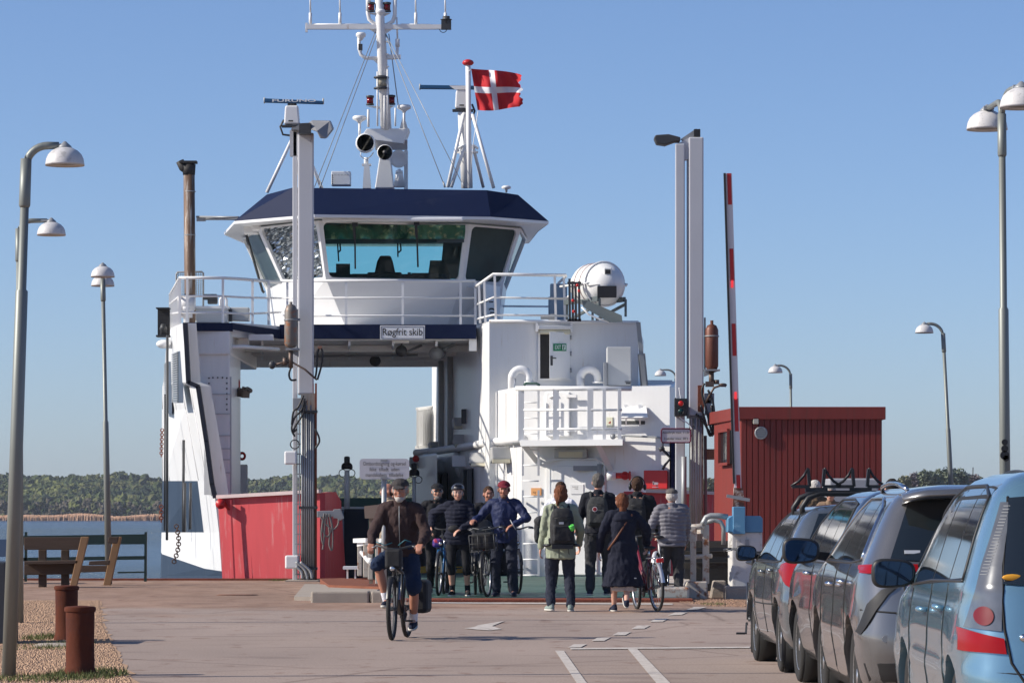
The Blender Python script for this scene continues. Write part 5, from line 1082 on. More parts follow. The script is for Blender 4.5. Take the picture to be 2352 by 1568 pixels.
# traffic light on the tower
tl = thing("traffic_light", U(1564, 954, Yt - .15), "small black signal box on the right guide tower, showing a faint red lamp", "traffic light")
f = MB(); f.box(U(1564, 935, Yt - .14), (.25, .16, .33)); f.box(U(1551, 935, Yt - .1), (.02, .2, .36)); part(tl, "housing", f, BLACK, bevel=.01)
for yy, m_ in ((926, mat("signal_red", (.35, .01, .01), .25, emit=(1, .03, .02), estr=.12)), (944, mat("signal_dark", (.01, .04, .04), .2))):
    f = MB(); f.smooth = True; f.lathe(U(1564, yy, Yt - .24), (0, 1, 0), [(.045, 0), (.05, .02), (.05, .04)], 16); part(tl, "lens", f, m_)
    f = MB(); f.smooth = True; f.torus(U(1564, yy, Yt - .25), (0, 1, 0), .056, .008, 16, 5, 0, PI, (1, 0, 0)); part(tl, "visor", f, BLACK)
for pts in ([(1560, 890), (1562, 905), (1564, 917)], [(1560, 956), (1568, 964), (1580, 972), (1590, 985)]): hose(tl, pts, Yt - .15, .012, WHITE2, "wire")
# signs
SW = mat("sign_face", (.50, .50, .54), .5, var=.04); SLW = mat("sign_face_white", (.60, .60, .62), .5, var=.04)
def rsign(t, px0, px1, py0, py1, Y, m, rad, border=None):
    a, b_ = U(px0, py1, Y), U(px1, py0, Y); pts = []
    for cx_, cz_, a0 in ((b_.x - rad, b_.z - rad, 0), (a.x + rad, b_.z - rad, 90), (a.x + rad, a.z + rad, 180), (b_.x - rad, a.z + rad, 270)):
        for i in range(6): an = R(a0 + 18 * i); pts.append((cx_ + rad * math.cos(an), Y, cz_ + rad * math.sin(an)))
    f = MB(); f.prism(pts, (0, .012, 0)); o = part(t, "sign_face", f, m)
    if border:
        f = MB(); q = [Vector(p) + Vector((0, -.002, 0)) for p in pts] + [Vector(pts[0]) + Vector((0, -.002, 0))]; f.tube(q, .013, 4, False); part(t, "border", f, border)
    return o
Yb = 54.2
ts = thing("boarding_sign", U(882, 1380, Yb), "grey three-line notice board on a post left of the cyclist's head", "sign")
rsign(ts, 826, 940, 1053, 1100, Yb, SW, .05)
TXT = mat("sign_text", (.03, .03, .035), .6)
for i, (s_, w_) in enumerate((("Ombordstigning og-kørsel", 98), ("ikke  tilladt  uden", 68), ("mandskabets  tilladelse", 86))):
    text(ts, "lettering", s_, U(883, 1064.5 + i * 13, Yb - .012), .055, TXT, w_ * Yb / F, bold=0)
f = MB(); f.tube([(ux(882, Yb), Yb + .06, .08), U(882, 1056, Yb + .06)], .038, 10); part(ts, "post", f, GALV)
f = MB()
for xx, yy in ((882, 1057), (882, 1097)): f.box(U(xx, yy, Yb + .02), (.1, .05, .03))
part(ts, "clip", f, GREY)
tx = thing("axle_load_sign", U(1552, 1018, 69.6), "white plate with a dark red border giving axle load limits, on the right tower", "sign")
rsign(tx, 1519, 1586, 984, 1016, 69.6, SLW, .04, mat("sign_border", (.12, .01, .04), .5))
text(tx, "lettering", "Akseltryk max. 11,5t", U(1552.5, 993, 69.58), .042, TXT, 61 * 69.6 / F, bold=.008)
text(tx, "lettering", "3 aksler max. 30 t", U(1552.5, 1007, 69.58), .042, TXT, 55 * 69.6 / F, bold=.008)
f = MB(); f.tube([U(1522, 1000, 69.63), U(1590, 1000, 69.63)], .02, 6); part(tx, "support_bar", f, GREY)
# ---------------- barrier
bt = thing("barrier", U(1712, 1378, 57), "raised red and white barrier boom on a scuffed white cabinet with a pale blue head", "barrier")
Yc = 57
BW = mat("barrier_white", (.60, .585, .56), .6, var=.1, scale=3, c2=(.24, .22, .20), c2amt=.40)
f = MB(); f.plan([P2(1682, Yc), P2(1751, Yc), P2(1751, Yc + .5), P2(1672, Yc + .5), P2(1672, Yc + .1)], .28, uz(1222, Yc)); part(bt, "cabinet", f, BW, bevel=.015)
BB = mat("barrier_blue", (.10, .26, .42), .5, var=.12, c2=(.25, .45, .6), c2amt=.35)
f = MB(); f.prism([U(1672, 1222, Yc - .03), U(1752, 1222, Yc - .03), U(1752, 1190, Yc - .03), U(1746, 1184, Yc - .03), U(1680, 1184, Yc - .03), U(1672, 1190, Yc - .03)], (0, .58, 0)); part(bt, "cabinet_head", f, BB, bevel=.01)
f = MB(); f.prism([U(1684, 1226, Yc - .1), U(1712, 1226, Yc - .1), U(1712, 1163, Yc - .1), U(1684, 1163, Yc - .1)], (0, .3, 0)); part(bt, "arm_housing", f, BB, bevel=.01)
f = MB(); f.prism([U(1692, 1240, Yc - .012), U(1745, 1240, Yc - .012), U(1745, 1272, Yc - .012), U(1692, 1272, Yc - .012)], (0, .02, 0)); part(bt, "control_panel", f, BW); f = MB(); f.box(U(1716, 1250, Yc - .02), (.05, .02, .16)); part(bt, "panel_slot", f, GREY)
f = MB(); f.box((ux(1712, Yc), Yc + .25, .18), (.62, .75, .24)); part(bt, "footing", f, CONC, bevel=.03)
f = MB(); f.prism([U(1683, 1167, Yc + .05), U(1710, 1167, Yc + .05), U(1707, 1118, Yc + .05), U(1686, 1118, Yc + .05)], (0, .1, 0)); part(bt, "arm_bracket", f, mat("rusty_bracket", (.16, .05, .03), .6, c2=(.5, .45, .4), c2amt=.42, scale=4))
f = MB(); f.bar(U(1669, 1138, Yc), U(1722, 1148, Yc), .05, .05); part(bt, "counter_bar", f, GREY)
# boom in red and white sections
bm_top, bm_bot = 398, 1120
def bx(y): t = (y - bm_top) / (bm_bot - bm_top); return 1668 + 22 * t
segs = [(398, 470, 1), (470, 571, 0), (571, 645, 1), (645, 743, 0), (743, 817, 1), (817, 915, 0), (915, 990, 1), (990, 1090, 0), (1090, 1120, 1)]
f = MB()
for y0, y1, c_ in segs:
    f.m = 0; f.prism([U(bx(y1) - 3, y1, Yc), U(bx(y1) + 13, y1, Yc), U(bx(y0) + 13, y0, Yc), U(bx(y0) - 3, y0, Yc)], (0, .06, 0))
    if c_: f.m = 1; f.prism([U(bx(y1) + 2, y1, Yc - .006), U(bx(y1) + 11, y1, Yc - .006), U(bx(y0) + 11, y0, Yc - .006), U(bx(y0) + 2, y0, Yc - .006)], (0, .012, 0))
boom = part(bt, "boom", f, [mat("boom_white", (.66, .64, .66), .5, var=.08), RED])
f = MB(); f.bar(U(bx(398) - 4, 398, Yc), U(bx(1110) - 4, 1110, Yc), .03, .08, (0, 1, 0)); part(boom, "rubber_edge", f, BLACK)
for yy in (652, 908): f = MB(); f.box(U(bx(yy) + 6, yy, Yc - .015), (.035, .02, .11)); part(boom, "boom_lamp", f, mat("lamp_red", (.5, .02, .03), .3, emit=(1, .05, .06), estr=.7))
# ---------------- railings and old timbers right of the ramp
rr_ = thing("railing", (ux(1605, 58), 58, .1), "short white and rust-stained guard rail beside the ramp with a curved end tube", "railing")
f = MB(); Yr = 57.3
for x0, x1, yt in ((1586, 1599, 1208), (1614, 1629, 1204)): rbox(f, x0, x1, yt, 1340, Yr, .1)
part(rr_, "post", f, RW, bevel=.008)
f = MB(); f.tube([U(1550, 1215, Yr + .3), U(1615, 1208, Yr - .02)], .05, 8); f.tube([U(1545, 1280, Yr + .2), U(1635, 1276, Yr - .02)], .035, 8); f.bar(U(1550, 1226, Yr + .3), U(1612, 1220, Yr - .02), .06, .06); part(rr_, "rail", f, RW)
f = MB(); f.tube([U(1614, 1204, Yr)] + [U(1617, 1198, Yr), U(1622, 1188, Yr), U(1632, 1184, Yr), U(1650, 1184, Yr), U(1672, 1187, Yr)], .045, 8); f.tube([U(1618, 1200, Yr + .3), U(1640, 1194, Yr + .3), U(1655, 1198, Yr + .3), U(1662, 1212, Yr + .3), U(1662, 1250, Yr + .3)], .035, 8); part(rr_, "curved_tube", f, GALV)
TB = mat("old_timber", (.055, .048, .04), .85, var=.4, scale=3, bump=.5)
for i, (x0, x1, yy, lb) in enumerate(((1630, 1672, 1250, "upper dark timber beam of the fender beyond the right railing"), (1632, 1674, 1272, "middle dark timber beam of the fender beyond the right railing"), (1628, 1676, 1298, "lowest dark timber beam of the fender beyond the right railing"))):
    f = MB(); f.box(U((x0 + x1) / 2, yy, 62 + i * .3), ((x1 - x0) * 62 / F + .9, .3, .10)); single("timber_beam", f, TB, lb, "timber beam", "old fender timbers")
f = MB(); f.box((ux(1640, 63), 63, .5), (1.0, .2, .9)); f.box((ux(1600, 63.6), 63.6, .3), (.8, .2, .5)); single("fender_wall", f, mat("fender_dark", (.03, .03, .032), .8, var=.4), "dark low timber wall behind the right guard rail", "fender wall")
# left railing by the ramp
rl_ = thing("railing", (ux(845, 58), 58, .1), "white tubular guard rail with blistered paint left of the ramp, by the kerb stones", "railing")
for x0, x1, yt, y1, Yq in ((821, 831, 1245, 1322, 62), (834, 845, 1243, 1325, 60.5), (845, 856, 1240, 1330, 59.5), (862, 872, 1236, 1340, 58)):
    f = MB(); rbox(f, x0, x1, yt, y1, Yq, .1); part(rl_, "post", f, RW, bevel=.008)
f = MB(); f.bar(U(819, 1241, 62), U(848, 1240, 59.6), .12, .07); f.bar(U(824, 1250, 61.9), U(880, 1240, 57.6), .06, .06); f.tube([U(830, 1268, 61.9), U(846, 1288, 59.5), U(852, 1293, 59), U(880, 1300, 57.6)], .035, 8); part(rl_, "rail", f, WHITE2)
for xx, yy in ((850, 1288), (864, 1299)): f = MB(); f.ball(U(xx, yy, 58.8), .055, 8, 6); part(rl_, "joint", f, WHITE2)
f = MB(); f.box(U(808, 1303, 63), (.28, .5, .05)); f.bar(U(798, 1303, 63), U(798, 1328, 63), .03, .03); f.bar(U(816, 1303, 63), U(816, 1328, 63), .03, .03); single("small_step", f, WHITE2, "small pale grey step stool between the red flap and the left railing", "step")
f = MB(); rbox(f, 868, 882, 1250, 1345, 56.5, .12); bp__ = single("steel_post", f, RUST, "brown rusty square steel post beside the sign post", "post", None, .01)
f = MB(); f.prism([U(836, 1162, 59.5), U(870, 1158, 59.5), U(870, 1190, 59.5), U(838, 1190, 59.5)], (0, .1, 0)); f.bar(U(852, 1190, 59.6), U(852, 1340, 59.6), .06, .06); single("blank_plate_sign", f, mat("plate_brown", (.26, .19, .15), .6), "blank brownish plate on a post between the railing and the cyclist", "sign")
f = MB(); f.prism([U(846, 1192, 66), U(866, 1192, 66), U(866, 1250, 66), U(846, 1250, 66)], (0, .1, 0)); f.bar(U(850, 1250, 66), U(850, 1330, 66), .06, .06); f.bar(U(862, 1250, 66), U(862, 1330, 66), .06, .06); single("green_cabinet", f, mat("panel_green", (.02, .06, .05), .5), "narrow dark green cabinet on legs behind the brownish plate sign", "cabinet")
# pontoon wall behind with mooring gear
pw = thing("pontoon", (ux(850, 90), 90, WZ), "dark navy pontoon wall with a white top edge, between the red flap and the people", "pontoon")
f = MB(); f.plan([P2(791, 82), P2(950, 82), P2(955, 92), P2(780, 92)], WZ - .4, uz(1168, 82)); part(pw, "wall", f, mat("pontoon_navy", (.008, .012, .03), .6))
f = MB(); f.plan([P2(765, 82.2), P2(948, 81.9), P2(948, 82.3), P2(765, 82.6)], uz(1170, 82) + .005, uz(1163, 82)); part(pw, "top_edge", f, WHITE2)
f = MB(); f.plan([P2(768, 81.6), P2(790, 81.6), P2(790, 86), P2(768, 86)], WZ - .4, uz(1172, 82)); part(pw, "end_post", f, mat("pontoon_grey", (.25, .30, .36), .6))
mg = thing("mooring_hook", (ux(755, 71), 71, 1.2), "grey rope bundle and hooked winch arm hanging in front of the red flap", "mooring gear")
f = MB(); f.prism([U(728, 1173, 71), U(768, 1172, 71), U(768, 1186, 71), U(728, 1188, 71)], (0, .15, 0)); f.prism([U(766, 1169, 71), U(782, 1168, 71), U(790, 1190, 71), U(780, 1196, 71), U(774, 1190, 71), U(766, 1190, 71)], (0, .15, 0)); part(mg, "arm", f, GREY, bevel=.01)
rp_ = mat("rope_grey", (.17, .16, .15), .9)
for pts in ([(745, 1178), (741, 1215), (752, 1232), (762, 1210), (755, 1180)], [(750, 1178), (757, 1225), (756, 1250), (763, 1262), (764, 1215), (757, 1180)], [(735, 1185), (750, 1205), (765, 1215), (776, 1205), (778, 1192)], [(742, 1190), (738, 1225), (742, 1250)], [(748, 1180), (744, 1240), (741, 1262)]): hose(mg, pts, 70.9, .018, rp_, "rope")
def beacon(px, yt, yb, Y, lb, r=.055):
    t = thing("light_beacon", (ux(px, Y), Y, uz(yb, Y)), lb, "beacon", "white beacon posts beside the ramp")
    f = MB(); f.cyl(U(px, yb, Y), U(px, yt + 27, Y), r * 1.2, r); part(t, "post", f, WHITE2)
    f = MB(); f.smooth = True; f.lathe(U(px, yt + 25, Y), (0, 0, 1), [(.12, 0), (.13, .04), (.12, .1), (.08, .14)], 12); part(t, "lamp_base", f, BLACK)
    f = MB(); f.smooth = True; f.lathe(U(px, yt + 11, Y), (0, 0, 1), [(.06, 0), (.065, .02), (.065, .13), (.03, .15)], 10); part(t, "lamp", f, DARK)
    f = MB()
    for s_ in (-1, 1): f.torus(U(px + s_ * 10, yt + 34, Y), (0, 1, 0), .08, .01, 14, 5)
    part(t, "guard_ring", f, BLACK)
beacon(797, 1052, 1167, 81.5, "thicker white beacon post with a black lamp, left of the notice board")
beacon(951, 1067, 1180, 82.5, "thinner white beacon post touching the right edge of the notice board", .04)
# ---------------- red shed
sh = thing("site_shed", (ux(1850, 68), 68, .1), "dark red ribbed metal shed with a round vent, behind the barrier", "shed")
SR = mat("shed_red", (.18, .024, .018), .6, var=.2, scale=1.2, streak=True, c2=(.14, .03, .022), c2amt=.40)
SRL = mat("shed_red_side", (.34, .05, .035), .6, var=.12, scale=2) if False else SR
Ys = 66.0; zt_ = uz(934, Ys); x0, x1 = ux(1702, Ys), ux(2026, Ys); zf = uz(963, Ys)
f = MB(); n_ = 24; P_ = []
for i in range(n_):
    a = x0 + (x1 - x0) * i / n_; w_ = (x1 - x0) / n_
    P_ += [(a, Ys + .035), (a + w_ * .06, Ys + .012), (a + w_ * .88, Ys + .012), (a + w_ * .93, Ys + .035)]
P_.append((x1, Ys + .035)); P_ += [(x1, Ys + 6), (ux(1641, 69.6), 69.6)]
xs_, ys_ = ux(1641, 69.6), 69.6; ns = 16
for i in range(1, ns):
    t = i / ns; bx_ = xs_ + (x0 - xs_) * t; by_ = ys_ + (Ys + .035 - ys_) * t; P_ += [(bx_ + .0, by_), (bx_ + (x0 - xs_) / ns * .2 - .04, by_ + (Ys - ys_) / ns * .2)]
f.plan(P_, .35, zf + .02); part(sh, "wall", f, SR)
f = MB(); f.prism([(x0 - .05, Ys - .05, zf), (x1 + .06, Ys - .05, zf), (x1 + .06, Ys + 6, zf), (xs_ - .08, ys_ + 1, zf), (xs_ - .08, ys_ - .05, zf)], (0, 0, zt_ - zf)); part(sh, "roof_edge", f, SR, bevel=.01)
f = MB(); f.plan([(x0, Ys + .1), (x1, Ys + .1), (x1, Ys + 5.8), (xs_ + .1, ys_ + .5)], .08, .352); part(sh, "plinth", f, BLACK)
f = MB(); f.smooth = True; f.torus(U(1748, 994, Ys - .02), (0, 1, 0), .1, .018, 22, 6); f.smooth = False
for i in range(5): f.box(U(1748, 986 + i * 4, Ys - .03), (.16, .02, .012))
f.lathe(U(1748, 994, Ys - .015), (0, 1, 0), [(.1, 0), (.1, .03)], 18, False); part(sh, "round_vent", f, GREY)
f = MB(); f.box(U(1736, 966, Ys - .02), (.1, .06, .12)); part(sh, "small_lamp", f, mat("beige", (.45, .42, .36), .5), bevel=.01)
t0, t1 = .38, .72; q = [Vector((xs_ + (x0 - xs_) * t, ys_ + (Ys - ys_) * t, 0)) for t in (t0, t1)]
f = MB(); off = Vector((-.07, -.02, 0)); zq0, zq1 = uz(1066, 68), uz(990, 68)
f.prism([q[0] + off + Vector((0, 0, zq0)), q[1] + off + Vector((0, 0, zq0)), q[1] + off + Vector((0, 0, zq1)), q[0] + off + Vector((0, 0, zq1))], (.05, 0, 0)); wn = part(sh, "window", f, WINDK)
f = MB()
for a, b_ in (((0, zq0), (1, zq0)), ((0, zq1), (1, zq1)), ((0, zq0), (0, zq1)), ((1, zq0), (1, zq1))): f.bar(q[a[0]] + off * 1.3 + Vector((0, 0, a[1])), q[b_[0]] + off * 1.3 + Vector((0, 0, b_[1])), .05, .05)
part(wn, "frame", f, SR)
f = MB(); f.tube([U(1645, 990, 69.3), U(1645, 960, 69.3)], .02, 5); part(sh, "wall_hook", f, DARK)
f = MB(); f.plan([(ux(1905, 64), 64), (ux(2018, 64), 64), (ux(2018, 64), 65.5), (ux(1905, 64), 65.5)], .1, uz(1098, 64)); single("grey_trailer", f, mat("trailer_grey", (.33, .34, .37), .5, var=.03), "plain grey panel-sided trailer between the red shed and the parked cars", "trailer", None, .03)
# ---------------- lamps
DOME = mat("lamp_dome", (.60, .585, .58), .45, var=.12, scale=9, c2=(.42, .41, .40), c2amt=.40)
PGAL = mat("lamp_pole", (.21, .225, .21), .5, .35, var=.2, scale=3, streak=True)
def dome(t, c, r):
    f = MB(); f.smooth = True; pr = [(.012 * r, .80 * r), (.02 * r, .80 * r)]
    prof = [(r, 0), (r * .995, r * .12), (r * .95, r * .36), (r * .85, r * .58), (r * .66, r * .77), (r * .42, r * .90), (r * .2, r * .96), (.01, r * .98)]
    f.lathe(c, (0, 0, 1), [(r * .93, .02)] + prof, 26); d = part(t, "lamp_shade", f, DOME)
    f = MB(); f.smooth = True; f.lathe(c + Vector((0, 0, r * .9)), (0, 0, 1), [(r * .36, 0), (r * .33, r * .1), (r * .06, r * .34), (.005, r * .35)], 16); part(d, "cap", f, GREY)
    f = MB(); f.smooth = True; f.lathe(c + Vector((0, 0, r * .02)), (0, 0, 1), [(.01, 0), (r * .6, .01), (r * .5, .05), (.01, .06)], 16); part(d, "bulb_bowl", f, mat("lamp_bowl", (.2, .2, .19), .3) if "lamp_bowl" not in bpy.data.materials else bpy.data.materials["lamp_bowl"])
def lamp(base, top, Y, rp0, rp1, joint, domes, lb, group="hooked street lamps along the quay"):
    # base/top given as image points at distance Y; domes: list of (dx, dz, r, dy) of shades
    zb = gz(Y) if Y < 90 else .1
    b_ = Vector((ux(base[0], Y), Y, zb)); t_ = U(top[0], top[1], Y); o = thing("street_lamp", b_, lb, "street lamp", group)
    j = b_.lerp(t_, joint)
    f = MB(); f.tube([b_, j, j + (t_ - j) * .012, t_], [rp0 * 1.15, rp0, rp1, rp1 * .92], 14); part(o, "pole", f, PGAL)
    f = MB(); f.tube([t_ - (t_ - b_).normalized() * .42, t_ - (t_ - b_).normalized() * .40, t_], [rp1 * 1.05, rp1 * 1.25, rp1 * 1.2], 12); part(o, "collar", f, PGAL)
    for dx, dz, r, dy in domes:
        c = t_ + Vector((dx, dy, dz)); s_ = 1 if dx > 0 else -1
        h_ = dz + r * .98; top_p = c + Vector((0, 0, r * 1.04))
        f = MB(); L_ = math.hypot(dx, dy); u = Vector((dx, dy, 0)).normalized(); rb = min(h_ + .08, L_ * .8) if h_ > 0 else .1
        pts = [t_ - Vector((0, 0, .02)), t_ + Vector((0, 0, max(.0, h_ + r * .05 - rb)))] + [t_ + Vector((0, 0, h_ + r * .05 - rb)) + u * (rb - rb * math.cos(a)) + Vector((0, 0, rb * math.sin(a))) for a in [PI / 2 * i / 8 for i in range(1, 9)]] + [Vector((c.x, c.y, top_p.z)) - u * r * .3]
        f.tube(pts, [rp1 * .9] * 2 + [rp1 * .85] * 8 + [rp1 * .75], 10); part(o, "arm", f, PGAL)
        f = MB(); f.box(Vector((c.x, c.y, top_p.z)) - u * r * .45, (r * .5, r * .3, r * .16)); part(o, "arm_clamp", f, GREY)
        dome(o, c, r)
    return o
k = 32 / F
lamp((20, 1555), (60, 365), 32, .054, .040, .745, [((151 - 62) * k, (365 - 381) * k + 0 * k, 45 * k, 0)], "nearest hooked street lamp, galvanised pole with one pale dome, at the left edge")
k = 47 / F
lamp((44, 1440), (43, 525), 47, .05, .036, .7, [((117 - 42) * k, (525 - 541) * k, 33 * k, 0)], "second hooked street lamp, half hidden behind the nearest pole at the left edge")
k = 69 / F
lamp((250, 1330), (236, 640), 69, .055, .04, .53, [(.077, -.02, 27 * k, -.7), (-.077, -.10, 27 * k, .7)], "straight lamp with two domes seen one behind the other, behind the bench")
k = 36.5 / F
lamp((2312, 1500), (2301, 262), 36.5, .05, .036, .64, [(-.043, -.076, .206, .8), (.111, -.01, .21, -.6)], "tall lamp with two large domes rising behind the light blue car at the right edge")
k = 81 / F
lamp((2195, 1210), (2166, 765), 81, .052, .040, .6, [((2123 - 2166) * k, 0, 21 * k, 0)], "leaning hooked lamp between the red shed and the tall two-domed lamp")
k = 103 / F
lamp((1820, 1260), (1816, 858), 103, .045, .036, .6, [((1781 - 1816) * k, (858 - 856) * k, 16.5 * k, 0)], "small hooked lamp rising above the roof of the red shed")
k = 128 / F
lamp((1556, 1260), (1552, 864), 128, .045, .036, .6, [((1517 - 1552) * k, (864 - 863) * k, 13.5 * k, 0)], "smallest distant hooked lamp, mostly hidden behind the right guide tower")
# stickers on the tall lamp
f = MB()
for yy, rr in ((1030, .035), (1045, .045), (1052, .03), (1015, .03)): f.smooth = False; f.lathe(U(2308 + (yy % 3) * 3 - 3, yy, 36.42), (0, 1, 0), [(rr, 0), (rr, .02)], 14, False)
part([o for o in col.objects if o.name.startswith("street_lamp.003")][0], "stickers", f, BLACK)
# ---------------- bollards
for px, yb_, yt, rpx, lb in ((184, 1556, 1388, 33, "nearest rusty steel bollard with a lipped top, in the gravel"), (153, 1476, 1342, 26, "rusty steel bollard standing behind the nearest one")):
    c = G(px, yb_ - 6); r_ = rpx * c.y / F; h = (yb_ - 3 - yt) * c.y / F
    f = MB(); f.smooth = True; f.lathe((c.x, c.y, c.z - .03), (0, 0, 1), [(r_ * 1.12, 0), (r_ * 1.12, .07), (r_, .10), (r_ * .98, h * .5), (r_, h - .06), (r_ * 1.0, h - .045), (r_ * 1.08, h - .04), (r_ * 1.11, h - .02), (r_ * 1.08, h - .002), (r_ * 1.0, h), (r_ * .98, h + .004), (.01, h + .012)], 36)
    bd = single("bollard", f, mat("bollard_rust", (.105, .033, .020), .85, spec=.12, var=.3, scale=2.5, c2=(.075, .028, .022), c2amt=.45, bump=.3, bscale=14) if "bollard_rust" not in bpy.data.materials else bpy.data.materials["bollard_rust"], lb, "bollard", "rusty bollards in the gravel")
    bd.data.set_sharp_from_angle(angle=R(45))
# ---------------- picnic bench and green fence at the left
WOOD = mat("bench_wood", (.07, .044, .03), .8, var=.35, scale=3, stretch=(.6, 6, 6), bump=.3); WOODL = mat("bench_wood_lit", (.27, .155, .075), .8, var=.3, scale=3)  # paler second wood colour paints the sunlit look of the end pieces
bn = thing("wooden_bench", U(120, 1345, 66), "heavy wooden bench with plank back and slanted end frame, by the water", "bench")
Yb_ = 66
def wb(name, pts, d, m, Y=Yb_): f = MB(); f.prism([U(*p, Y) for p in pts], (0, d, 0)); return part(bn, name, f, m, bevel=.01)
wb("back_plank", [(55, 1233), (202, 1233), (192, 1262), (55, 1262)], .08, WOOD, 65.9)
wb("seat_plank", [(55, 1288), (180, 1286), (178, 1294), (55, 1296)], .5, WOOD, 65.6)
wb("under_rail", [(55, 1296), (175, 1294), (173, 1318), (55, 1320)], .1, WOOD, 66)
wb("end_frame", [(186, 1232), (204, 1232), (176, 1346), (160, 1346)], .1, WOODL, 65.6)
for x0 in (88, 140): wb("leg", [(x0, 1262), (x0 + 18, 1262), (x0 + 18, 1352), (x0, 1352)], .1, WOOD, 66.1)
b2 = thing("wooden_bench", U(220, 1345, 68), "small slanted wooden seat at the right end of the heavy bench", "bench")
for name, pts, m, Y in (("seat_back", [(262, 1232), (279, 1232), (253, 1346), (236, 1346)], WOODL, 67.8), ("headrest", [(250, 1232), (272, 1232), (268, 1248), (247, 1246)], WOOD, 67.6), ("seat_plank", [(205, 1288), (252, 1286), (250, 1297), (203, 1297)], WOOD, 67.4), ("rail", [(186, 1298), (252, 1298), (250, 1312), (184, 1314)], WOOD, 67.9)):
    f = MB(); f.prism([U(*p, Y) for p in pts], (0, .12, 0)); part(b2, name, f, m, bevel=.01)
gf = thing("green_bench", U(200, 1330, 71.5), "dark green steel bench or rail in front of the water, ending at a thin post", "bench")
GP = mat("bottle_green", (.010, .030, .026), .45)
f = MB(); f.prism([U(50, 1230, 71.5), U(334, 1226, 71.5), U(334, 1249, 71.5), U(50, 1251, 71.5)], (0, .06, 0)); part(gf, "back_board", f, GP)
f = MB(); f.bar(U(50, 1284, 71.5), U(334, 1280, 71.5), .05, .07); f.bar(U(270, 1314, 71.5), U(334, 1313, 71.5), .02, .03); part(gf, "rail", f, GP)
for xx in (335, 60): f = MB(); f.bar(U(xx, 1221, 71.5), (ux(xx - 1, 71.5), 71.5, .1), .05, .05); part(gf, "post", f, GP)
f = MB(); f.plan([(ux(-60, 40) , 40), (ux(14, 40), 40), (ux(14, 40), 41), (ux(-60, 40), 41)], .0, uz(1290, 40)); single("dark_bin", f, mat("bin_dark", (.03, .035, .045), .5, var=.3), "dark waste bin cut off by the left edge behind the lamp pole", "bin", None, .02)
f = MB(); f.plan([(ux(-80, 69), 69), (ux(24, 69), 69), (ux(24, 69), 70), (ux(-80, 69), 70)], uz(1278, 69), uz(1238, 69)); f.plan([(ux(-40, 69.2), 69.2), (ux(-34, 69.2), 69.2), (ux(-34, 69.2), 69.4), (ux(-40, 69.2), 69.4)], .1, uz(1278, 69)); f.plan([(ux(18, 69.2), 69.2), (ux(23, 69.2), 69.2), (ux(23, 69.2), 69.4), (ux(18, 69.2), 69.4)], .1, uz(1278, 69)); single("blue_board", f, mat("board_blue", (.06, .11, .19), .6), "blue board on two legs at the left edge, near the water", "board")
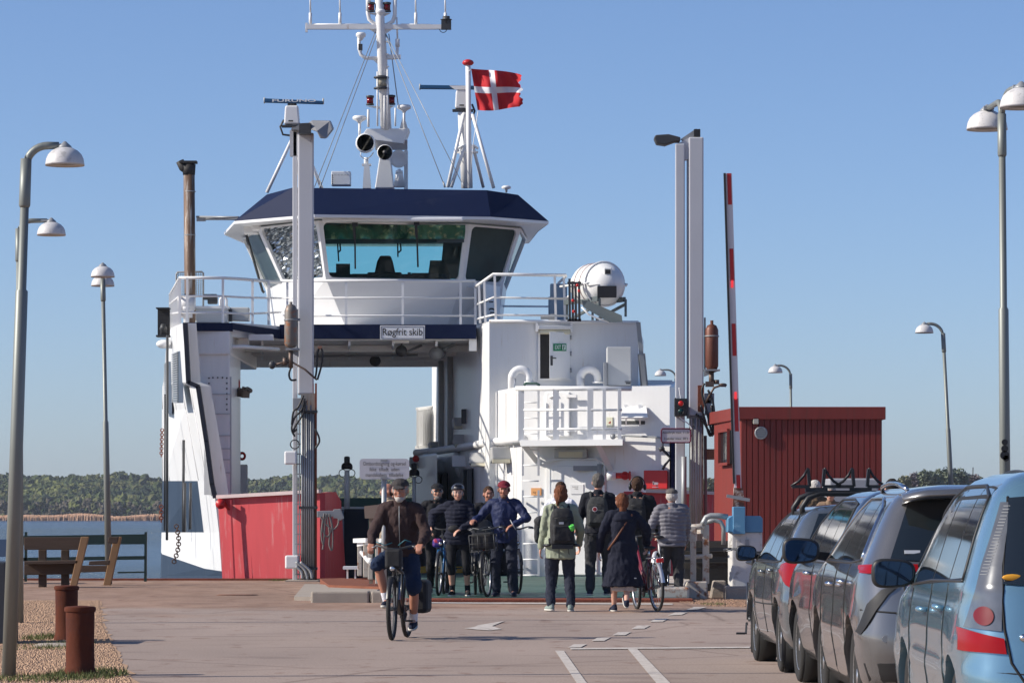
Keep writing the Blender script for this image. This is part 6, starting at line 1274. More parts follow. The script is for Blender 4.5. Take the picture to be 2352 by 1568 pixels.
# ------------------------------------------------------------------ bicycles (local frame: rolling towards -Y)
TYRE = mat("tyre", (.022, .021, .020), .8, var=.2); RIM = mat("rim_silver", (.55, .55, .55), .3, .8); CHROME = mat("chrome", (.6, .6, .6), .2, .9)
PLBLK = mat("black_plastic", (.018, .018, .02), .4)
def bike(label, loc, yaw, frame, lean=0, steer=0, fender=None, rack=False, front_rack=False, rimm=None, R_=.342, step=False, group="bicycles being wheeled off and on", mud=True, extra=None, crank=.6, fat=.022):
    o = thing("bicycle", loc, label, "bicycle", group, yaw); o.rotation_euler = (0, lean, yaw)
    rimm = rimm or DARK
    fa, ra = Vector((0, -.54, R_)), Vector((0, .52, R_))
    st = Matrix.Translation((0, -.40, 0)) @ Matrix.Rotation(steer, 4, 'Z') @ Matrix.Translation((0, .40, 0))
    def P(mb, name, m, par=None, front=False, **k):
        if front: mb.v = [st @ v for v in mb.v]
        return part(par or o, name, mb, m, local=True, **k)
    for c, fr in ((fa, True), (ra, False)):
        f = MB(); f.torus(c, (1, 0, 0), R_ - fat, fat, 40, 8); w = P(f, "tyre", TYRE, None, fr)
        f = MB(); f.torus(c, (1, 0, 0), R_ - fat * 2 - .006, .011, 36, 6); P(f, "rim", rimm, w, fr)
        f = MB()
        for i in range(24):
            a = 2 * PI * i / 24; e = Vector((0, math.cos(a), math.sin(a))) * (R_ - .05); f.bar(c + Vector((.028 * (-1) ** i, 0, 0)), c + e, .0022, .0022)
        P(f, "spokes", GREY, w, fr)
        f = MB(); f.cyl(c + Vector((-.05, 0, 0)), c + Vector((.05, 0, 0)), .022); P(f, "hub", DARK, w, fr)
    bb = Vector((0, .06, .28)); seat = Vector((0, .22, .74 if not step else .70)); head_t = Vector((0, -.32, .86)); head_b = Vector((0, -.355, .72))
    f = MB()
    f.tube([head_t, head_b], .024, 8); f.tube([head_b, bb], .024, 8); f.tube([bb, seat + (seat - bb).normalized() * .06], .019, 8)
    if step: f.tube([head_t + Vector((0, .01, -.03)), (0, -.12, .55), (0, .1, .42)], .02, 8)
    else: f.tube([head_t + Vector((0, .01, -.04)), seat], .02, 8)
    for s in (-1, 1): f.tube([seat + Vector((0, 0, -.02)), ra + Vector((s * .06, 0, 0))], .010, 6); f.tube([bb, ra + Vector((s * .06, 0, 0))], .011, 6)
    P(f, "frame", frame)
    f = MB(); f.tube([head_b + Vector((0, 0, -.01)), head_b + Vector((0, -.02, -.03))], .026, 8)
    for s in (-1, 1): f.tube([head_b + Vector((s * .05, -.01, -.02)), fa + Vector((s * .055, 0, 0))], [.016, .011], 6)
    f.bar(head_b + Vector((-.06, -.01, -.02)), head_b + Vector((.06, -.01, -.02)), .03, .03); P(f, "fork", frame if not rack else DARK, None, True)
    f = MB(); f.tube([head_t, head_t + Vector((0, .03, .12)), head_t + Vector((0, -.02, .16))], .016, 8)
    f.tube([(-.30, -.20, 1.04), (-.20, -.27, 1.055), (-.06, -.335, 1.02), (.06, -.335, 1.02), (.20, -.27, 1.055), (.30, -.20, 1.04)], .0125, 8)
    hb_ = P(f, "handlebar", DARK, None, True)
    for s in (-1, 1):
        f = MB(); f.tube([(s * .30, -.20, 1.04), (s * .22, -.255, 1.052)], .018, 8); P(f, "grip", PLBLK, hb_, True)
        f = MB(); f.tube([(s * .20, -.30, 1.05), (s * .27, -.285, 1.03)], .006, 5); P(f, "brake_lever", GREY, hb_, True)
    f = MB(); f.tube([head_t + Vector((0, -.04, .1)), (.03, -.45, .92), (.02, -.44, .75), (0, -.40, .7)], .005, 5); P(f, "cable", PLBLK, None, True)
    f = MB(); f.smooth = True; f.rings([[Vector((w_ * math.cos(a), y, z + .025 * math.sin(a))) for a in [2 * PI * i / 10 for i in range(10)]] for y, w_, z in ((.05, .012, seat.z + .15), (.12, .028, seat.z + .16), (.2, .05, seat.z + .165), (.28, .085, seat.z + .17), (.34, .075, seat.z + .17), (.355, .03, seat.z + .165))])
    P(f, "saddle", PLBLK)
    f = MB(); f.tube([seat, seat + Vector((0, .03, .15))], .013, 8); P(f, "seat_post", CHROME)
    f = MB(); f.cyl(bb + Vector((.05, 0, 0)), bb + Vector((.058, 0, 0)), .09, n=20); 
    for s in (-1, 1):
        q = Vector((s * .075, math.cos(crank + (0 if s > 0 else PI)) * .17, math.sin(crank + (0 if s > 0 else PI)) * .17)); f.bar(bb + Vector((s * .07, 0, 0)), bb + q, .02, .02); f.bar(bb + Vector((s * .055, 0, 0)), bb + Vector((s * .075, 0, 0)), .03, .03)
        g_ = MB(); g_.box(bb + q + Vector((s * .055, 0, 0)), (.09, .07, .02)); P(g_, "pedal", PLBLK)
    P(f, "crank", DARK)
    if mud:
        for c, fr, a0, a1 in ((fa, True, R(20), R(170)), (ra, False, R(10), R(200))):
            f = MB(); n_ = 18; old = None
            for i in range(n_ + 1):
                a = a0 + (a1 - a0) * i / n_ if not fr else R(10) + R(150) * i / n_
                d = Vector((0, math.cos(a), math.sin(a))); p = c + d * (R_ + .014); t_ = [p + Vector((x_, 0, 0)) + d * (-abs(x_) * .5) for x_ in (-.028, -.014, 0, .014, .028)]
                k = f.add(t_); f.smooth = True
                if i:
                    for j in range(4): f.face((k + j - 5, k + j - 4, k + j + 1, k + j))
            P(f, "mudguard", fender or PLBLK, None, fr, fix=False)
    f = MB(); f.smooth = True; f.lathe((0, -.47, .80), (0, -1, 0), [(.02, -.03), (.035, 0), (.036, .03), (.01, .035)], 12); f.bar((0, -.40, .78), (0, -.46, .79), .02, .02); lp = P(f, "front_lamp", PLBLK, None, True)
    f = MB(); f.lathe((0, -.506, .80), (0, -1, 0), [(.028, 0), (.02, .004)], 12); P(f, "lamp_lens", CHROME, lp, True)
    if rack:
        f = MB()
        for s in (-1, 1): f.tube([(s * .06, .30, .73), (s * .06, .74, .735)], .007, 6); f.tube([(s * .06, .66, .73), (s * .06, .52, R_)], .006, 6)
        for y in (.32, .45, .6, .73): f.tube([(-.06, y, .733), (.06, y, .733)], .006, 6)
        rk = P(f, "rack", DARK if rimm is DARK else CHROME)
        f = MB(); f.box((0, .765, .70), (.10, .03, .055)); P(f, "rear_lamp", mat("bike_lamp_red", (.55, .01, .015), .2) if "bike_lamp_red" not in bpy.data.materials else bpy.data.materials["bike_lamp_red"], rk, bevel=.01)
    if front_rack:
        f = MB()
        for z in (.70, .82, .95): f.tube([(-.18, -.42, z), (-.19, -.68, z), (.19, -.68, z), (.18, -.42, z), (-.18, -.42, z)], .008, 6)
        for x, y in ((-.18, -.42), (-.19, -.68), (-.06, -.68), (.06, -.68), (.19, -.68), (.18, -.42)): f.tube([(x, y, .70), (x, y, .95)], .007, 6)
        P(f, "front_carrier", DARK, None, True)
    return o, P
def bag(name, lo, hi, m, P, round_=.04, par=None, front=False, **k):
    f = MB(); f.box(((lo[0] + hi[0]) / 2, (lo[1] + hi[1]) / 2, (lo[2] + hi[2]) / 2), (hi[0] - lo[0], hi[1] - lo[1], hi[2] - lo[2])); return P(f, name, m, par, front, bevel=round_)
BAGB = mat("bag_black", (.016, .016, .018), .75, var=.3, bump=.4, bscale=12)
FBLK = mat("frame_black", (.02, .02, .022), .35, coat=.3); FBLUE = mat("frame_blue", (.02, .12, .30), .35, coat=.4); FRED = mat("frame_dark_red", (.16, .012, .02), .35, coat=.4); FTEAL = mat("frame_teal", (.02, .13, .17), .4)
# cyclist's bicycle
CB = Vector(((ux(898, 41.3) + ux(936, 42.35)) / 2, 41.85, 0)); CBY = R(-8)
b1, P = bike("dark electric trekking bicycle ridden towards us, handlebar bag and black rear pannier", CB, CBY, FBLK, steer=R(3), rack=True, crank=R(205), fat=.026, R_=.352)
bag("handlebar_bag", (-.09, -.47, .80), (.10, -.33, 1.02), BAGB, P, .03, None, True); bag("pannier", (.09, .36, .28), (.26, .72, .66), BAGB, P, .05)
f = MB(); f.tube([(0, -.33, .70), (0, .03, .30)], .04, 8); P(f, "battery_tube", FBLK)
f = MB(); f.box((.03, -.2, .55), (.02, .1, .2)); P(f, "blue_label", FBLUE)
f = MB(); f.tube([(-.2, -.38, 1.1), (-.1, -.37, 1.06), (-.02, -.36, 1.09)], .006, 5); f.tube([(.2, -.38, 1.1), (.13, -.40, 1.12), (.05, -.36, 1.06)], .006, 5); P(f, "brake_cables", FTEAL)
def gnd(px, py): p = G(px, py); return p
def deck(px, py, z=.15): Y = (CAMZ - z) * F / (py - HZ); return Vector((ux(px, Y), Y, z))
b2_, P = bike("blue bicycle held by the helmeted woman, red and blue bag at its handlebar", deck(1014, 1366), R(-3), FBLUE, lean=R(2), steer=R(-3), rimm=RIM, crank=R(100))
bag("handlebar_bag", (-.13, -.5, .74), (.02, -.38, .88), mat("bag_blue_red", (.04, .03, .22), .6, c2=(.5, .03, .06), c2amt=.45, scale=8), P, .04, None, True)
b3_, P = bike("dark bicycle half hidden behind the blue one", deck(1034, 1358), R(-4), FBLK, steer=R(4))
b4_, P = bike("black city bicycle with front carrier and wide bag, held by the red-capped man", deck(1130, 1369), R(-5), FBLK, lean=R(-4), steer=R(-7), front_rack=True, rack=True, rimm=RIM, step=True)
bag("front_bag", (-.17, -.66, .72), (.17, -.44, .98), BAGB, P, .04, None, True); bag("pannier", (.09, .3, .3), (.24, .66, .68), BAGB, P, .04)
b5_, P = bike("bicycle with a large dark seat shell and side bags, left of the black city bicycle", deck(1098, 1364), R(-5), FBLK, steer=R(5), rack=True)
f = MB(); f.smooth = True; f.rings([[Vector((w_ * math.cos(a), y + .04 * math.sin(a), z)) for a in [2 * PI * i / 12 for i in range(12)]] for w_, y, z in ((.10, .38, .74), (.17, .40, .86), (.19, .42, 1.0), (.17, .44, 1.12), (.1, .44, 1.17))]); P(f, "seat_shell", PLBLK)
bag("side_bag", (-.28, .3, .32), (-.10, .66, .72), BAGB, P, .04); bag("side_bag", (.10, .3, .32), (.28, .66, .72), BAGB, P, .04)
f = MB(); f.box((-.2, .285, .58), (.07, .01, .11)); P(f, "reflector_card", WHITE2)
b6_, P = bike("dark bicycle behind the legs of the red-capped man, mostly hidden", deck(1180, 1362), R(6), FBLK, steer=R(4))
cbp = gnd(1485, 1400); b7_, P = bike("dark red bicycle with silver rear mudguard and red lamp, pushed by the coated woman", Vector((ux(1486, 51.0), 51.0, gz(51))), PI + R(14), FRED, lean=R(3), steer=R(-6), fender=mat("fender_silver", (.62, .62, .64), .3, .6), rack=True, rimm=RIM, step=True)
b8_, P = bike("white bicycle half hidden behind the man in the grey quilted jacket", deck(1520, 1368), PI + R(-12), mat("frame_white", (.6, .6, .6), .4), steer=R(6), rimm=RIM, fender=mat("fender_white", (.6, .6, .6), .4))
b9_, P = bike("bicycle partly hidden behind the front of the leading grey car", Vector((ux(1739, 37.6), 38.2, 0)), R(-4), FBLK, rimm=RIM)
# ------------------------------------------------------------------ people
def ik(a, t, l1, l2, pole):
    a = Vector(a); t = Vector(t); d = t - a; L = d.length
    if L > (l1 + l2) * .995: t = a + d.normalized() * (l1 + l2) * .995; d = t - a; L = d.length
    x = (l1 * l1 - l2 * l2 + L * L) / (2 * L); h = math.sqrt(max(0, l1 * l1 - x * x)); u = d.normalized(); p = Vector(pole); p = (p - u * p.dot(u)).normalized()
    return a + u * x + p * h, t
def cap_(mb, a, b, ra, rb, n=12):
    a = Vector(a); b = Vector(b); d = (b - a); L = d.length
    if L < 1e-5: mb.ball(a, ra); return
    u = d / L; pts = [a - u * ra * .98, a - u * ra * .8, a - u * ra * .45, a]; rr = [ra * .18, ra * .6, ra * .89, ra]
    pts += [a.lerp(b, t) for t in (.33, .66)]; rr += [ra + (rb - ra) * .33, ra + (rb - ra) * .66]
    pts += [b, b + u * rb * .45, b + u * rb * .8, b + u * rb * .98]; rr += [rb, rb * .89, rb * .6, rb * .18]
    mb.tube(pts, rr, n)
def ell_rings(mb, rows, n=18, p=2.3):
    # rows: (cx, cy, z, rx, ry)
    out = []
    for cx, cy, z, rx, ry in rows:
        r_ = []
        for i in range(n):
            a = 2 * PI * i / n; c, s = math.cos(a), math.sin(a); r_.append(Vector((cx + rx * math.copysign(abs(c) ** (2 / p), c), cy + ry * math.copysign(abs(s) ** (2 / p), s), z)))
        out.append(r_)
    mb.smooth = True; mb.rings(out)
def fuse(parent, name, mb, m, voxel=.012, smooth=2, fold=0, fsc=(9, 9, 5), quilt=0, zmin=None, label=None):
    me = mesh_of(mb, name); bm = bmesh.new(); bm.from_mesh(me); bmesh.ops.recalc_face_normals(bm, faces=bm.faces[:]); bm.to_mesh(me); bm.free()
    t = bpy.data.objects.new("tmp", me); col.objects.link(t)
    r_ = t.modifiers.new("r", 'REMESH'); r_.mode = 'VOXEL'; r_.voxel_size = voxel; r_.use_smooth_shade = True
    if smooth: s_ = t.modifiers.new("s", 'SMOOTH'); s_.factor = .5; s_.iterations = smooth
    bpy.context.view_layer.update()
    e = bpy.data.meshes.new_from_object(t.evaluated_get(bpy.context.evaluated_depsgraph_get())); bpy.data.objects.remove(t)
    e.name = name
    if fold or quilt or zmin is not None:
        nrm = [v.normal.copy() for v in e.vertices]; sd = Vector((hash(name) % 7, parent.location.x * 3, parent.location.y))
        for v, nn in zip(e.vertices, nrm):
            p = v.co; d = 0
            if fold:
                q = Vector((p.x * fsc[0], p.y * fsc[1], p.z * fsc[2])) + sd
                d += fold * (noise.noise(q) + .55 * (1 - 2 * abs(noise.noise(q * 1.9 + Vector((5, 1, 2))))) - .3)
            if quilt: d += quilt * (abs(math.sin(p.z * PI / .062 + .8 * noise.noise(p * 7))) ** .6 - .7)
            v.co = p + nn * d
            if zmin is not None and v.co.z < zmin: v.co.z = zmin
    e.materials.clear(); e.materials.append(m)
    for pl in e.polygons: pl.use_smooth = True
    o = bpy.data.objects.new(name, e); col.objects.link(o); o.parent = parent
    if label: o["label"] = label
    return o
def M_(name, c, **k):
    if name in bpy.data.materials: return bpy.data.materials[name]
    kk = dict(rough=.85, var=.22, scale=7, bump=.35, bscale=55, spec=.25); kk.update(k); return mat(name, c, **kk)
SKIN = mat("skin", (.50, .255, .175), .5, var=.12, scale=14); SKINP = mat("skin_pale", (.56, .31, .225), .5, var=.12, scale=14); SKINR = mat("skin_tanned", (.42, .19, .125), .5, var=.14, scale=14)
EYE = mat("eye_dark", (.05, .035, .03), .3); LIP = mat("lip", (.33, .11, .09), .5); GLS = mat("sunglass", (.02, .02, .025), .1)
def person(label, loc, yaw, H=1.75, skin=SKIN, female=False, lean=0, side=0, pelvis=None, hands={}, feet={}, head=(0, 0), top=None, bottom=None, shoes=None, sole=None, socks=None, hair=None, hat=None, face=True, extras=(), arm_curl=.5, build=1.0, torso_bend=0, footyaw={}, elbow={}, group=None, knee={}):
    s = H / 1.75; o = thing("person", loc, label, "person", group, yaw)
    S = lambda p: Vector(p) * s
    pel = Vector(pelvis) if pelvis else Vector((0, 0, .93)); up = Vector((side, -lean, 1)).normalized()
    hipz = pel; chest = pel + up * .36; neck = pel + up * .535 + Vector((0, -torso_bend * .1, 0)); hc = neck + (up + Vector((0, -.10 - torso_bend, .35))).normalized() * .155 + Vector((0, -.015, 0))
    sw = (.165 if female else .185) * build ** .5; hw = .095
    shd = {k_: neck + Vector((sg * sw, .005, -.055)) for k_, sg in (('L', 1), ('R', -1))}; hip = {k_: pel + Vector((sg * hw, 0, -.03)) for k_, sg in (('L', 1), ('R', -1))}
    hnd = {}; elb = {}; kne = {}; ank = {}
    for k_, sg in (('L', 1), ('R', -1)):
        tgt = hands.get(k_, (sg * .27, -.06, .80)); elb[k_], hnd[k_] = ik(shd[k_], tgt, .29, .265, elbow.get(k_, (sg * .5, .9, -.2)))
        ft = feet.get(k_, (sg * .11, .02, .085)); kne[k_], ank[k_] = ik(hip[k_], ft, .43, .42, knee.get(k_, (sg * .12, -1, .05)))
    b = build
    def spine(z0s):   # rows along the spine (t from pelvis), elliptical
        return [((pel + up * t).x, (pel + up * t).y + dy, (pel + up * t).z, rx * b, ry * b) for t, rx, ry, dy in z0s]
    fem = female
    base = [(-.10, .10, .09, 0), (-.06, .155, .115, .01), (.02, .170 if not fem else .178, .12, .01), (.12, .152 if not fem else .14, .108, 0), (.22, .155 if not fem else .135, .108, 0), (.34, .172 if not fem else .155, .115, 0), (.44, .165 if not fem else .145, .10, .005), (.50, .11, .078, .005), (.54, .055, .055, 0)]
    def rows(th, t0=-.10, t1=.54): return [(cx, cy, z, rx + th, ry + th) for (cx, cy, z, rx, ry), q in zip(spine(base), base) if t0 <= q[0] <= t1]
    # ---- body, one continuous skin
    mb = MB(); ell_rings(mb, [(c[0] * s, c[1] * s, c[2] * s, c[3] * s, c[4] * s) for c in rows(0)])
    cap_(mb, S(neck - up * .05), S(hc + Vector((0, .02, -.03))), .056 * s, .054 * s)
    HM = Matrix.Rotation(head[0], 3, 'Z') @ Matrix.Rotation(-head[1], 3, 'X') * 1.09; hp_ = lambda p: S(hc) + (HM @ Vector(p)) * s
    def hball(mb, c, r): # ellipsoid in the head frame
        k0 = len(mb.v); mb.ball((0, 0, 0), r, 14, 10)
        for i in range(k0, len(mb.v)): mb.v[i] = hp_(Vector(c) + mb.v[i])
    hball(mb, (0, .012, .025), (.076, .096, .092)); hball(mb, (0, -.022, -.035), (.058, .068, .078)); hball(mb, (0, -.045, -.075), (.034, .036, .03)); hball(mb, (0, -.060, .0), (.058, .03, .05))
    hball(mb, (0, -.098, -.018), (.012, .018, .018)); hball(mb, (0, -.088, .005), (.009, .012, .03)); hball(mb, (0, -.080, .036), (.048, .014, .010)); hball(mb, (0, -.078, -.055), (.026, .014, .010))
    for sg in (-1, 1): hball(mb, (sg * .079, .008, -.005), (.011, .020, .030)); hball(mb, (sg * .04, -.07, -.025), (.02, .02, .02))
    for k_ in 'LR':
        cap_(mb, S(shd[k_]), S(elb[k_]), .047 * s, .038 * s); cap_(mb, S(elb[k_]), S(hnd[k_]), .038 * s, .026 * s); cap_(mb, S(hip[k_]), S(kne[k_]), .078 * s * b, .052 * s); cap_(mb, S(kne[k_]), S(kne[k_].lerp(ank[k_], .35)), .05 * s, .054 * s); cap_(mb, S(kne[k_].lerp(ank[k_], .35)), S(ank[k_]), .054 * s, .036 * s); cap_(mb, S(ank[k_]), S(ank[k_] + Vector((0, -.08, -.045))), .034 * s, .028 * s)
        d = (hnd[k_] - elb[k_]).normalized(); sg = 1 if k_ == 'L' else -1
        fw = Vector((0, -1, 0)); sd = Vector((sg, 0, 0)); n_ = (Vector((-sg, 0, 0)) - d * Vector((-sg, 0, 0)).dot(d)) if abs(d.z) > .6 else (Vector((0, 0, -1)) - d * Vector((0, 0, -1)).dot(d)); n_.normalize(); acr = d.cross(n_).normalized()
        if acr.dot(fw) < 0 and abs(d.z) > .6: acr = -acr
        if abs(d.z) <= .6 and acr.dot(Vector((-sg, 0, 0))) < 0: acr = -acr
        W = hnd[k_]
        for q in (-.022, 0, .022): cap_(mb, S(W + acr * q * .8 + d * .005), S(W + acr * q * 1.15 + d * .075), .017 * s, .0155 * s, 8)
        for j, (off, L1) in enumerate(((-.031, .032), (-.011, .04), (.010, .043), (.031, .038))):
            p = W + d * .085 + acr * off; ang = 0
            for seg, (ll, cu) in enumerate(((L1, .5), (L1 * .72, .9), (L1 * .6, .8))):
                ang += cu * (arm_curl + .12 * j * .3); q_ = p + (d * math.cos(ang) + n_ * math.sin(ang)) * ll; cap_(mb, S(p), S(q_), (.0095 - .0008 * seg) * s, (.009 - .0008 * seg) * s, 6); p = q_
        p = W + d * .03 + acr * .033; q_ = p + (acr * .6 + d * .7 + n_ * .25).normalized() * .038; cap_(mb, S(p), S(q_), .0125 * s, .0105 * s, 6); cap_(mb, S(q_), S(q_ + (d + n_ * .6).normalized() * .028), .0105 * s, .0085 * s, 6)
    body = fuse(o, "body", mb, skin, .0105, 1)
    # face
    if face:
        f = MB()
        for sg in (-1, 1): hball(f, (sg * .031, -.086, .016), (.012, .006, .0065))
        fuse_(o, "eyes", f, EYE)
        f = MB(); hball(f, (0, -.0925, -.052), (.021, .006, .005)); fuse_(o, "mouth", f, LIP)
        f = MB()
        for sg in (-1, 1): hball(f, (sg * .032, -.090, .036), (.018, .006, .0045))
        fuse_(o, "eyebrows", f, hair[1] if hair else EYE)
    # ---- trousers
    if bottom:
        ty, m = bottom[:2]; th = bottom[2] if len(bottom) > 2 else .018
        mb = MB(); ell_rings(mb, [(c[0] * s, c[1] * s, c[2] * s, c[3] * s, c[4] * s) for c in rows(.012 + th * .3, -.10, .12)])
        for k_ in 'LR':
            kt, an = kne[k_], ank[k_]
            cap_(mb, S(hip[k_]), S(hip[k_].lerp(kt, .35)), (.092 + th * .3) * s * b, (.085 + th * .4) * s * b)
            if ty == 'long':
                cap_(mb, S(hip[k_].lerp(kt, .35)), S(kt), (.085 + th * .4) * s * b, (.055 + th) * s); lo_ = kt.lerp(an, .97) ; cap_(mb, S(kt), S(lo_), (.055 + th) * s, (.040 + th) * s)
            elif ty == 'shorts':
                e_ = hip[k_].lerp(kt, 1.0); cap_(mb, S(hip[k_].lerp(kt, .35)), S(e_), (.085 + th * .5) * s, (.066 + th) * s)
            elif ty == 'knee':
                cap_(mb, S(hip[k_].lerp(kt, .35)), S(kt), (.08 + th * .4) * s, (.052 + th) * s); cap_(mb, S(kt), S(kt.lerp(an, .28)), (.052 + th) * s, (.053 + th) * s)
        fuse(o, "trousers" if ty != 'shorts' else "shorts", mb, m, .013, 2, fold=.015 if ty != 'knee' else .002, fsc=(12, 12, 9))
    # ---- top
    if top:
        st, m = top[0], top[1]; hem = top[2] if len(top) > 2 else -.08; th = {'tee': .014, 'sweater': .02, 'jacket': .025, 'puffer': .038, 'coat': .036}[st]
        mb = MB(); R_ = rows(th, -.10, .50)
        R_ = [q for q in R_ if q[2] >= (pel + up * max(hem, -.07)).z - .001]
        hz_ = (pel + up * hem).z if hem > -.1 else pel.z + hem; fl = .03 if st != 'coat' else .10
        R_ = [(pel.x, pel.y + .012, hz_, R_[0][3] + .008 + (fl if hem < -.2 else 0), R_[0][4] + .006 + (fl * .7 if hem < -.2 else 0))] + ([(pel.x, pel.y + .01, (hz_ + pel.z) / 2, R_[0][3] + .03, R_[0][4] + .035)] if hem < -.3 else []) + R_
        ell_rings(mb, [(c[0] * s, c[1] * s, c[2] * s, c[3] * s, c[4] * s) for c in R_])
        cap_(mb, S(neck - up * .07), S(neck + up * (.01 if st != 'tee' else -.045)), (.075 + th * .4) * s, (.064 + th * .5) * s)
        for k_ in 'LR':
            cap_(mb, S(shd[k_].lerp(neck, .35) + Vector((0, 0, -.01))), S(shd[k_]), (.055 + th) * s, (.05 + th) * s)
            if st == 'tee': cap_(mb, S(shd[k_]), S(shd[k_].lerp(elb[k_], .72)), (.05 + th) * s, (.052 + th) * s)
            else: cap_(mb, S(shd[k_]), S(elb[k_]), (.050 + th) * s, (.040 + th) * s); cap_(mb, S(elb[k_]), S(elb[k_].lerp(hnd[k_], .93)), (.040 + th) * s, (.028 + th * .75) * s)
        nm = {'tee': "t_shirt", 'sweater': "sweater", 'jacket': "jacket", 'puffer': "quilted_jacket", 'coat': "coat"}[st]
        fuse(o, nm, mb, m, .013, 2, fold=.020 if st not in ('puffer', 'sweater') else .008, fsc=(8, 8, 5), quilt=.016 if st == 'puffer' else 0)
    if socks:
        mb = MB()
        for k_ in 'LR': cap_(mb, S(ank[k_].lerp(kne[k_], .22)), S(ank[k_]), .045 * s, .043 * s)
        fuse_(o, "socks", mb, socks)
    if shoes:
        for k_, sg in (('L', 1), ('R', -1)):
            fy = footyaw.get(k_, sg * .15); pit = footyaw.get(k_ + 'p', 0); A = Matrix.Translation(S(ank[k_])) @ Matrix.Rotation(fy, 4, 'Z') @ Matrix.Rotation(pit, 4, 'X')
            mb = MB(); cap_(mb, (0, .035, -.045), (0, -.06, -.045), .042, .042); cap_(mb, (0, -.06, -.045), (0, -.16, -.055), .044, .034); cap_(mb, (0, .02, -.01), (0, -.01, -.03), .042, .044)
            mb.v = [A @ (Vector((v.x, v.y, max(v.z, -.068))) * s) for v in mb.v]; sh_ = fuse(o, "shoe", mb, shoes, .011, 1)
            mb = MB(); ell_rings(mb, [(0, -.06, -.086, .044, .135), (0, -.06, -.064, .048, .142)], 20, 2.6); mb.v = [A @ (v * s) for v in mb.v]; part(sh_, "sole", mb, sole or PLBLK, local=True)
    # ---- hair
    if hair:
        ty, m = hair; mb = MB()
        if ty != 'bald':
            hball(mb, (0, .022, .040 if not hat or hat[0][0] in ('headphones', 'glasses') else .008), (.084, .100, .090))
            if ty in ('bun', 'long'): hball(mb, (0, .045, -.015), (.090, .078, .085)); hball(mb, (0, -.01, .045), (.090, .085, .070))
            else: hball(mb, (0, .045, -.005), (.076, .062, .07))
            # keep the face free
            inv = HM.inverted(); keep = []
            if ty == 'bun': hball(mb, (.035, .105, -.055), (.045, .04, .05)); hball(mb, (.05, .10, -.10), (.02, .022, .05))
            if ty == 'long': hball(mb, (.0, .085, -.10), (.05, .035, .09))
            for i, v in enumerate(mb.v):
                q = inv @ ((v - S(hc)) / s)
                if q.y < -.062 and q.z < .062: q.y = -.055 + (q.y + .062) * .05; mb.v[i] = hp_(q)
                if q.z < -.02 and q.y < .0: q.y = .01; mb.v[i] = hp_(q)
        else:
            hball(mb, (0, .05, -.02), (.080, .055, .045))
        fuse(o, "hair", mb, m, .009, 1, fold=.006, fsc=(30, 30, 30))
    for e in (hat or ()):
        ty, m = e[:2]; mb = MB(); nm = ty
        if ty in ('cap', 'flat_cap'):
            hball(mb, (0, .012, .055), (.093, .110, .078 if ty == 'cap' else .068)); inv = HM.inverted()
            for i, v in enumerate(mb.v):
                q = inv @ ((v - S(hc)) / s)
                if q.z < .045: q.z = .045; mb.v[i] = hp_(q)
            k0 = len(mb.v); ell_rings(mb, [(0, -.105, .050, .062, .060), (0, -.100, .062, .064, .06)], 18)
            for i in range(k0, len(mb.v)): q = mb.v[i]; q = Vector((q.x, q.y, q.z - abs(q.x) * .25 + (.004 if ty == 'cap' else -.012) + (q.y + .1) * .25)); mb.v[i] = hp_(q)
            fuse(o, nm, mb, m, .009, 1, fold=.003 if ty == 'flat_cap' else 0, fsc=(20, 20, 20)); continue
        if ty == 'helmet':
            hball(mb, (0, .015, .065), (.098, .135, .082)); inv = HM.inverted()
            for i, v in enumerate(mb.v):
                q = inv @ ((v - S(hc)) / s)
                if q.z < .045 - q.y * .1: q.z = .045 - q.y * .1; mb.v[i] = hp_(q)
            fuse(o, nm, mb, m, .01, 1)
            for x_ in (-.045, -.015, .015, .045):
                f = MB(); hball(f, (x_, -.045, .118), (.006, .07, .028)); fuse_(o, "helmet_vent", f, PLBLK)
            f = MB(); f.tube([hp_((-.075, -.02, .04)), hp_((-.05, -.04, -.08)), hp_((0, -.06, -.115)), hp_((.05, -.04, -.08)), hp_((.075, -.02, .04))], .004, 5); part(o, "chin_strap", f, PLBLK, local=True); continue
        if ty == 'beard': hball(mb, (0, -.066, -.088), (.042, .036, .034)); hball(mb, (0, -.0935, -.0415), (.026, .009, .006)); hball(mb, (0, -.026, -.068), (.060, .046, .036)); fuse(o, nm, mb, m, .009, 1, fold=.004, fsc=(40, 40, 40)); continue
        if ty == 'glasses' or ty == 'sunglasses':
            for sg in (-1, 1): 
                if ty == 'glasses': mb.torus(hp_((sg * .032, -.101, .012)), HM @ Vector((0, 1, 0)), .021 * s, .0022 * s, 16, 5)
                else: hball(mb, (sg * .033, -.097, .012), (.026, .008, .019))
                mb.tube([hp_((sg * .055, -.095, .018)), hp_((sg * .082, .0, .015))], .0022 * s, 5)
            mb.tube([hp_((-.012, -.102, .016)), hp_((.012, -.102, .016))], .0022 * s, 5); part(o, nm, mb, m, local=True); continue
        if ty == 'headphones':
            mb.torus(hp_((0, .01, .01)), HM @ Vector((0, 1, 0)), .102 * s, .010 * s, 20, 8, 0, PI, HM @ Vector((-1, 0, 0))) if False else mb.tube([hp_((.105 * math.cos(a), .012, .005 + .132 * math.sin(a))) for a in [PI * i / 14 for i in range(15)]], .010 * s, 8)
            for sg in (-1, 1): hball(mb, (sg * .104, .012, -.01), (.024, .040, .048))
            part(o, nm, mb, m, local=True); continue
    J = dict(S=S, neck=neck, pel=pel, up=up, chest=chest, shd=shd, hnd=hnd, elb=elb, s=s, hc=hc, kne=kne, ank=ank, hp=hp_)
    for ex in extras: ex(o, J)
    return o, J
def fuse_(parent, name, mb, m): mb.smooth = True; return part(parent, name, mb, m, local=True)
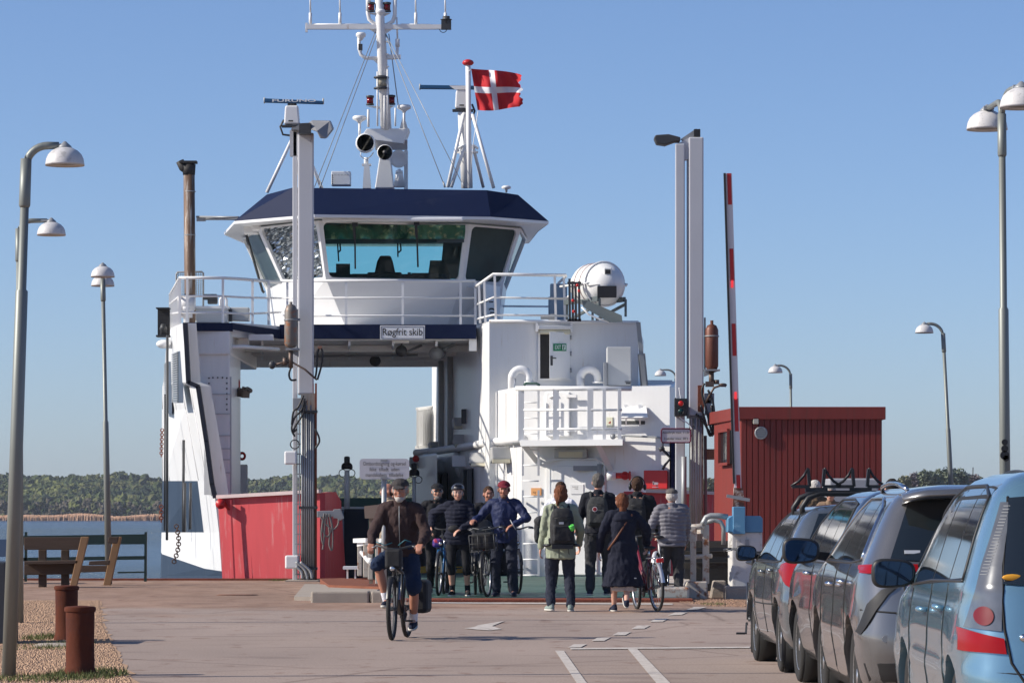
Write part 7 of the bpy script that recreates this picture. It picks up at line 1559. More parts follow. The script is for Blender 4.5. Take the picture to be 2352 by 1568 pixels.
def backpack(m, w=.30, h=.46, d=.17, zc=.0, logo=None, bottle=False, hipbelt=False):
    def go(o, J):
        S, s, neck, up = J['S'], J['s'], J['neck'], J['up']; c = neck + Vector((0, .17 + d / 2 - .06, -.03 - h / 2 + zc))
        t = thing_like(o, c, s)
        mb = MB(); ell_rings(mb, [((c.x) * s, (c.y + dy) * s, (c.z + z) * s, w / 2 * q * s, d / 2 * r_ * s) for z, q, r_, dy in ((-h / 2, .8, .6, 0), (-h / 2 + .03, 1, 1, 0), (-.02, 1.03, 1.05, .0), (h / 2 - .12, .98, .95, 0), (h / 2 - .04, .82, .75, -.01), (h / 2, .5, .4, -.02))], 20, 3.2)
        mb.box(S(c + Vector((0, d / 2, -h * .18))), (w * .74 * s, .06 * s, h * .42 * s))
        bp2 = fuse(o, "backpack", mb, m, .012, 2, fold=.006, fsc=(10, 10, 10))
        mb = MB()
        for sg in (-1, 1): x = sg * w * .28; mb.tube([S(c + Vector((x, -d / 2 + .02, h / 2 - .08))), S(neck + Vector((sg * .10, .09, -.01))), S(neck + Vector((sg * .115, -.02, .02))), S(neck + Vector((sg * .125, -.15, -.12))), S(neck + Vector((sg * .15, -.12, -.30))), S(c + Vector((sg * w * .5, -.06, -h * .42)))], .020 * s, 6)
        part(bp2, "strap", mb, m, local=True)
        mb = MB(); mb.torus(S(c + Vector((0, -.02, h / 2 + .01))), (0, 1, 0), .03 * s, .006 * s, 12, 5); mb.tube([S(c + Vector((-w * .36, d / 2 + .012, h * .22))), S(c + Vector((0, d / 2 + .03, h * .27))), S(c + Vector((w * .36, d / 2 + .012, h * .22)))], .004, 5); part(bp2, "handle", mb, PLBLK, local=True)
        if logo:
            if logo == 'mark': mb = MB(); mb.box(S(c + Vector((.02, d / 2 + .034, h * .10))), (.065 * s, .006, .03 * s)); part(bp2, "patch", mb, mat("patch_grey", (.45, .47, .5), .6) if "patch_grey" not in bpy.data.materials else bpy.data.materials["patch_grey"], local=True)
            else:
                mb = MB(); mb.lathe(S(c + Vector((.03, d / 2 + .036, h * .08))), (0, 1, 0), [(.036 * s, 0), (.036 * s, .006)], 18, False); p_ = part(bp2, "round_patch", mb, WHITE2, local=True); mb = MB(); mb.lathe(S(c + Vector((.03, d / 2 + .041, h * .08))), (0, 1, 0), [(.029 * s, 0), (.029 * s, .004)], 18, False); mb.lathe(S(c + Vector((.03, d / 2 + .045, h * .08))), (0, 1, 0), [(.006 * s, 0), (.006 * s, .004)], 8, False); part(bp2, "patch_ring", mb, mat("patch_red", (.25, .02, .03), .6), local=True)
        if bottle: mb = MB(); mb.lathe(S(c + Vector((-w * .38, d / 2 + .01, -.01))), (.3, .4, 1), [(.035, -.04), (.038, .0), (.036, .03)], 12); mb.torus(S(c + Vector((-w * .36, d / 2 + .02, .015))), (.3, .4, 1), .034, .008, 12, 5); part(bp2, "green_cup", mb, mat("bright_green", (.12, .65, .10), .4), local=True)
        if hipbelt:
            mb = MB(); mb.box(S(c + Vector((0, d / 2 - .03, -h / 2 - .015))), (w * .9 * s, .07 * s, .06 * s)); mb.tube([S(c + Vector((-w * .5, .0, -h * .48))), S(c + Vector((-w * .72, -.1, -h * .5))), S(c + Vector((-w * .66, -.22, -h * .5)))], .02 * s, 6); mb.tube([S(c + Vector((w * .5, .0, -h * .48))), S(c + Vector((w * .72, -.1, -h * .5))), S(c + Vector((w * .66, -.22, -h * .5)))], .02 * s, 6)
            mb.tube([S(c + Vector((.05, d / 2, -h * .5))), S(c + Vector((.05, d / 2, -h * .5 - .16)))], .006, 5); mb.tube([S(c + Vector((-.07, d / 2, -h * .5))), S(c + Vector((-.09, d / 2, -h * .5 - .12)))], .006, 5); part(bp2, "hip_belt", mb, PLBLK, local=True)
    return go
def thing_like(o, c, s): return o
AWAY = PI
JBRN = M_("jacket_brown", (.046, .028, .027)); JNAVY = M_("jacket_navy", (.016, .024, .075), rough=.6); BLKF = M_("fabric_black", (.016, .016, .019)); NAVYC = M_("coat_navy", (.013, .015, .028)); SAGE = M_("jacket_sage", (.29, .32, .235)); DENIM = M_("trousers_dark_navy", (.024, .028, .045)); CHAR = M_("trousers_charcoal", (.045, .045, .048)); PUFF = M_("puffer_grey", (.17, .165, .185), rough=.5, bump=.1); BEIGE = M_("jacket_beige", (.36, .28, .20)); WHT = M_("shirt_white", (.74, .73, .78)); BLUS = M_("shorts_blue", (.014, .026, .06)); MIDN = M_("midnight", (.014, .016, .030))
GREYH = M_("hair_grey", (.30, .28, .26), var=.5, scale=38, stretch=(1, 1, .12), bump=.9, bscale=60); WHITEH = M_("hair_white", (.48, .45, .42), var=.5, scale=38, stretch=(1, 1, .12), bump=.9, bscale=60); BRNH = M_("hair_brown", (.06, .032, .02), var=.5, scale=38, stretch=(1, 1, .12), bump=.9, bscale=60); AUB = M_("hair_auburn", (.14, .052, .026), var=.5, scale=38, stretch=(1, 1, .12), bump=.9, bscale=60); DRKH = M_("hair_dark", (.02, .016, .014), var=.5, scale=38, stretch=(1, 1, .12), bump=.9, bscale=60); SALT = M_("hair_salt_pepper", (.12, .11, .10), var=.5, scale=38, stretch=(1, 1, .12), bump=.9, bscale=60)
LSOLE = M_("sole_light", (.55, .53, .48), bump=0); SHNAVY = M_("shoe_navy", (.02, .024, .045)); SHGRN = M_("shoe_greygreen", (.22, .27, .25))
# the cyclist
f_ = lambda o, J: None
person("man cycling towards us in brown jacket, flat cap, white beard and blue shorts", CB + Vector((0, 0, 0)), CBY, 1.80, SKINR, lean=.20, pelvis=(0, .20, .955), hands={'L': (.275, -.215, 1.045), 'R': (-.275, -.215, 1.045)}, elbow={'L': (.45, .6, -.4), 'R': (-.45, .6, -.4)},
       feet={'L': (.125, .20, .20), 'R': (-.125, -.10, .42)}, knee={'L': (.25, -1, .3), 'R': (-.35, -1, .3)}, footyaw={'L': .0, 'R': 0, 'Lp': .15, 'Rp': -.1}, head=(.05, -.05), top=('jacket', JBRN, -.06), bottom=('shorts', BLUS, .02), shoes=SHNAVY, sole=LSOLE, socks=WHT, hair=('short', GREYH),
       hat=(('flat_cap', M_("cap_dark_grey", (.05, .045, .045))), ('beard', M_("beard_grey", (.42, .39, .36))), ('glasses', GREY)), arm_curl=1.0, build=1.0,
       extras=(lambda o, J: part(o, "zip", (lambda m: (m.tube([J['S'](J['neck'] + Vector((0, -.115, -.02))), J['S'](J['pel'] + J['up'] * .30 + Vector((0, -.155, 0))), J['S'](J['pel'] + J['up'] * .05 + Vector((0, -.162, 0)))], .004, 5), m)[1])(MB()), GREY, local=True),))
def dk_(px, py): return deck(px, py)
person("bald man in profile just behind the cyclist, in pale beige jacket", dk_(893, 1362), R(-75), 1.74, SKINR, top=('jacket', BEIGE, -.1), bottom=('long', CHAR), shoes=SHNAVY, hair=('bald', BRNH), group=None)
person("man in dark clothes almost hidden behind the cyclist's head", dk_(909, 1358), R(-40), 1.70, SKIN, top=('jacket', BLKF, -.1), bottom=('long', CHAR), shoes=SHNAVY, hair=('short', GREYH))
person("man in black fleece, black cap and sunglasses with a short grey beard", dk_(1004, 1360), R(8), 1.74, SKIN, top=('jacket', BLKF, -.1), bottom=('long', BLKF), shoes=SHNAVY, hair=('short', GREYH), hands={'L': (.24, -.30, 1.0), 'R': (-.26, -.1, .82)}, hat=(('cap', BLKF), ('sunglasses', mat("mirror_lens", (.12, .12, .14), .12, .8)), ('beard', M_("beard_salt", (.17, .15, .14)))), build=1.05)
person("woman in bicycle helmet and glasses, black padded jacket and knee-length leggings", dk_(1052, 1368), R(-3), 1.70, SKINP, female=True, top=('puffer', MIDN, -.12), bottom=('knee', BLKF, .012), shoes=M_("shoe_black", (.02, .02, .02)), sole=LSOLE, socks=BLKF, hair=('short', GREYH), hands={'R': (-.42, -.02, 1.08), 'L': (.06, -.24, 1.05)}, elbow={'R': (-.6, .8, .3), 'L': (1, .2, -.6)},
       feet={'R': (-.09, .02, .085), 'L': (.15, .04, .085)}, head=(.12, 0), hat=(('helmet', mat("helmet_black", (.03, .03, .035), .3, coat=.3)), ('glasses', GREY)), build=1.1,
       extras=(lambda o, J: fuse(o, "waist_bag", (lambda m: (m.ball(J['S'](Vector((-.05, -.20, 1.06))), (.10, .05, .06)), m)[1])(MB()), BAGB, .012, 1),))
person("man with short dark hair in black, between helmeted woman and red-capped man", dk_(1122, 1358), R(5), 1.70, SKINR, top=('sweater', BLKF, -.1), bottom=('long', BLKF), shoes=SHNAVY, hair=('short', BRNH), hands={'R': (-.24, -.36, 1.13), 'L': (.2, -.3, 1.05)}, elbow={'R': (-.8, .6, -.3)}, head=(.05, -.05), build=1.06)
person("man in dark red cap and navy blue jacket, one hand on a bicycle", dk_(1158, 1369), R(-8), 1.755, SKINR, top=('jacket', JNAVY, -.12), bottom=('long', DENIM, .03), shoes=SHNAVY, hair=('short', BRNH), hands={'R': (-.42, -.26, 1.16), 'L': (.17, -.22, 1.09)}, elbow={'R': (-.4, .6, -.5), 'L': (1, .25, -.25)}, head=(.08, -.05), feet={'R': (-.12, .02, .085), 'L': (.15, 0, .085)},
       hat=(('cap', M_("cap_red", (.16, .018, .03))), ('beard', M_("stubble", (.16, .085, .06)))), build=1.03,
       extras=(lambda o, J: part(o, "stick", (lambda m: (m.tube([Vector((.13, -.26, 1.17)), Vector((.22, -.30, 1.02))], .008, 6), m)[1])(MB()), GREY, local=True),))
person("woman walking away in sage green jacket with large black backpack, auburn hair tied low", gnd(1288, 1403), AWAY + R(4), 1.725, SKINP, female=True, top=('jacket', SAGE, -.20), bottom=('long', DENIM, .022), shoes=SHGRN, sole=LSOLE, hair=('bun', AUB), face=False, hands={'L': (.27, -.12, .88), 'R': (-.28, -.16, .92)}, feet={'L': (.14, .03, .095), 'R': (-.13, .08, .085)}, footyaw={'L': .3, 'R': -.15}, build=1.14,
       extras=(backpack(BAGB, .33, .52, .2, 0, 'mark', True, True),))
person("man in white t-shirt with brown hair, half hidden behind the green-jacketed woman", dk_(1288, 1350), AWAY + R(-12), 1.80, SKIN, top=('tee', WHT, -.08), bottom=('long', CHAR), shoes=SHNAVY, sole=LSOLE, hair=('short', BRNH), hands={'R': (-.22, -.26, 1.0), 'L': (.28, -.28, 1.06)}, elbow={'R': (-.9, .5, -.3)},
       extras=(lambda o, J: fuse(o, "jacket_over_arm", (lambda m: (m.ball(J['S'](Vector((.34, -.02, 1.10))), (.10, .20, .10)), m.ball(J['S'](Vector((.38, .02, .92))), (.07, .14, .20)), m)[2])(MB()), CHAR, .014, 2, fold=.02),), face=False)
person("man with greying hair in black turtleneck, flat charcoal backpack with round patch", dk_(1374, 1367), AWAY + R(-5), 1.88, SKIN, top=('sweater', M_("knit_black", (.014, .015, .022)), -.04), bottom=('long', CHAR, .026), shoes=SHNAVY, sole=LSOLE, hair=('short', SALT), face=False, hands={'L': (.30, -.06, .86), 'R': (-.27, -.12, .86)}, feet={'L': (.11, .1, .09), 'R': (-.12, -.08, .09)},
       extras=(backpack(M_("backpack_charcoal", (.05, .052, .052)), .30, .42, .14, -.02, 'round'),))
def skirt_(o, J):
    mb = MB(); S = J['S']; ell_rings(mb, [(p[0] * J['s'], p[1] * J['s'], p[2] * J['s'], p[3] * J['s'], p[4] * J['s']) for p in ((-.02, .02, .31, .19, .16), (0, .01, .6, .17, .14), (0, .01, .9, .15, .12))]); fuse(o, "skirt", mb, M_("skirt_beige", (.48, .40, .36)), .014, 2, fold=.018, fsc=(16, 16, 2))
    mb = MB(); mb.tube([S(J['neck'] + Vector((-.13, .11, -.03))), S(J['neck'] + Vector((-.02, .165, -.16))), S(J['neck'] + Vector((.12, .17, -.38))), S(J['neck'] + Vector((.23, .10, -.55)))], .014, 6); part(o, "bag_strap", mb, mat("leather_brown", (.16, .06, .03), .6), local=True)
    mb = MB(); mb.box(S(Vector((-.10, .205, .50))), (.13, .008, .012)); part(o, "reflective_stripe", mb, WHITE2, local=True)
    mb = MB(); mb.smooth = True; ell_rings(mb, [(J['neck'].x, J['neck'].y + .10, J['neck'].z - .17, .13, .05), (J['neck'].x, J['neck'].y + .10, J['neck'].z - .1, .16, .09), (J['neck'].x, J['neck'].y + .06, J['neck'].z - .02, .13, .10), (J['neck'].x, J['neck'].y + .04, J['neck'].z + .02, .09, .07)]); mb.v = [v * J['s'] for v in mb.v]; fuse(o, "hood", mb, NAVYC, .014, 2, fold=.01)
person("woman striding away in a long dark navy coat, auburn hair down, pushing a bicycle", Vector((ux(1430, 50.6), 50.6, gz(50.6))), AWAY + R(8), 1.62, SKINP, female=True, top=('coat', NAVYC, -.56), bottom=None, shoes=SHNAVY, sole=LSOLE, hair=('long', AUB), face=False, hands={'R': (-.40, -.22, .98), 'L': (.33, -.10, .90)}, elbow={'R': (-.7, .4, .3), 'L': (.8, .5, -.2)}, feet={'L': (.09, -.22, .085), 'R': (-.02, .24, .17)}, footyaw={'L': .1, 'R': 0, 'Rp': -.75}, build=1.12, lean=.05, extras=(skirt_,))
person("man in a black hooded top wearing large headphones and a dark backpack", dk_(1464, 1360), AWAY + R(-6), 1.84, SKIN, top=('jacket', BLKF, -.08), bottom=('long', CHAR), shoes=SHNAVY, hair=('short', BRNH), face=False, hat=(('headphones', PLBLK),), hands={'R': (-.3, -.16, .92), 'L': (.29, -.12, .86)}, extras=(backpack(M_("backpack_black", (.028, .028, .03)), .28, .42, .16),), build=1.08)
person("older man seen from behind in a quilted grey jacket and grey flat cap", gnd(1543, 1376), AWAY + R(6), 1.70, SKINR, top=('puffer', PUFF, -.10), bottom=('long', CHAR, .03), shoes=M_("shoe_black", (.02, .02, .02)), hair=('short', WHITEH), face=False, hat=(('flat_cap', M_("cap_grey", (.11, .10, .095))),), hands={'L': (.33, -.16, .96), 'R': (-.25, -.2, .9)}, feet={'L': (.15, .0, .085), 'R': (-.10, .10, .085)}, build=1.18)
hh = .25
person("white-haired man in brown jacket from behind, above the roof of the leading car", Vector((ux(1872, 62), 62, .15)), AWAY + R(20), 1.82, SKINR, top=('jacket', M_("jacket_olive_brown", (.13, .09, .055)), -.1), bottom=('long', CHAR), shoes=SHNAVY, hair=('short', WHITEH), face=False)
person("grey-haired woman in glasses facing us beside the white-haired man, above the car roofs", Vector((ux(1908, 61), 61, .12)), R(-10), 1.74, SKINP, female=True, top=('jacket', M_("jacket_tan", (.22, .15, .10)), -.1), bottom=('long', CHAR), shoes=SHNAVY, hair=('short', GREYH), hat=(('glasses', GREY),))
person("dark-haired person whose head just shows above the grey crossover's roof", Vector((ux(2049, 50), 50, .08)), AWAY, 1.80, SKIN, top=('jacket', BLKF, -.1), bottom=('long', CHAR), shoes=SHNAVY, hair=('short', DRKH), face=False)
# ------------------------------------------------------------------ cars (local frame: rear bumper at y = 0, facing +Y)
def paint(name, c, metal=.55, rough=.28):
    m = mat(name, c, rough, metal, var=.05, scale=2, coat=1.0, bump=.02, bscale=300); return m
RUB = mat("car_tyre", (.020, .019, .018), .85, var=.2, bump=.3, bscale=60); ALLOY = mat("alloy", (.48, .48, .48), .28, .85); CGL = mat("car_glass", (.010, .014, .016), .04, spec=.9, var=.05, coat=.6)
MIRG = mat("mirror_glass", (.035, .06, .11), .03, .9, var=.02); LRED = mat("tail_red", (.26, .003, .005), .22, var=.2, spec=.25); LCLR = mat("tail_clear", (.13, .135, .14), .14, .4, var=.35, scale=14, coat=1.0); TRIM = mat("trim_black", (.018, .018, .019), .45); SEAM = mat("seam", (.01, .01, .01), .7); CHR = mat("car_chrome", (.62, .62, .63), .12, 1.0)
def lin(tab, z):
    if z <= tab[0][0]: return tab[0][1:]
    for a, b in zip(tab[:-1], tab[1:]):
        if z <= b[0]:
            t = (z - a[0]) / (b[0] - a[0]); return tuple(p + (q - p) * t for p, q in zip(a[1:], b[1:]))
    return tab[-1][1:]
class Car:
    def __init__(s, label, X, Y, rz, tab, pm, n=5.0, wheels=(.78, 3.4), rw=.315, cladding=False, name="car"):
        s.tab = tab; s.n = 4.0; s.m = 18.0; s.o = thing("parked_car", (X, Y, 0), label, "car", "cars queuing for the ferry", rz); s.pm = pm; s.top = tab[-1][0]; s.wh = wheels; s.rw = rw
        z0 = tab[0][0]; lv = []; N = 84
        smooth = [tab[0]] + list(tab)
        zs = [z0 + (s.top - z0) * i / 46 for i in range(47)]
        mb = MB(); mb.smooth = True; rings = []
        for z in zs:
            r_ = []
            r_ = s.ring(z)
            rings.append(r_)
        mb.rings(rings)
        me = mesh_of(mb, "body"); bm = bmesh.new(); bm.from_mesh(me); bmesh.ops.recalc_face_normals(bm, faces=bm.faces[:]); bm.to_mesh(me); bm.free()
        t = bpy.data.objects.new("tmp", me); col.objects.link(t); cut = MB()
        for y in wheels:
            for sg in (-1, 1): cut.smooth = False; cut.lathe((sg * (s.w(.4) - .21), y, rw + .01), (sg, 0, 0), [(rw + .055, 0), (rw + .055, .6)], 40, False)
        cm = mesh_of(cut, "cut"); bm = bmesh.new(); bm.from_mesh(cm); bmesh.ops.recalc_face_normals(bm, faces=bm.faces[:]); bm.to_mesh(cm); bm.free()
        co = bpy.data.objects.new("cut", cm); col.objects.link(co)
        b = t.modifiers.new("b", 'BOOLEAN'); b.operation = 'DIFFERENCE'; b.object = co; b.solver = 'EXACT'
        bpy.context.view_layer.update()
        e = bpy.data.meshes.new_from_object(t.evaluated_get(bpy.context.evaluated_depsgraph_get())); bpy.data.objects.remove(t); bpy.data.objects.remove(co)
        e.name = "body"; e.materials.clear(); e.materials.append(pm); s.body = bpy.data.objects.new("body", e); col.objects.link(s.body); s.body.parent = s.o
        try: e.set_sharp_from_angle(angle=R(38))
        except Exception: pass
        # dark inner arches and floor
        for y in wheels:
            for sg in (-1, 1): f = MB(); f.smooth = True; f.lathe((sg * (s.w(.4) - .20), y, rw + .01), (sg, 0, 0), [(rw + .05, 0), (rw + .05, .16)], 32); s.P("wheel_well", f, SEAM)
        for y in wheels:
            for sg in (-1, 1): s.wheel(sg, y)
    def w(s, z): return lin(s.tab, z)[2]
    def ring(s, z):
        yr, yf, w = lin(s.tab, z); yc, hl = (yr + yf) / 2, (yf - yr) / 2
        T = [-.945, -.93, -.91, -.885, -.85] + [-.8 + .1 * i / 2 for i in range(33)] + [.85, .885, .91, .93, .945]; X = [-.875, -.84, -.78, -.7, -.55, -.35, -.12, .12, .35, .55, .7, .78, .84, .875]
        xx = lambda t: w * (1 - abs(t) ** s.m) ** (1 / s.n); yy = lambda u: hl * (1 - abs(u) ** s.n) ** (1 / s.m)
        P_ = [(-xx(t), yc + hl * t) for t in T[::-1]] + [(w * u, yc - yy(u)) for u in X] + [(xx(t), yc + hl * t) for t in T] + [(w * u, yc + yy(u)) for u in X[::-1]]
        return [Vector((x + s.flare(x, y, z), y, z)) for x, y in P_]
    def flare(s, x, y, z):
        d = 0
        for wy in s.wh: d += .028 * math.exp(-((y - wy) / .34) ** 2) * math.exp(-((z - .5) / .28) ** 2)
        d -= .012 * math.exp(-((z - .62) / .07) ** 2)
        return math.copysign(d, x) * min(1, abs(x) / .6)
    def side(s, y, z, off=.004):     # left side (x < 0)
        def f(y, z):
            yr, yf, w = lin(s.tab, z); t = max(-.999, min(.999, (y - (yr + yf) / 2) / ((yf - yr) / 2))); x = -w * (1 - abs(t) ** s.m) ** (1 / s.n); return Vector((x + s.flare(x, y, z), y, z))
        p = f(y, z); n_ = (f(y + .01, z) - p).cross(f(y, z + .01) - p).normalized()
        if n_.x > 0: n_ = -n_
        return p + n_ * off
    def rear(s, x, z, off=.004):
        def f(x, z):
            yr, yf, w = lin(s.tab, z); t = max(-.999, min(.999, x / w)); hl = (yf - yr) / 2; return Vector((x, (yr + yf) / 2 - hl * (1 - abs(t) ** s.n) ** (1 / s.m), z))
        p = f(x, z); n_ = (f(x + .01, z) - p).cross(f(x, z + .01) - p).normalized()
        if n_.y > 0: n_ = -n_
        return p + n_ * off
    def P(s, name, mb, m, par=None, **k): return part(par or s.o, name, mb, m, local=True, **k)
    def patch(s, name, kind, top, bot, m, off=.004, nx=18, ny=10, mirror=False, par=None, thick=0):
        fn = s.side if kind == 'side' else s.rear
        def smp(pl, t):
            L = [0]
            for a, b in zip(pl[:-1], pl[1:]): L.append(L[-1] + math.dist(a, b))
            d = t * L[-1]
            for i in range(len(pl) - 1):
                if d <= L[i + 1] + 1e-9: q = (d - L[i]) / max(1e-9, L[i + 1] - L[i]); return (pl[i][0] + (pl[i + 1][0] - pl[i][0]) * q, pl[i][1] + (pl[i + 1][1] - pl[i][1]) * q)
            return pl[-1]
        out = []
        for sg in ((1, -1) if mirror else (1,)):
            f = MB(); f.smooth = True
            for j in range(ny + 1):
                for i in range(nx + 1):
                    a, b = smp(top, i / nx), smp(bot, i / nx); t = j / ny; p = fn(a[0] + (b[0] - a[0]) * t, a[1] + (b[1] - a[1]) * t, off)
                    if sg < 0: p = Vector((-p.x, p.y, p.z))
                    f.v.append(p)
            for j in range(ny):
                for i in range(nx): k = j * (nx + 1) + i; f.face((k, k + 1, k + nx + 2, k + nx + 1))
            o = s.P(name, f, m, par, fix=False)
            for me in (o.data,):
                bm = bmesh.new(); bm.from_mesh(me); bmesh.ops.recalc_face_normals(bm, faces=bm.faces[:])
                c = bm.faces[:][len(bm.faces) // 2] if False else None
                av = Vector((0, 0, 0));
                for fc in bm.faces: av += fc.normal
                want = Vector((-sg, 0, .2)) if kind == 'side' else Vector((0, -1, .2))
                if av.dot(want) < 0: bmesh.ops.reverse_faces(bm, faces=bm.faces[:])
                bm.to_mesh(me); bm.free()
            out.append(o)
        return out[0]
    def seam(s, kind, pts, r=.004, m=None, name="panel_gap", par=None):
        fn = s.side if kind == 'side' else s.rear; q = []
        for a, b in zip(pts[:-1], pts[1:]):
            n_ = max(2, int(math.dist(a, b) / .05)); q += [fn(a[0] + (b[0] - a[0]) * i / n_, a[1] + (b[1] - a[1]) * i / n_, .001) for i in range(n_)]
        q.append(fn(*pts[-1], .001)); f = MB(); f.tube(q, r, 5); return s.P(name, f, m or SEAM, par or s.body)
    def wheel(s, sg, y):
        c = Vector((sg * (s.w(.4) - .115), y, s.rw)); ax = Vector((sg, 0, 0)); r = s.rw; f = MB(); f.smooth = True
        f.lathe(c - ax * .105, ax, [(r * .66, 0), (r * .9, .0), (r * .975, .012), (r, .03), (r, .185), (r * .975, .203), (r * .88, .214), (r * .68, .20), (r * .66, .195)], 40); w = s.P("wheel", f, RUB)
        f = MB()
        for i in range(36): a = 2 * PI * i / 36; f.bar(c + Vector((-.08 * sg, math.cos(a) * r, math.sin(a) * r)), c + Vector((.08 * sg, math.cos(a + .05) * r, math.sin(a + .05) * r)), .012, .006)
        s.P("tread", f, RUB, w)
        f = MB(); f.smooth = True; f.lathe(c + ax * .02, ax, [(r * .62, -.1), (r * .63, .05), (r * .67, .075), (r * .69, .072), (r * .69, .05)], 36)
        for i in range(10):
            a = 2 * PI * i / 10 + (.12 if i % 2 else -.12); d = Vector((0, math.cos(a), math.sin(a))); f.bar(c + ax * .075 + d * r * .12, c + ax * .07 + d * r * .65, .032, .025, (1, 0, 0))
        f.lathe(c + ax * .06, ax, [(.06, 0), (.055, .03), (.01, .035)], 16); s.P("rim", f, ALLOY, w)
        f = MB(); f.lathe(c + ax * .0, ax, [(r * .5, 0), (r * .5, .01)], 24, False); s.P("brake_disc", f, DARK, w)
    def mirror_(s, y, z, w_=.24, h=.15, out=.13):
        b = s.side(y, z, 0); c = b + Vector((-out - w_ * .35, -.02, .02)); f = MB(); f.smooth = True
        rows = []
        for t, k in ((-.07, .90), (-.055, 1.0), (.0, .98), (.05, .8), (.085, .45), (.095, .1)):
            rows.append([c + Vector((math.copysign(abs(math.cos(a)) ** .62, math.cos(a)) * w_ / 2 * k, t, math.copysign(abs(math.sin(a)) ** .62, math.sin(a)) * h / 2 * k * (1.0 - .14 * math.cos(a)))) for a in [2 * PI * i / 28 for i in range(28)]])
        f.rings(rows); o = s.P("wing_mirror", f, TRIM)
        f = MB(); f.rings([[c + Vector((math.copysign(abs(math.cos(a)) ** .62, math.cos(a)) * w_ / 2 * .86, -.0715, math.copysign(abs(math.sin(a)) ** .62, math.sin(a)) * h / 2 * .84 * (1.0 - .14 * math.cos(a)))) for a in [2 * PI * i / 28 for i in range(28)]], [c + Vector((math.copysign(abs(math.cos(a)) ** .62, math.cos(a)) * w_ / 2 * .84, -.0745, math.copysign(abs(math.sin(a)) ** .62, math.sin(a)) * h / 2 * .82 * (1.0 - .14 * math.cos(a)))) for a in [2 * PI * i / 28 for i in range(28)]]]); s.P("mirror_glass", f, MIRG, o)
        f = MB(); f.prism([c + Vector((w_ * .3, .0, -h * .3)), c + Vector((w_ * .3, .0, -h * .02)), b + Vector((.05, .03, -.0)), b + Vector((.05, .03, -.075))], (0, .07, 0)); s.P("mirror_arm", f, TRIM, o)
    def handle(s, y, z, m=None, L=.19):
        f = MB(); p = [s.side(y + L * (t - .5), z, o_) for t, o_ in ((0, 0), (.12, .032), (.5, .04), (.88, .032), (1, 0))]; f.tube(p, [.012, .016, .016, .016, .012], 8); h = s.P("door_handle", f, m or s.pm); return h
def glassrow(c, belt, topz, xs, m=CGL):
    rb, rt, fb, ft = xs[0][0] - .03, xs[0][1] - .03, xs[-1][3] + .06, xs[-1][2] + .03
    yt = [rt + (ft - rt) * i / 8 for i in range(9)]; yb = [rb + (fb - rb) * i / 8 for i in range(9)]
    c.patch("window_surround", 'side', [(y, topz(y) + .012) for y in yt], [(y, belt(y) - .012) for y in yb], SEAM, .002, 30, 8)
    # side windows between belt and top: xs = list of (y rear bottom, y rear top, y front top, y front bottom)
    for (rb, rt, ft, fb) in xs:
        c.patch("side_window", 'side', [(rt, topz(rt)), ((rt + ft) / 2, topz((rt + ft) / 2)), (ft, topz(ft))], [(rb, belt(rb)), ((rb + fb) / 2, belt((rb + fb) / 2)), (fb, belt(fb))], m, .003, 14, 8)
# --- light blue tall car at the right edge
BLUEP = paint("paint_light_blue", (.15, .285, .375), .5, .25)
T4 = [(.20, .22, 4.50, .80), (.30, .06, 4.64, .86), (.48, .00, 4.70, .885), (.62, .01, 4.69, .89), (.80, .03, 4.62, .89), (.92, .055, 4.45, .88), (.99, .07, 4.10, .865), (1.05, .085, 3.72, .86), (1.15, .13, 3.45, .83), (1.30, .20, 3.15, .785), (1.42, .27, 2.92, .742), (1.51, .34, 2.74, .70), (1.57, .42, 2.58, .645), (1.61, .52, 2.40, .60), (1.64, .72, 2.15, .47), (1.655, 1.0, 1.9, .28)]
c4 = Car("light blue tall hatchback with a long clear tail lamp, cut off by the right edge", 3.07, 17.7, R(-1.2), T4, BLUEP, 4.6, (.82, 3.55), .325)
blt = lambda y: 1.10 - .028 * max(0, y - .6); tp = lambda y: 1.535 - .03 * abs(y - 1.5) - (max(0, y - 2.4) * .42)
glassrow(c4, blt, lambda y: min(1.55, 1.545 - .05 * max(0, .9 - y) - max(0, y - 2.3) * .45), [(.62, .74, 1.22, 1.24), (1.28, 1.26, 2.02, 2.10), (2.14, 2.07, 2.75, 3.12)])
c4.seam('side', [(.60, 1.09), (.72, 1.50), (1.3, 1.56), (2.3, 1.56), (2.85, 1.38), (3.25, 1.12)], .010, TRIM, "window_trim"); c4.seam('side', [(.60, 1.085), (2.2, 1.06), (3.25, 1.02)], .009, TRIM, "window_trim")
c4.seam('side', [(1.26, 1.06), (1.28, .75), (1.12, .42)]); c4.seam('side', [(2.12, 1.05), (2.14, .7), (2.13, .30)]); c4.seam('side', [(3.2, 1.0), (3.2, .6), (3.12, .3)])
for y_, z_ in ((1.42, .93), (2.32, .90)): c4.handle(y_, z_)
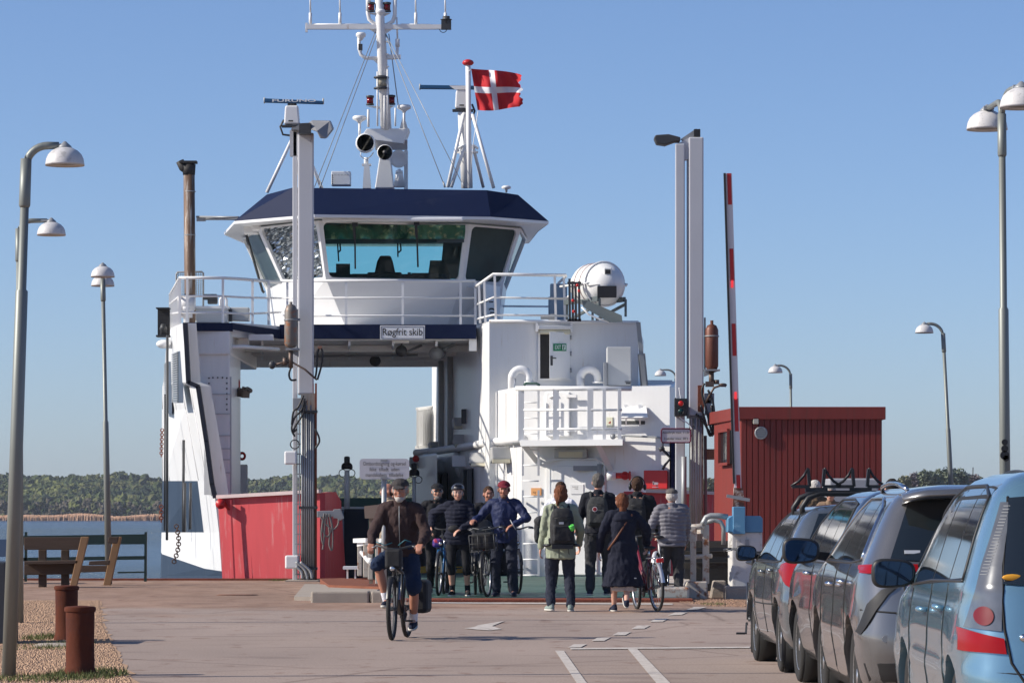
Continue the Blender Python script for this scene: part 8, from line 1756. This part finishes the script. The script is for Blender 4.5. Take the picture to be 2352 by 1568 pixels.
# tall lamp: clear upper band, red lower block
c4.patch("tail_lamp", 'rear', [(-.682, 1.47), (-.640, 1.47)], [(-.79, 1.16), (-.70, 1.16)], LCLR, .008, 8, 14, True); c4.patch("tail_lamp", 'rear', [(-.79, 1.16), (-.70, 1.16)], [(-.868, .865), (-.712, .85)], LCLR, .008, 8, 14, True)
tl4 = c4.patch("tail_lamp_red", 'rear', [(-.882, .862), (-.79, .835), (-.70, .815)], [(-.884, .752), (-.79, .748), (-.69, .742)], LRED, .012, 10, 6, True)
cc = lambda s_: [(-.785 + .042 * math.cos(PI - PI * i / 12), .922 + s_ * .046 * math.sin(PI * i / 12)) for i in range(13)]
c4.patch("lamp_roundel", 'rear', cc(1), cc(-1), mat("lamp_core", (.15, .004, .006), .3), .014, 14, 6, False, tl4)
f = MB()
for i in range(22): t = i / 21; xx = -.682 - .125 * t; zz = 1.45 - .33 * t; f.bar(c4.rear(xx + .012, zz, .0095), c4.rear(xx + .04, zz, .0095), .002, .003)
c4.P("lamp_ribs", f, GREY, tl4)
c4.patch("rear_window", 'rear', [(-.645, 1.49), (0, 1.54), (.645, 1.49)], [(-.70, 1.075), (0, 1.04), (.70, 1.075)], CGL, .010, 26, 12)
c4.seam('rear', [(-.65, 1.50), (-.69, 1.2), (-.708, 1.0), (-.70, .86), (-.67, .70), (-.54, .50), (-.40, .40)], .007)
f = MB(); f.smooth = True; f.ball(c4.rear(-.655, 1.105, .014), (.05, .006, .016), 14, 6); c4.P("oval_sticker", f, mat("sticker_orange", (.75, .35, .03), .5))
f = MB(); f.ball(c4.rear(-.605, .82, .01), (.03, .02, .022), 10, 6); c4.P("badge", f, CHR)
c4.seam('rear', [(-.86, .66), (-.5, .64), (0, .64), (.5, .64), (.86, .66)], .004)
c4.mirror_(3.33, 1.06, .25, .165, .035)
f = MB(); p = []
for i in range(12): t = i / 11; y_ = .75 + 1.4 * t; p.append(Vector((-.50 + .0 * t, y_, 1.612 + .025 * math.sin(PI * t))))
f.tube(p, .008, 6); f.box((-.2, 1.0, 1.66), (.02, .05, .02)); c4.P("roof_strip", f, TRIM)
# --- grey crossover
GREYP = paint("paint_grey", (.165, .163, .165), .6, .24)
T3 = [(.24, .20, 4.16, .80), (.34, .05, 4.28, .87), (.52, .0, 4.34, .90), (.70, .01, 4.32, .905), (.86, .03, 4.24, .90), (.97, .05, 4.05, .89), (1.05, .06, 3.70, .87), (1.10, .09, 3.42, .845), (1.20, .17, 3.18, .80), (1.32, .26, 2.95, .745), (1.43, .35, 2.75, .69), (1.51, .40, 2.56, .635), (1.56, .44, 2.35, .57), (1.59, .55, 2.12, .47), (1.605, .80, 1.8, .30)]
c3 = Car("grey crossover with a roof spoiler and dark rear window, ahead of the light blue car", 3.12, 23.5, R(.0), T3, GREYP, 4.6, (.80, 3.40), .345)
glassrow(c3, lambda y: 1.10 + .03 * max(0, 1.2 - y), lambda y: 1.50 - .16 * max(0, 1.1 - y) - max(0, y - 2.15) * .44, [(.72, .86, 1.20, 1.18), (1.22, 1.24, 1.98, 2.02), (2.06, 2.02, 2.62, 3.0)])
c3.seam('side', [(.66, 1.12), (.84, 1.44), (1.3, 1.52), (2.15, 1.52), (2.7, 1.30), (3.12, 1.09)], .011, CHR, "window_trim"); c3.seam('side', [(.66, 1.115), (1.3, 1.09), (3.12, 1.08)], .009, TRIM, "window_trim")
c3.seam('side', [(1.2, 1.08), (1.24, .75), (1.10, .48)]); c3.seam('side', [(2.06, 1.07), (2.08, .7), (2.07, .32)]); c3.seam('side', [(3.05, 1.06), (3.05, .6), (2.98, .3)])
for y_, z_ in ((1.36, .96), (2.22, .93)): c3.handle(y_, z_, CHR)
c3.patch("tail_lamp", 'rear', [(-.86, 1.085), (-.6, 1.09), (-.3, 1.09)], [(-.87, 1.03), (-.6, 1.045), (-.3, 1.05)], LRED, .012, 16, 4, True)
c3.patch("tail_lamp", 'side', [(.20, 1.08), (.42, 1.07)], [(.20, 1.04), (.42, 1.055)], LRED, .008, 8, 3)

c3.patch("rear_window", 'rear', [(-.55, 1.50), (0, 1.53), (.55, 1.50)], [(-.70, 1.12), (0, 1.09), (.70, 1.12)], CGL, .008, 24, 10)
c3.patch("garnish", 'rear', [(-.70, 1.085), (0, 1.075), (.70, 1.085)], [(-.66, .98), (0, .965), (.66, .98)], TRIM, .006, 20, 4)
f = MB(); f.smooth = True
sp_ = []
for x_, dy, dz in ((-.60, .10, -.03), (-.45, .02, 0), (-.2, -.03, .01), (0, -.04, .012), (.2, -.03, .01), (.45, .02, 0), (.60, .10, -.03)): sp_.append([(x_, .62, 1.575 + dz), (x_, .35 + dy, 1.575 + dz), (x_, .17 + dy, 1.545 + dz), (x_, .18 + dy, 1.525 + dz), (x_, .45, 1.50 + dz)])
f.rings(sp_); c3.P("spoiler", f, GREYP)
for sg in (-1, 1):
    f = MB(); f.tube([(sg * .53, .75, 1.575)] + [(sg * .55, .9 + 1.3 * i / 8, 1.60 + .022 * math.sin(PI * i / 8)) for i in range(9)] + [(sg * .53, 2.35, 1.555)], .015, 6); c3.P("roof_rail", f, CHR)
f = MB(); f.box(c3.rear(-.56, 1.165, .012), (.10, .01, .022)); c3.P("window_sticker", f, WHITE2)
f = MB(); q = c3.rear(-.25, 1.14, .02); f.bar(q, q + Vector((.5, .02, -.0)), .012, .02); c3.P("rear_wiper", f, TRIM)
# black patch stands for shade in the fender recess; bumper seam and cladding
c3.seam('rear', [(-.88, .80), (-.60, .78), (0, .77), (.60, .78), (.88, .80)], .006)
c3.patch('recess_shade', 'rear', [(-.66, .965), (-.76, .93), (-.84, .84), (-.896, .66)], [(-.66, .95), (-.72, .90), (-.79, .80), (-.875, .64)], TRIM, .012, 20, 4, True)
c3.seam('rear', [(-.62, .96), (-.61, .7), (-.56, .5)], .005)
c3.patch("lower_cladding", 'rear', [(-.86, .46), (0, .48), (.86, .46)], [(-.80, .26), (0, .26), (.80, .26)], TRIM, .006, 20, 4)
f = MB(); f.lathe(c3.rear(-.74, .62, .004), (0, -1, 0), [(.022, 0), (.022, .006)], 14, False); c3.P("parking_sensor", f, GREY)
c3.mirror_(3.22, 1.13, .27, .185, .165)
# --- small dark hatchback between them
DGP = paint("paint_dark_grey", (.045, .052, .062), .6, .24)
T2 = [(.22, .16, 3.45, .78), (.32, .04, 3.54, .83), (.50, .0, 3.60, .86), (.68, .01, 3.58, .865), (.84, .03, 3.50, .86), (.95, .05, 3.30, .85), (1.02, .07, 3.05, .83), (1.08, .10, 2.90, .81), (1.20, .16, 2.72, .765), (1.34, .25, 2.50, .705), (1.46, .34, 2.28, .64), (1.53, .42, 2.10, .58), (1.58, .52, 1.92, .50), (1.605, .70, 1.72, .38), (1.615, .9, 1.5, .24)]
c2 = Car("dark grey small hatchback between the leading grey car and the crossover", 3.36, 28.4, R(2.4), T2, DGP, 4.6, (.62, 2.85), .315)
glassrow(c2, lambda y: 1.03, lambda y: 1.50 - .05 * max(0, 1 - y) - max(0, y - 1.8) * .44, [(.55, .66, 1.05, 1.05), (1.08, 1.08, 1.62, 1.70), (1.73, 1.66, 2.22, 2.60)])
c2.seam('side', [(.52, 1.03), (.64, 1.49), (1.1, 1.53), (1.8, 1.53), (2.25, 1.33), (2.72, 1.03)], .010, TRIM, "window_trim"); c2.seam('side', [(1.70, 1.0), (1.72, .7), (1.71, .32)])
for y_ in (.98, 1.9): c2.handle(y_, .93, CHR)
c2.patch("tail_lamp", 'rear', [(-.84, .92), (-.72, .92)], [(-.86, .78), (-.74, .78)], LRED, .008, 6, 6, True); c2.patch("rear_window", 'rear', [(-.5, 1.46), (.5, 1.46)], [(-.64, 1.08), (.64, 1.08)], CGL, .008)
c2.mirror_(2.70, 1.05, .17, .13, -.02)
f = MB(); f.tube([(.30, .75, 1.60), (.30, .72, 1.78)], .004, 5); c2.P("aerial", f, TRIM)
# --- leading grey car with cycle carriers
SILP = paint("paint_silver_grey", (.14, .158, .172), .6, .24)
T1 = [(.22, .18, 3.86, .78), (.32, .04, 3.96, .83), (.50, .0, 4.02, .86), (.68, .01, 4.0, .865), (.82, .03, 3.92, .86), (.92, .045, 3.70, .85), (.99, .06, 3.30, .835), (1.04, .08, 3.10, .815), (1.14, .14, 2.92, .775), (1.26, .23, 2.70, .72), (1.36, .32, 2.50, .665), (1.43, .40, 2.32, .60), (1.475, .50, 2.12, .52), (1.495, .70, 1.85, .40), (1.505, .9, 1.6, .25)]
c1 = Car("leading silver grey hatchback with black cycle carriers on its roof", 3.25, 32.4, R(1.4), T1, SILP, 4.4, (.80, 3.30), .305)
glassrow(c1, lambda y: .99 + .02 * max(0, 1.2 - y), lambda y: 1.415 - .14 * max(0, 1.0 - y) - max(0, y - 2.0) * .44, [(.70, .84, 1.16, 1.14), (1.20, 1.20, 1.86, 1.92), (1.96, 1.90, 2.46, 2.86)])
c1.seam('side', [(.64, 1.0), (.82, 1.37), (1.2, 1.43), (1.95, 1.43), (2.5, 1.22), (2.98, .98)], .010, TRIM, "window_trim"); c1.seam('side', [(.64, .995), (1.2, .975), (2.98, .965)], .009, TRIM, "window_trim")
c1.seam('side', [(1.18, .96), (1.2, .7), (1.12, .42)]); c1.seam('side', [(1.95, .96), (1.97, .7), (1.96, .32)]); c1.seam('side', [(2.9, .94), (2.9, .6), (2.84, .3)]); c1.seam('side', [(1.12, .60), (1.95, .585), (2.85, .58)], .007)
for y_, z_ in ((1.32, .90), (2.12, .875)): c1.handle(y_, z_)
c1.patch("tail_lamp", 'rear', [(-.857, .95), (-.82, .985), (-.74, .99), (-.64, .93)], [(-.857, .90), (-.84, .80), (-.77, .745), (-.64, .90)], LRED, .010, 10, 8, True)

c1.patch("lamp_lower", 'rear', [(-.845, .80), (-.77, .745), (-.70, .80)], [(-.83, .76), (-.78, .70), (-.72, .76)], LCLR, .011, 8, 4, True)
c1.patch("rear_window", 'rear', [(-.52, 1.41), (0, 1.44), (.52, 1.41)], [(-.69, 1.04), (0, 1.02), (.69, 1.04)], CGL, .008, 22, 10)
c1.seam('rear', [(-.86, .60), (0, .59), (.86, .60)]); c1.mirror_(3.02, 1.02, .20, .15, .08)
for i, y_ in enumerate((1.0, 1.75)):
    f = MB(); f.tube([(-.60, y_, 1.40), (-.61, y_, 1.47), (-.55, y_, 1.56), (-.45, y_, 1.60), (.45, y_, 1.60), (.55, y_, 1.56), (.61, y_, 1.47), (.60, y_, 1.40)], .026, 8); bar_ = c1.P("roof_bar", f, TRIM)
    for x_, m_ in (((-.48, -1), (-.08, 1)) if i == 0 else ()):
        f = MB(); z0 = 1.63
        for sgn in ((-1, 1)):
            a = Vector((x_ + sgn * .06, y_, z0 + .03)); f.bar(a, a + Vector((sgn * .015, 0, .16)), .05, .028, (1, 0, 0)); f.tube([a + Vector((sgn * .015, 0, .17)), a + Vector((sgn * .05, 0, .10)), a + Vector((sgn * .10, 0, .045)), a + Vector((sgn * .17, 0, .005))], [.010, .013, .014, .010], 6); f.bar(a, a + Vector((sgn * .16, 0, .0)), .05, .03)
        f.bar((x_ - .1, y_, z0), (x_ + .1, y_, z0), .04, .04); c1.P("cycle_cradle", f, PLBLK, bar_)
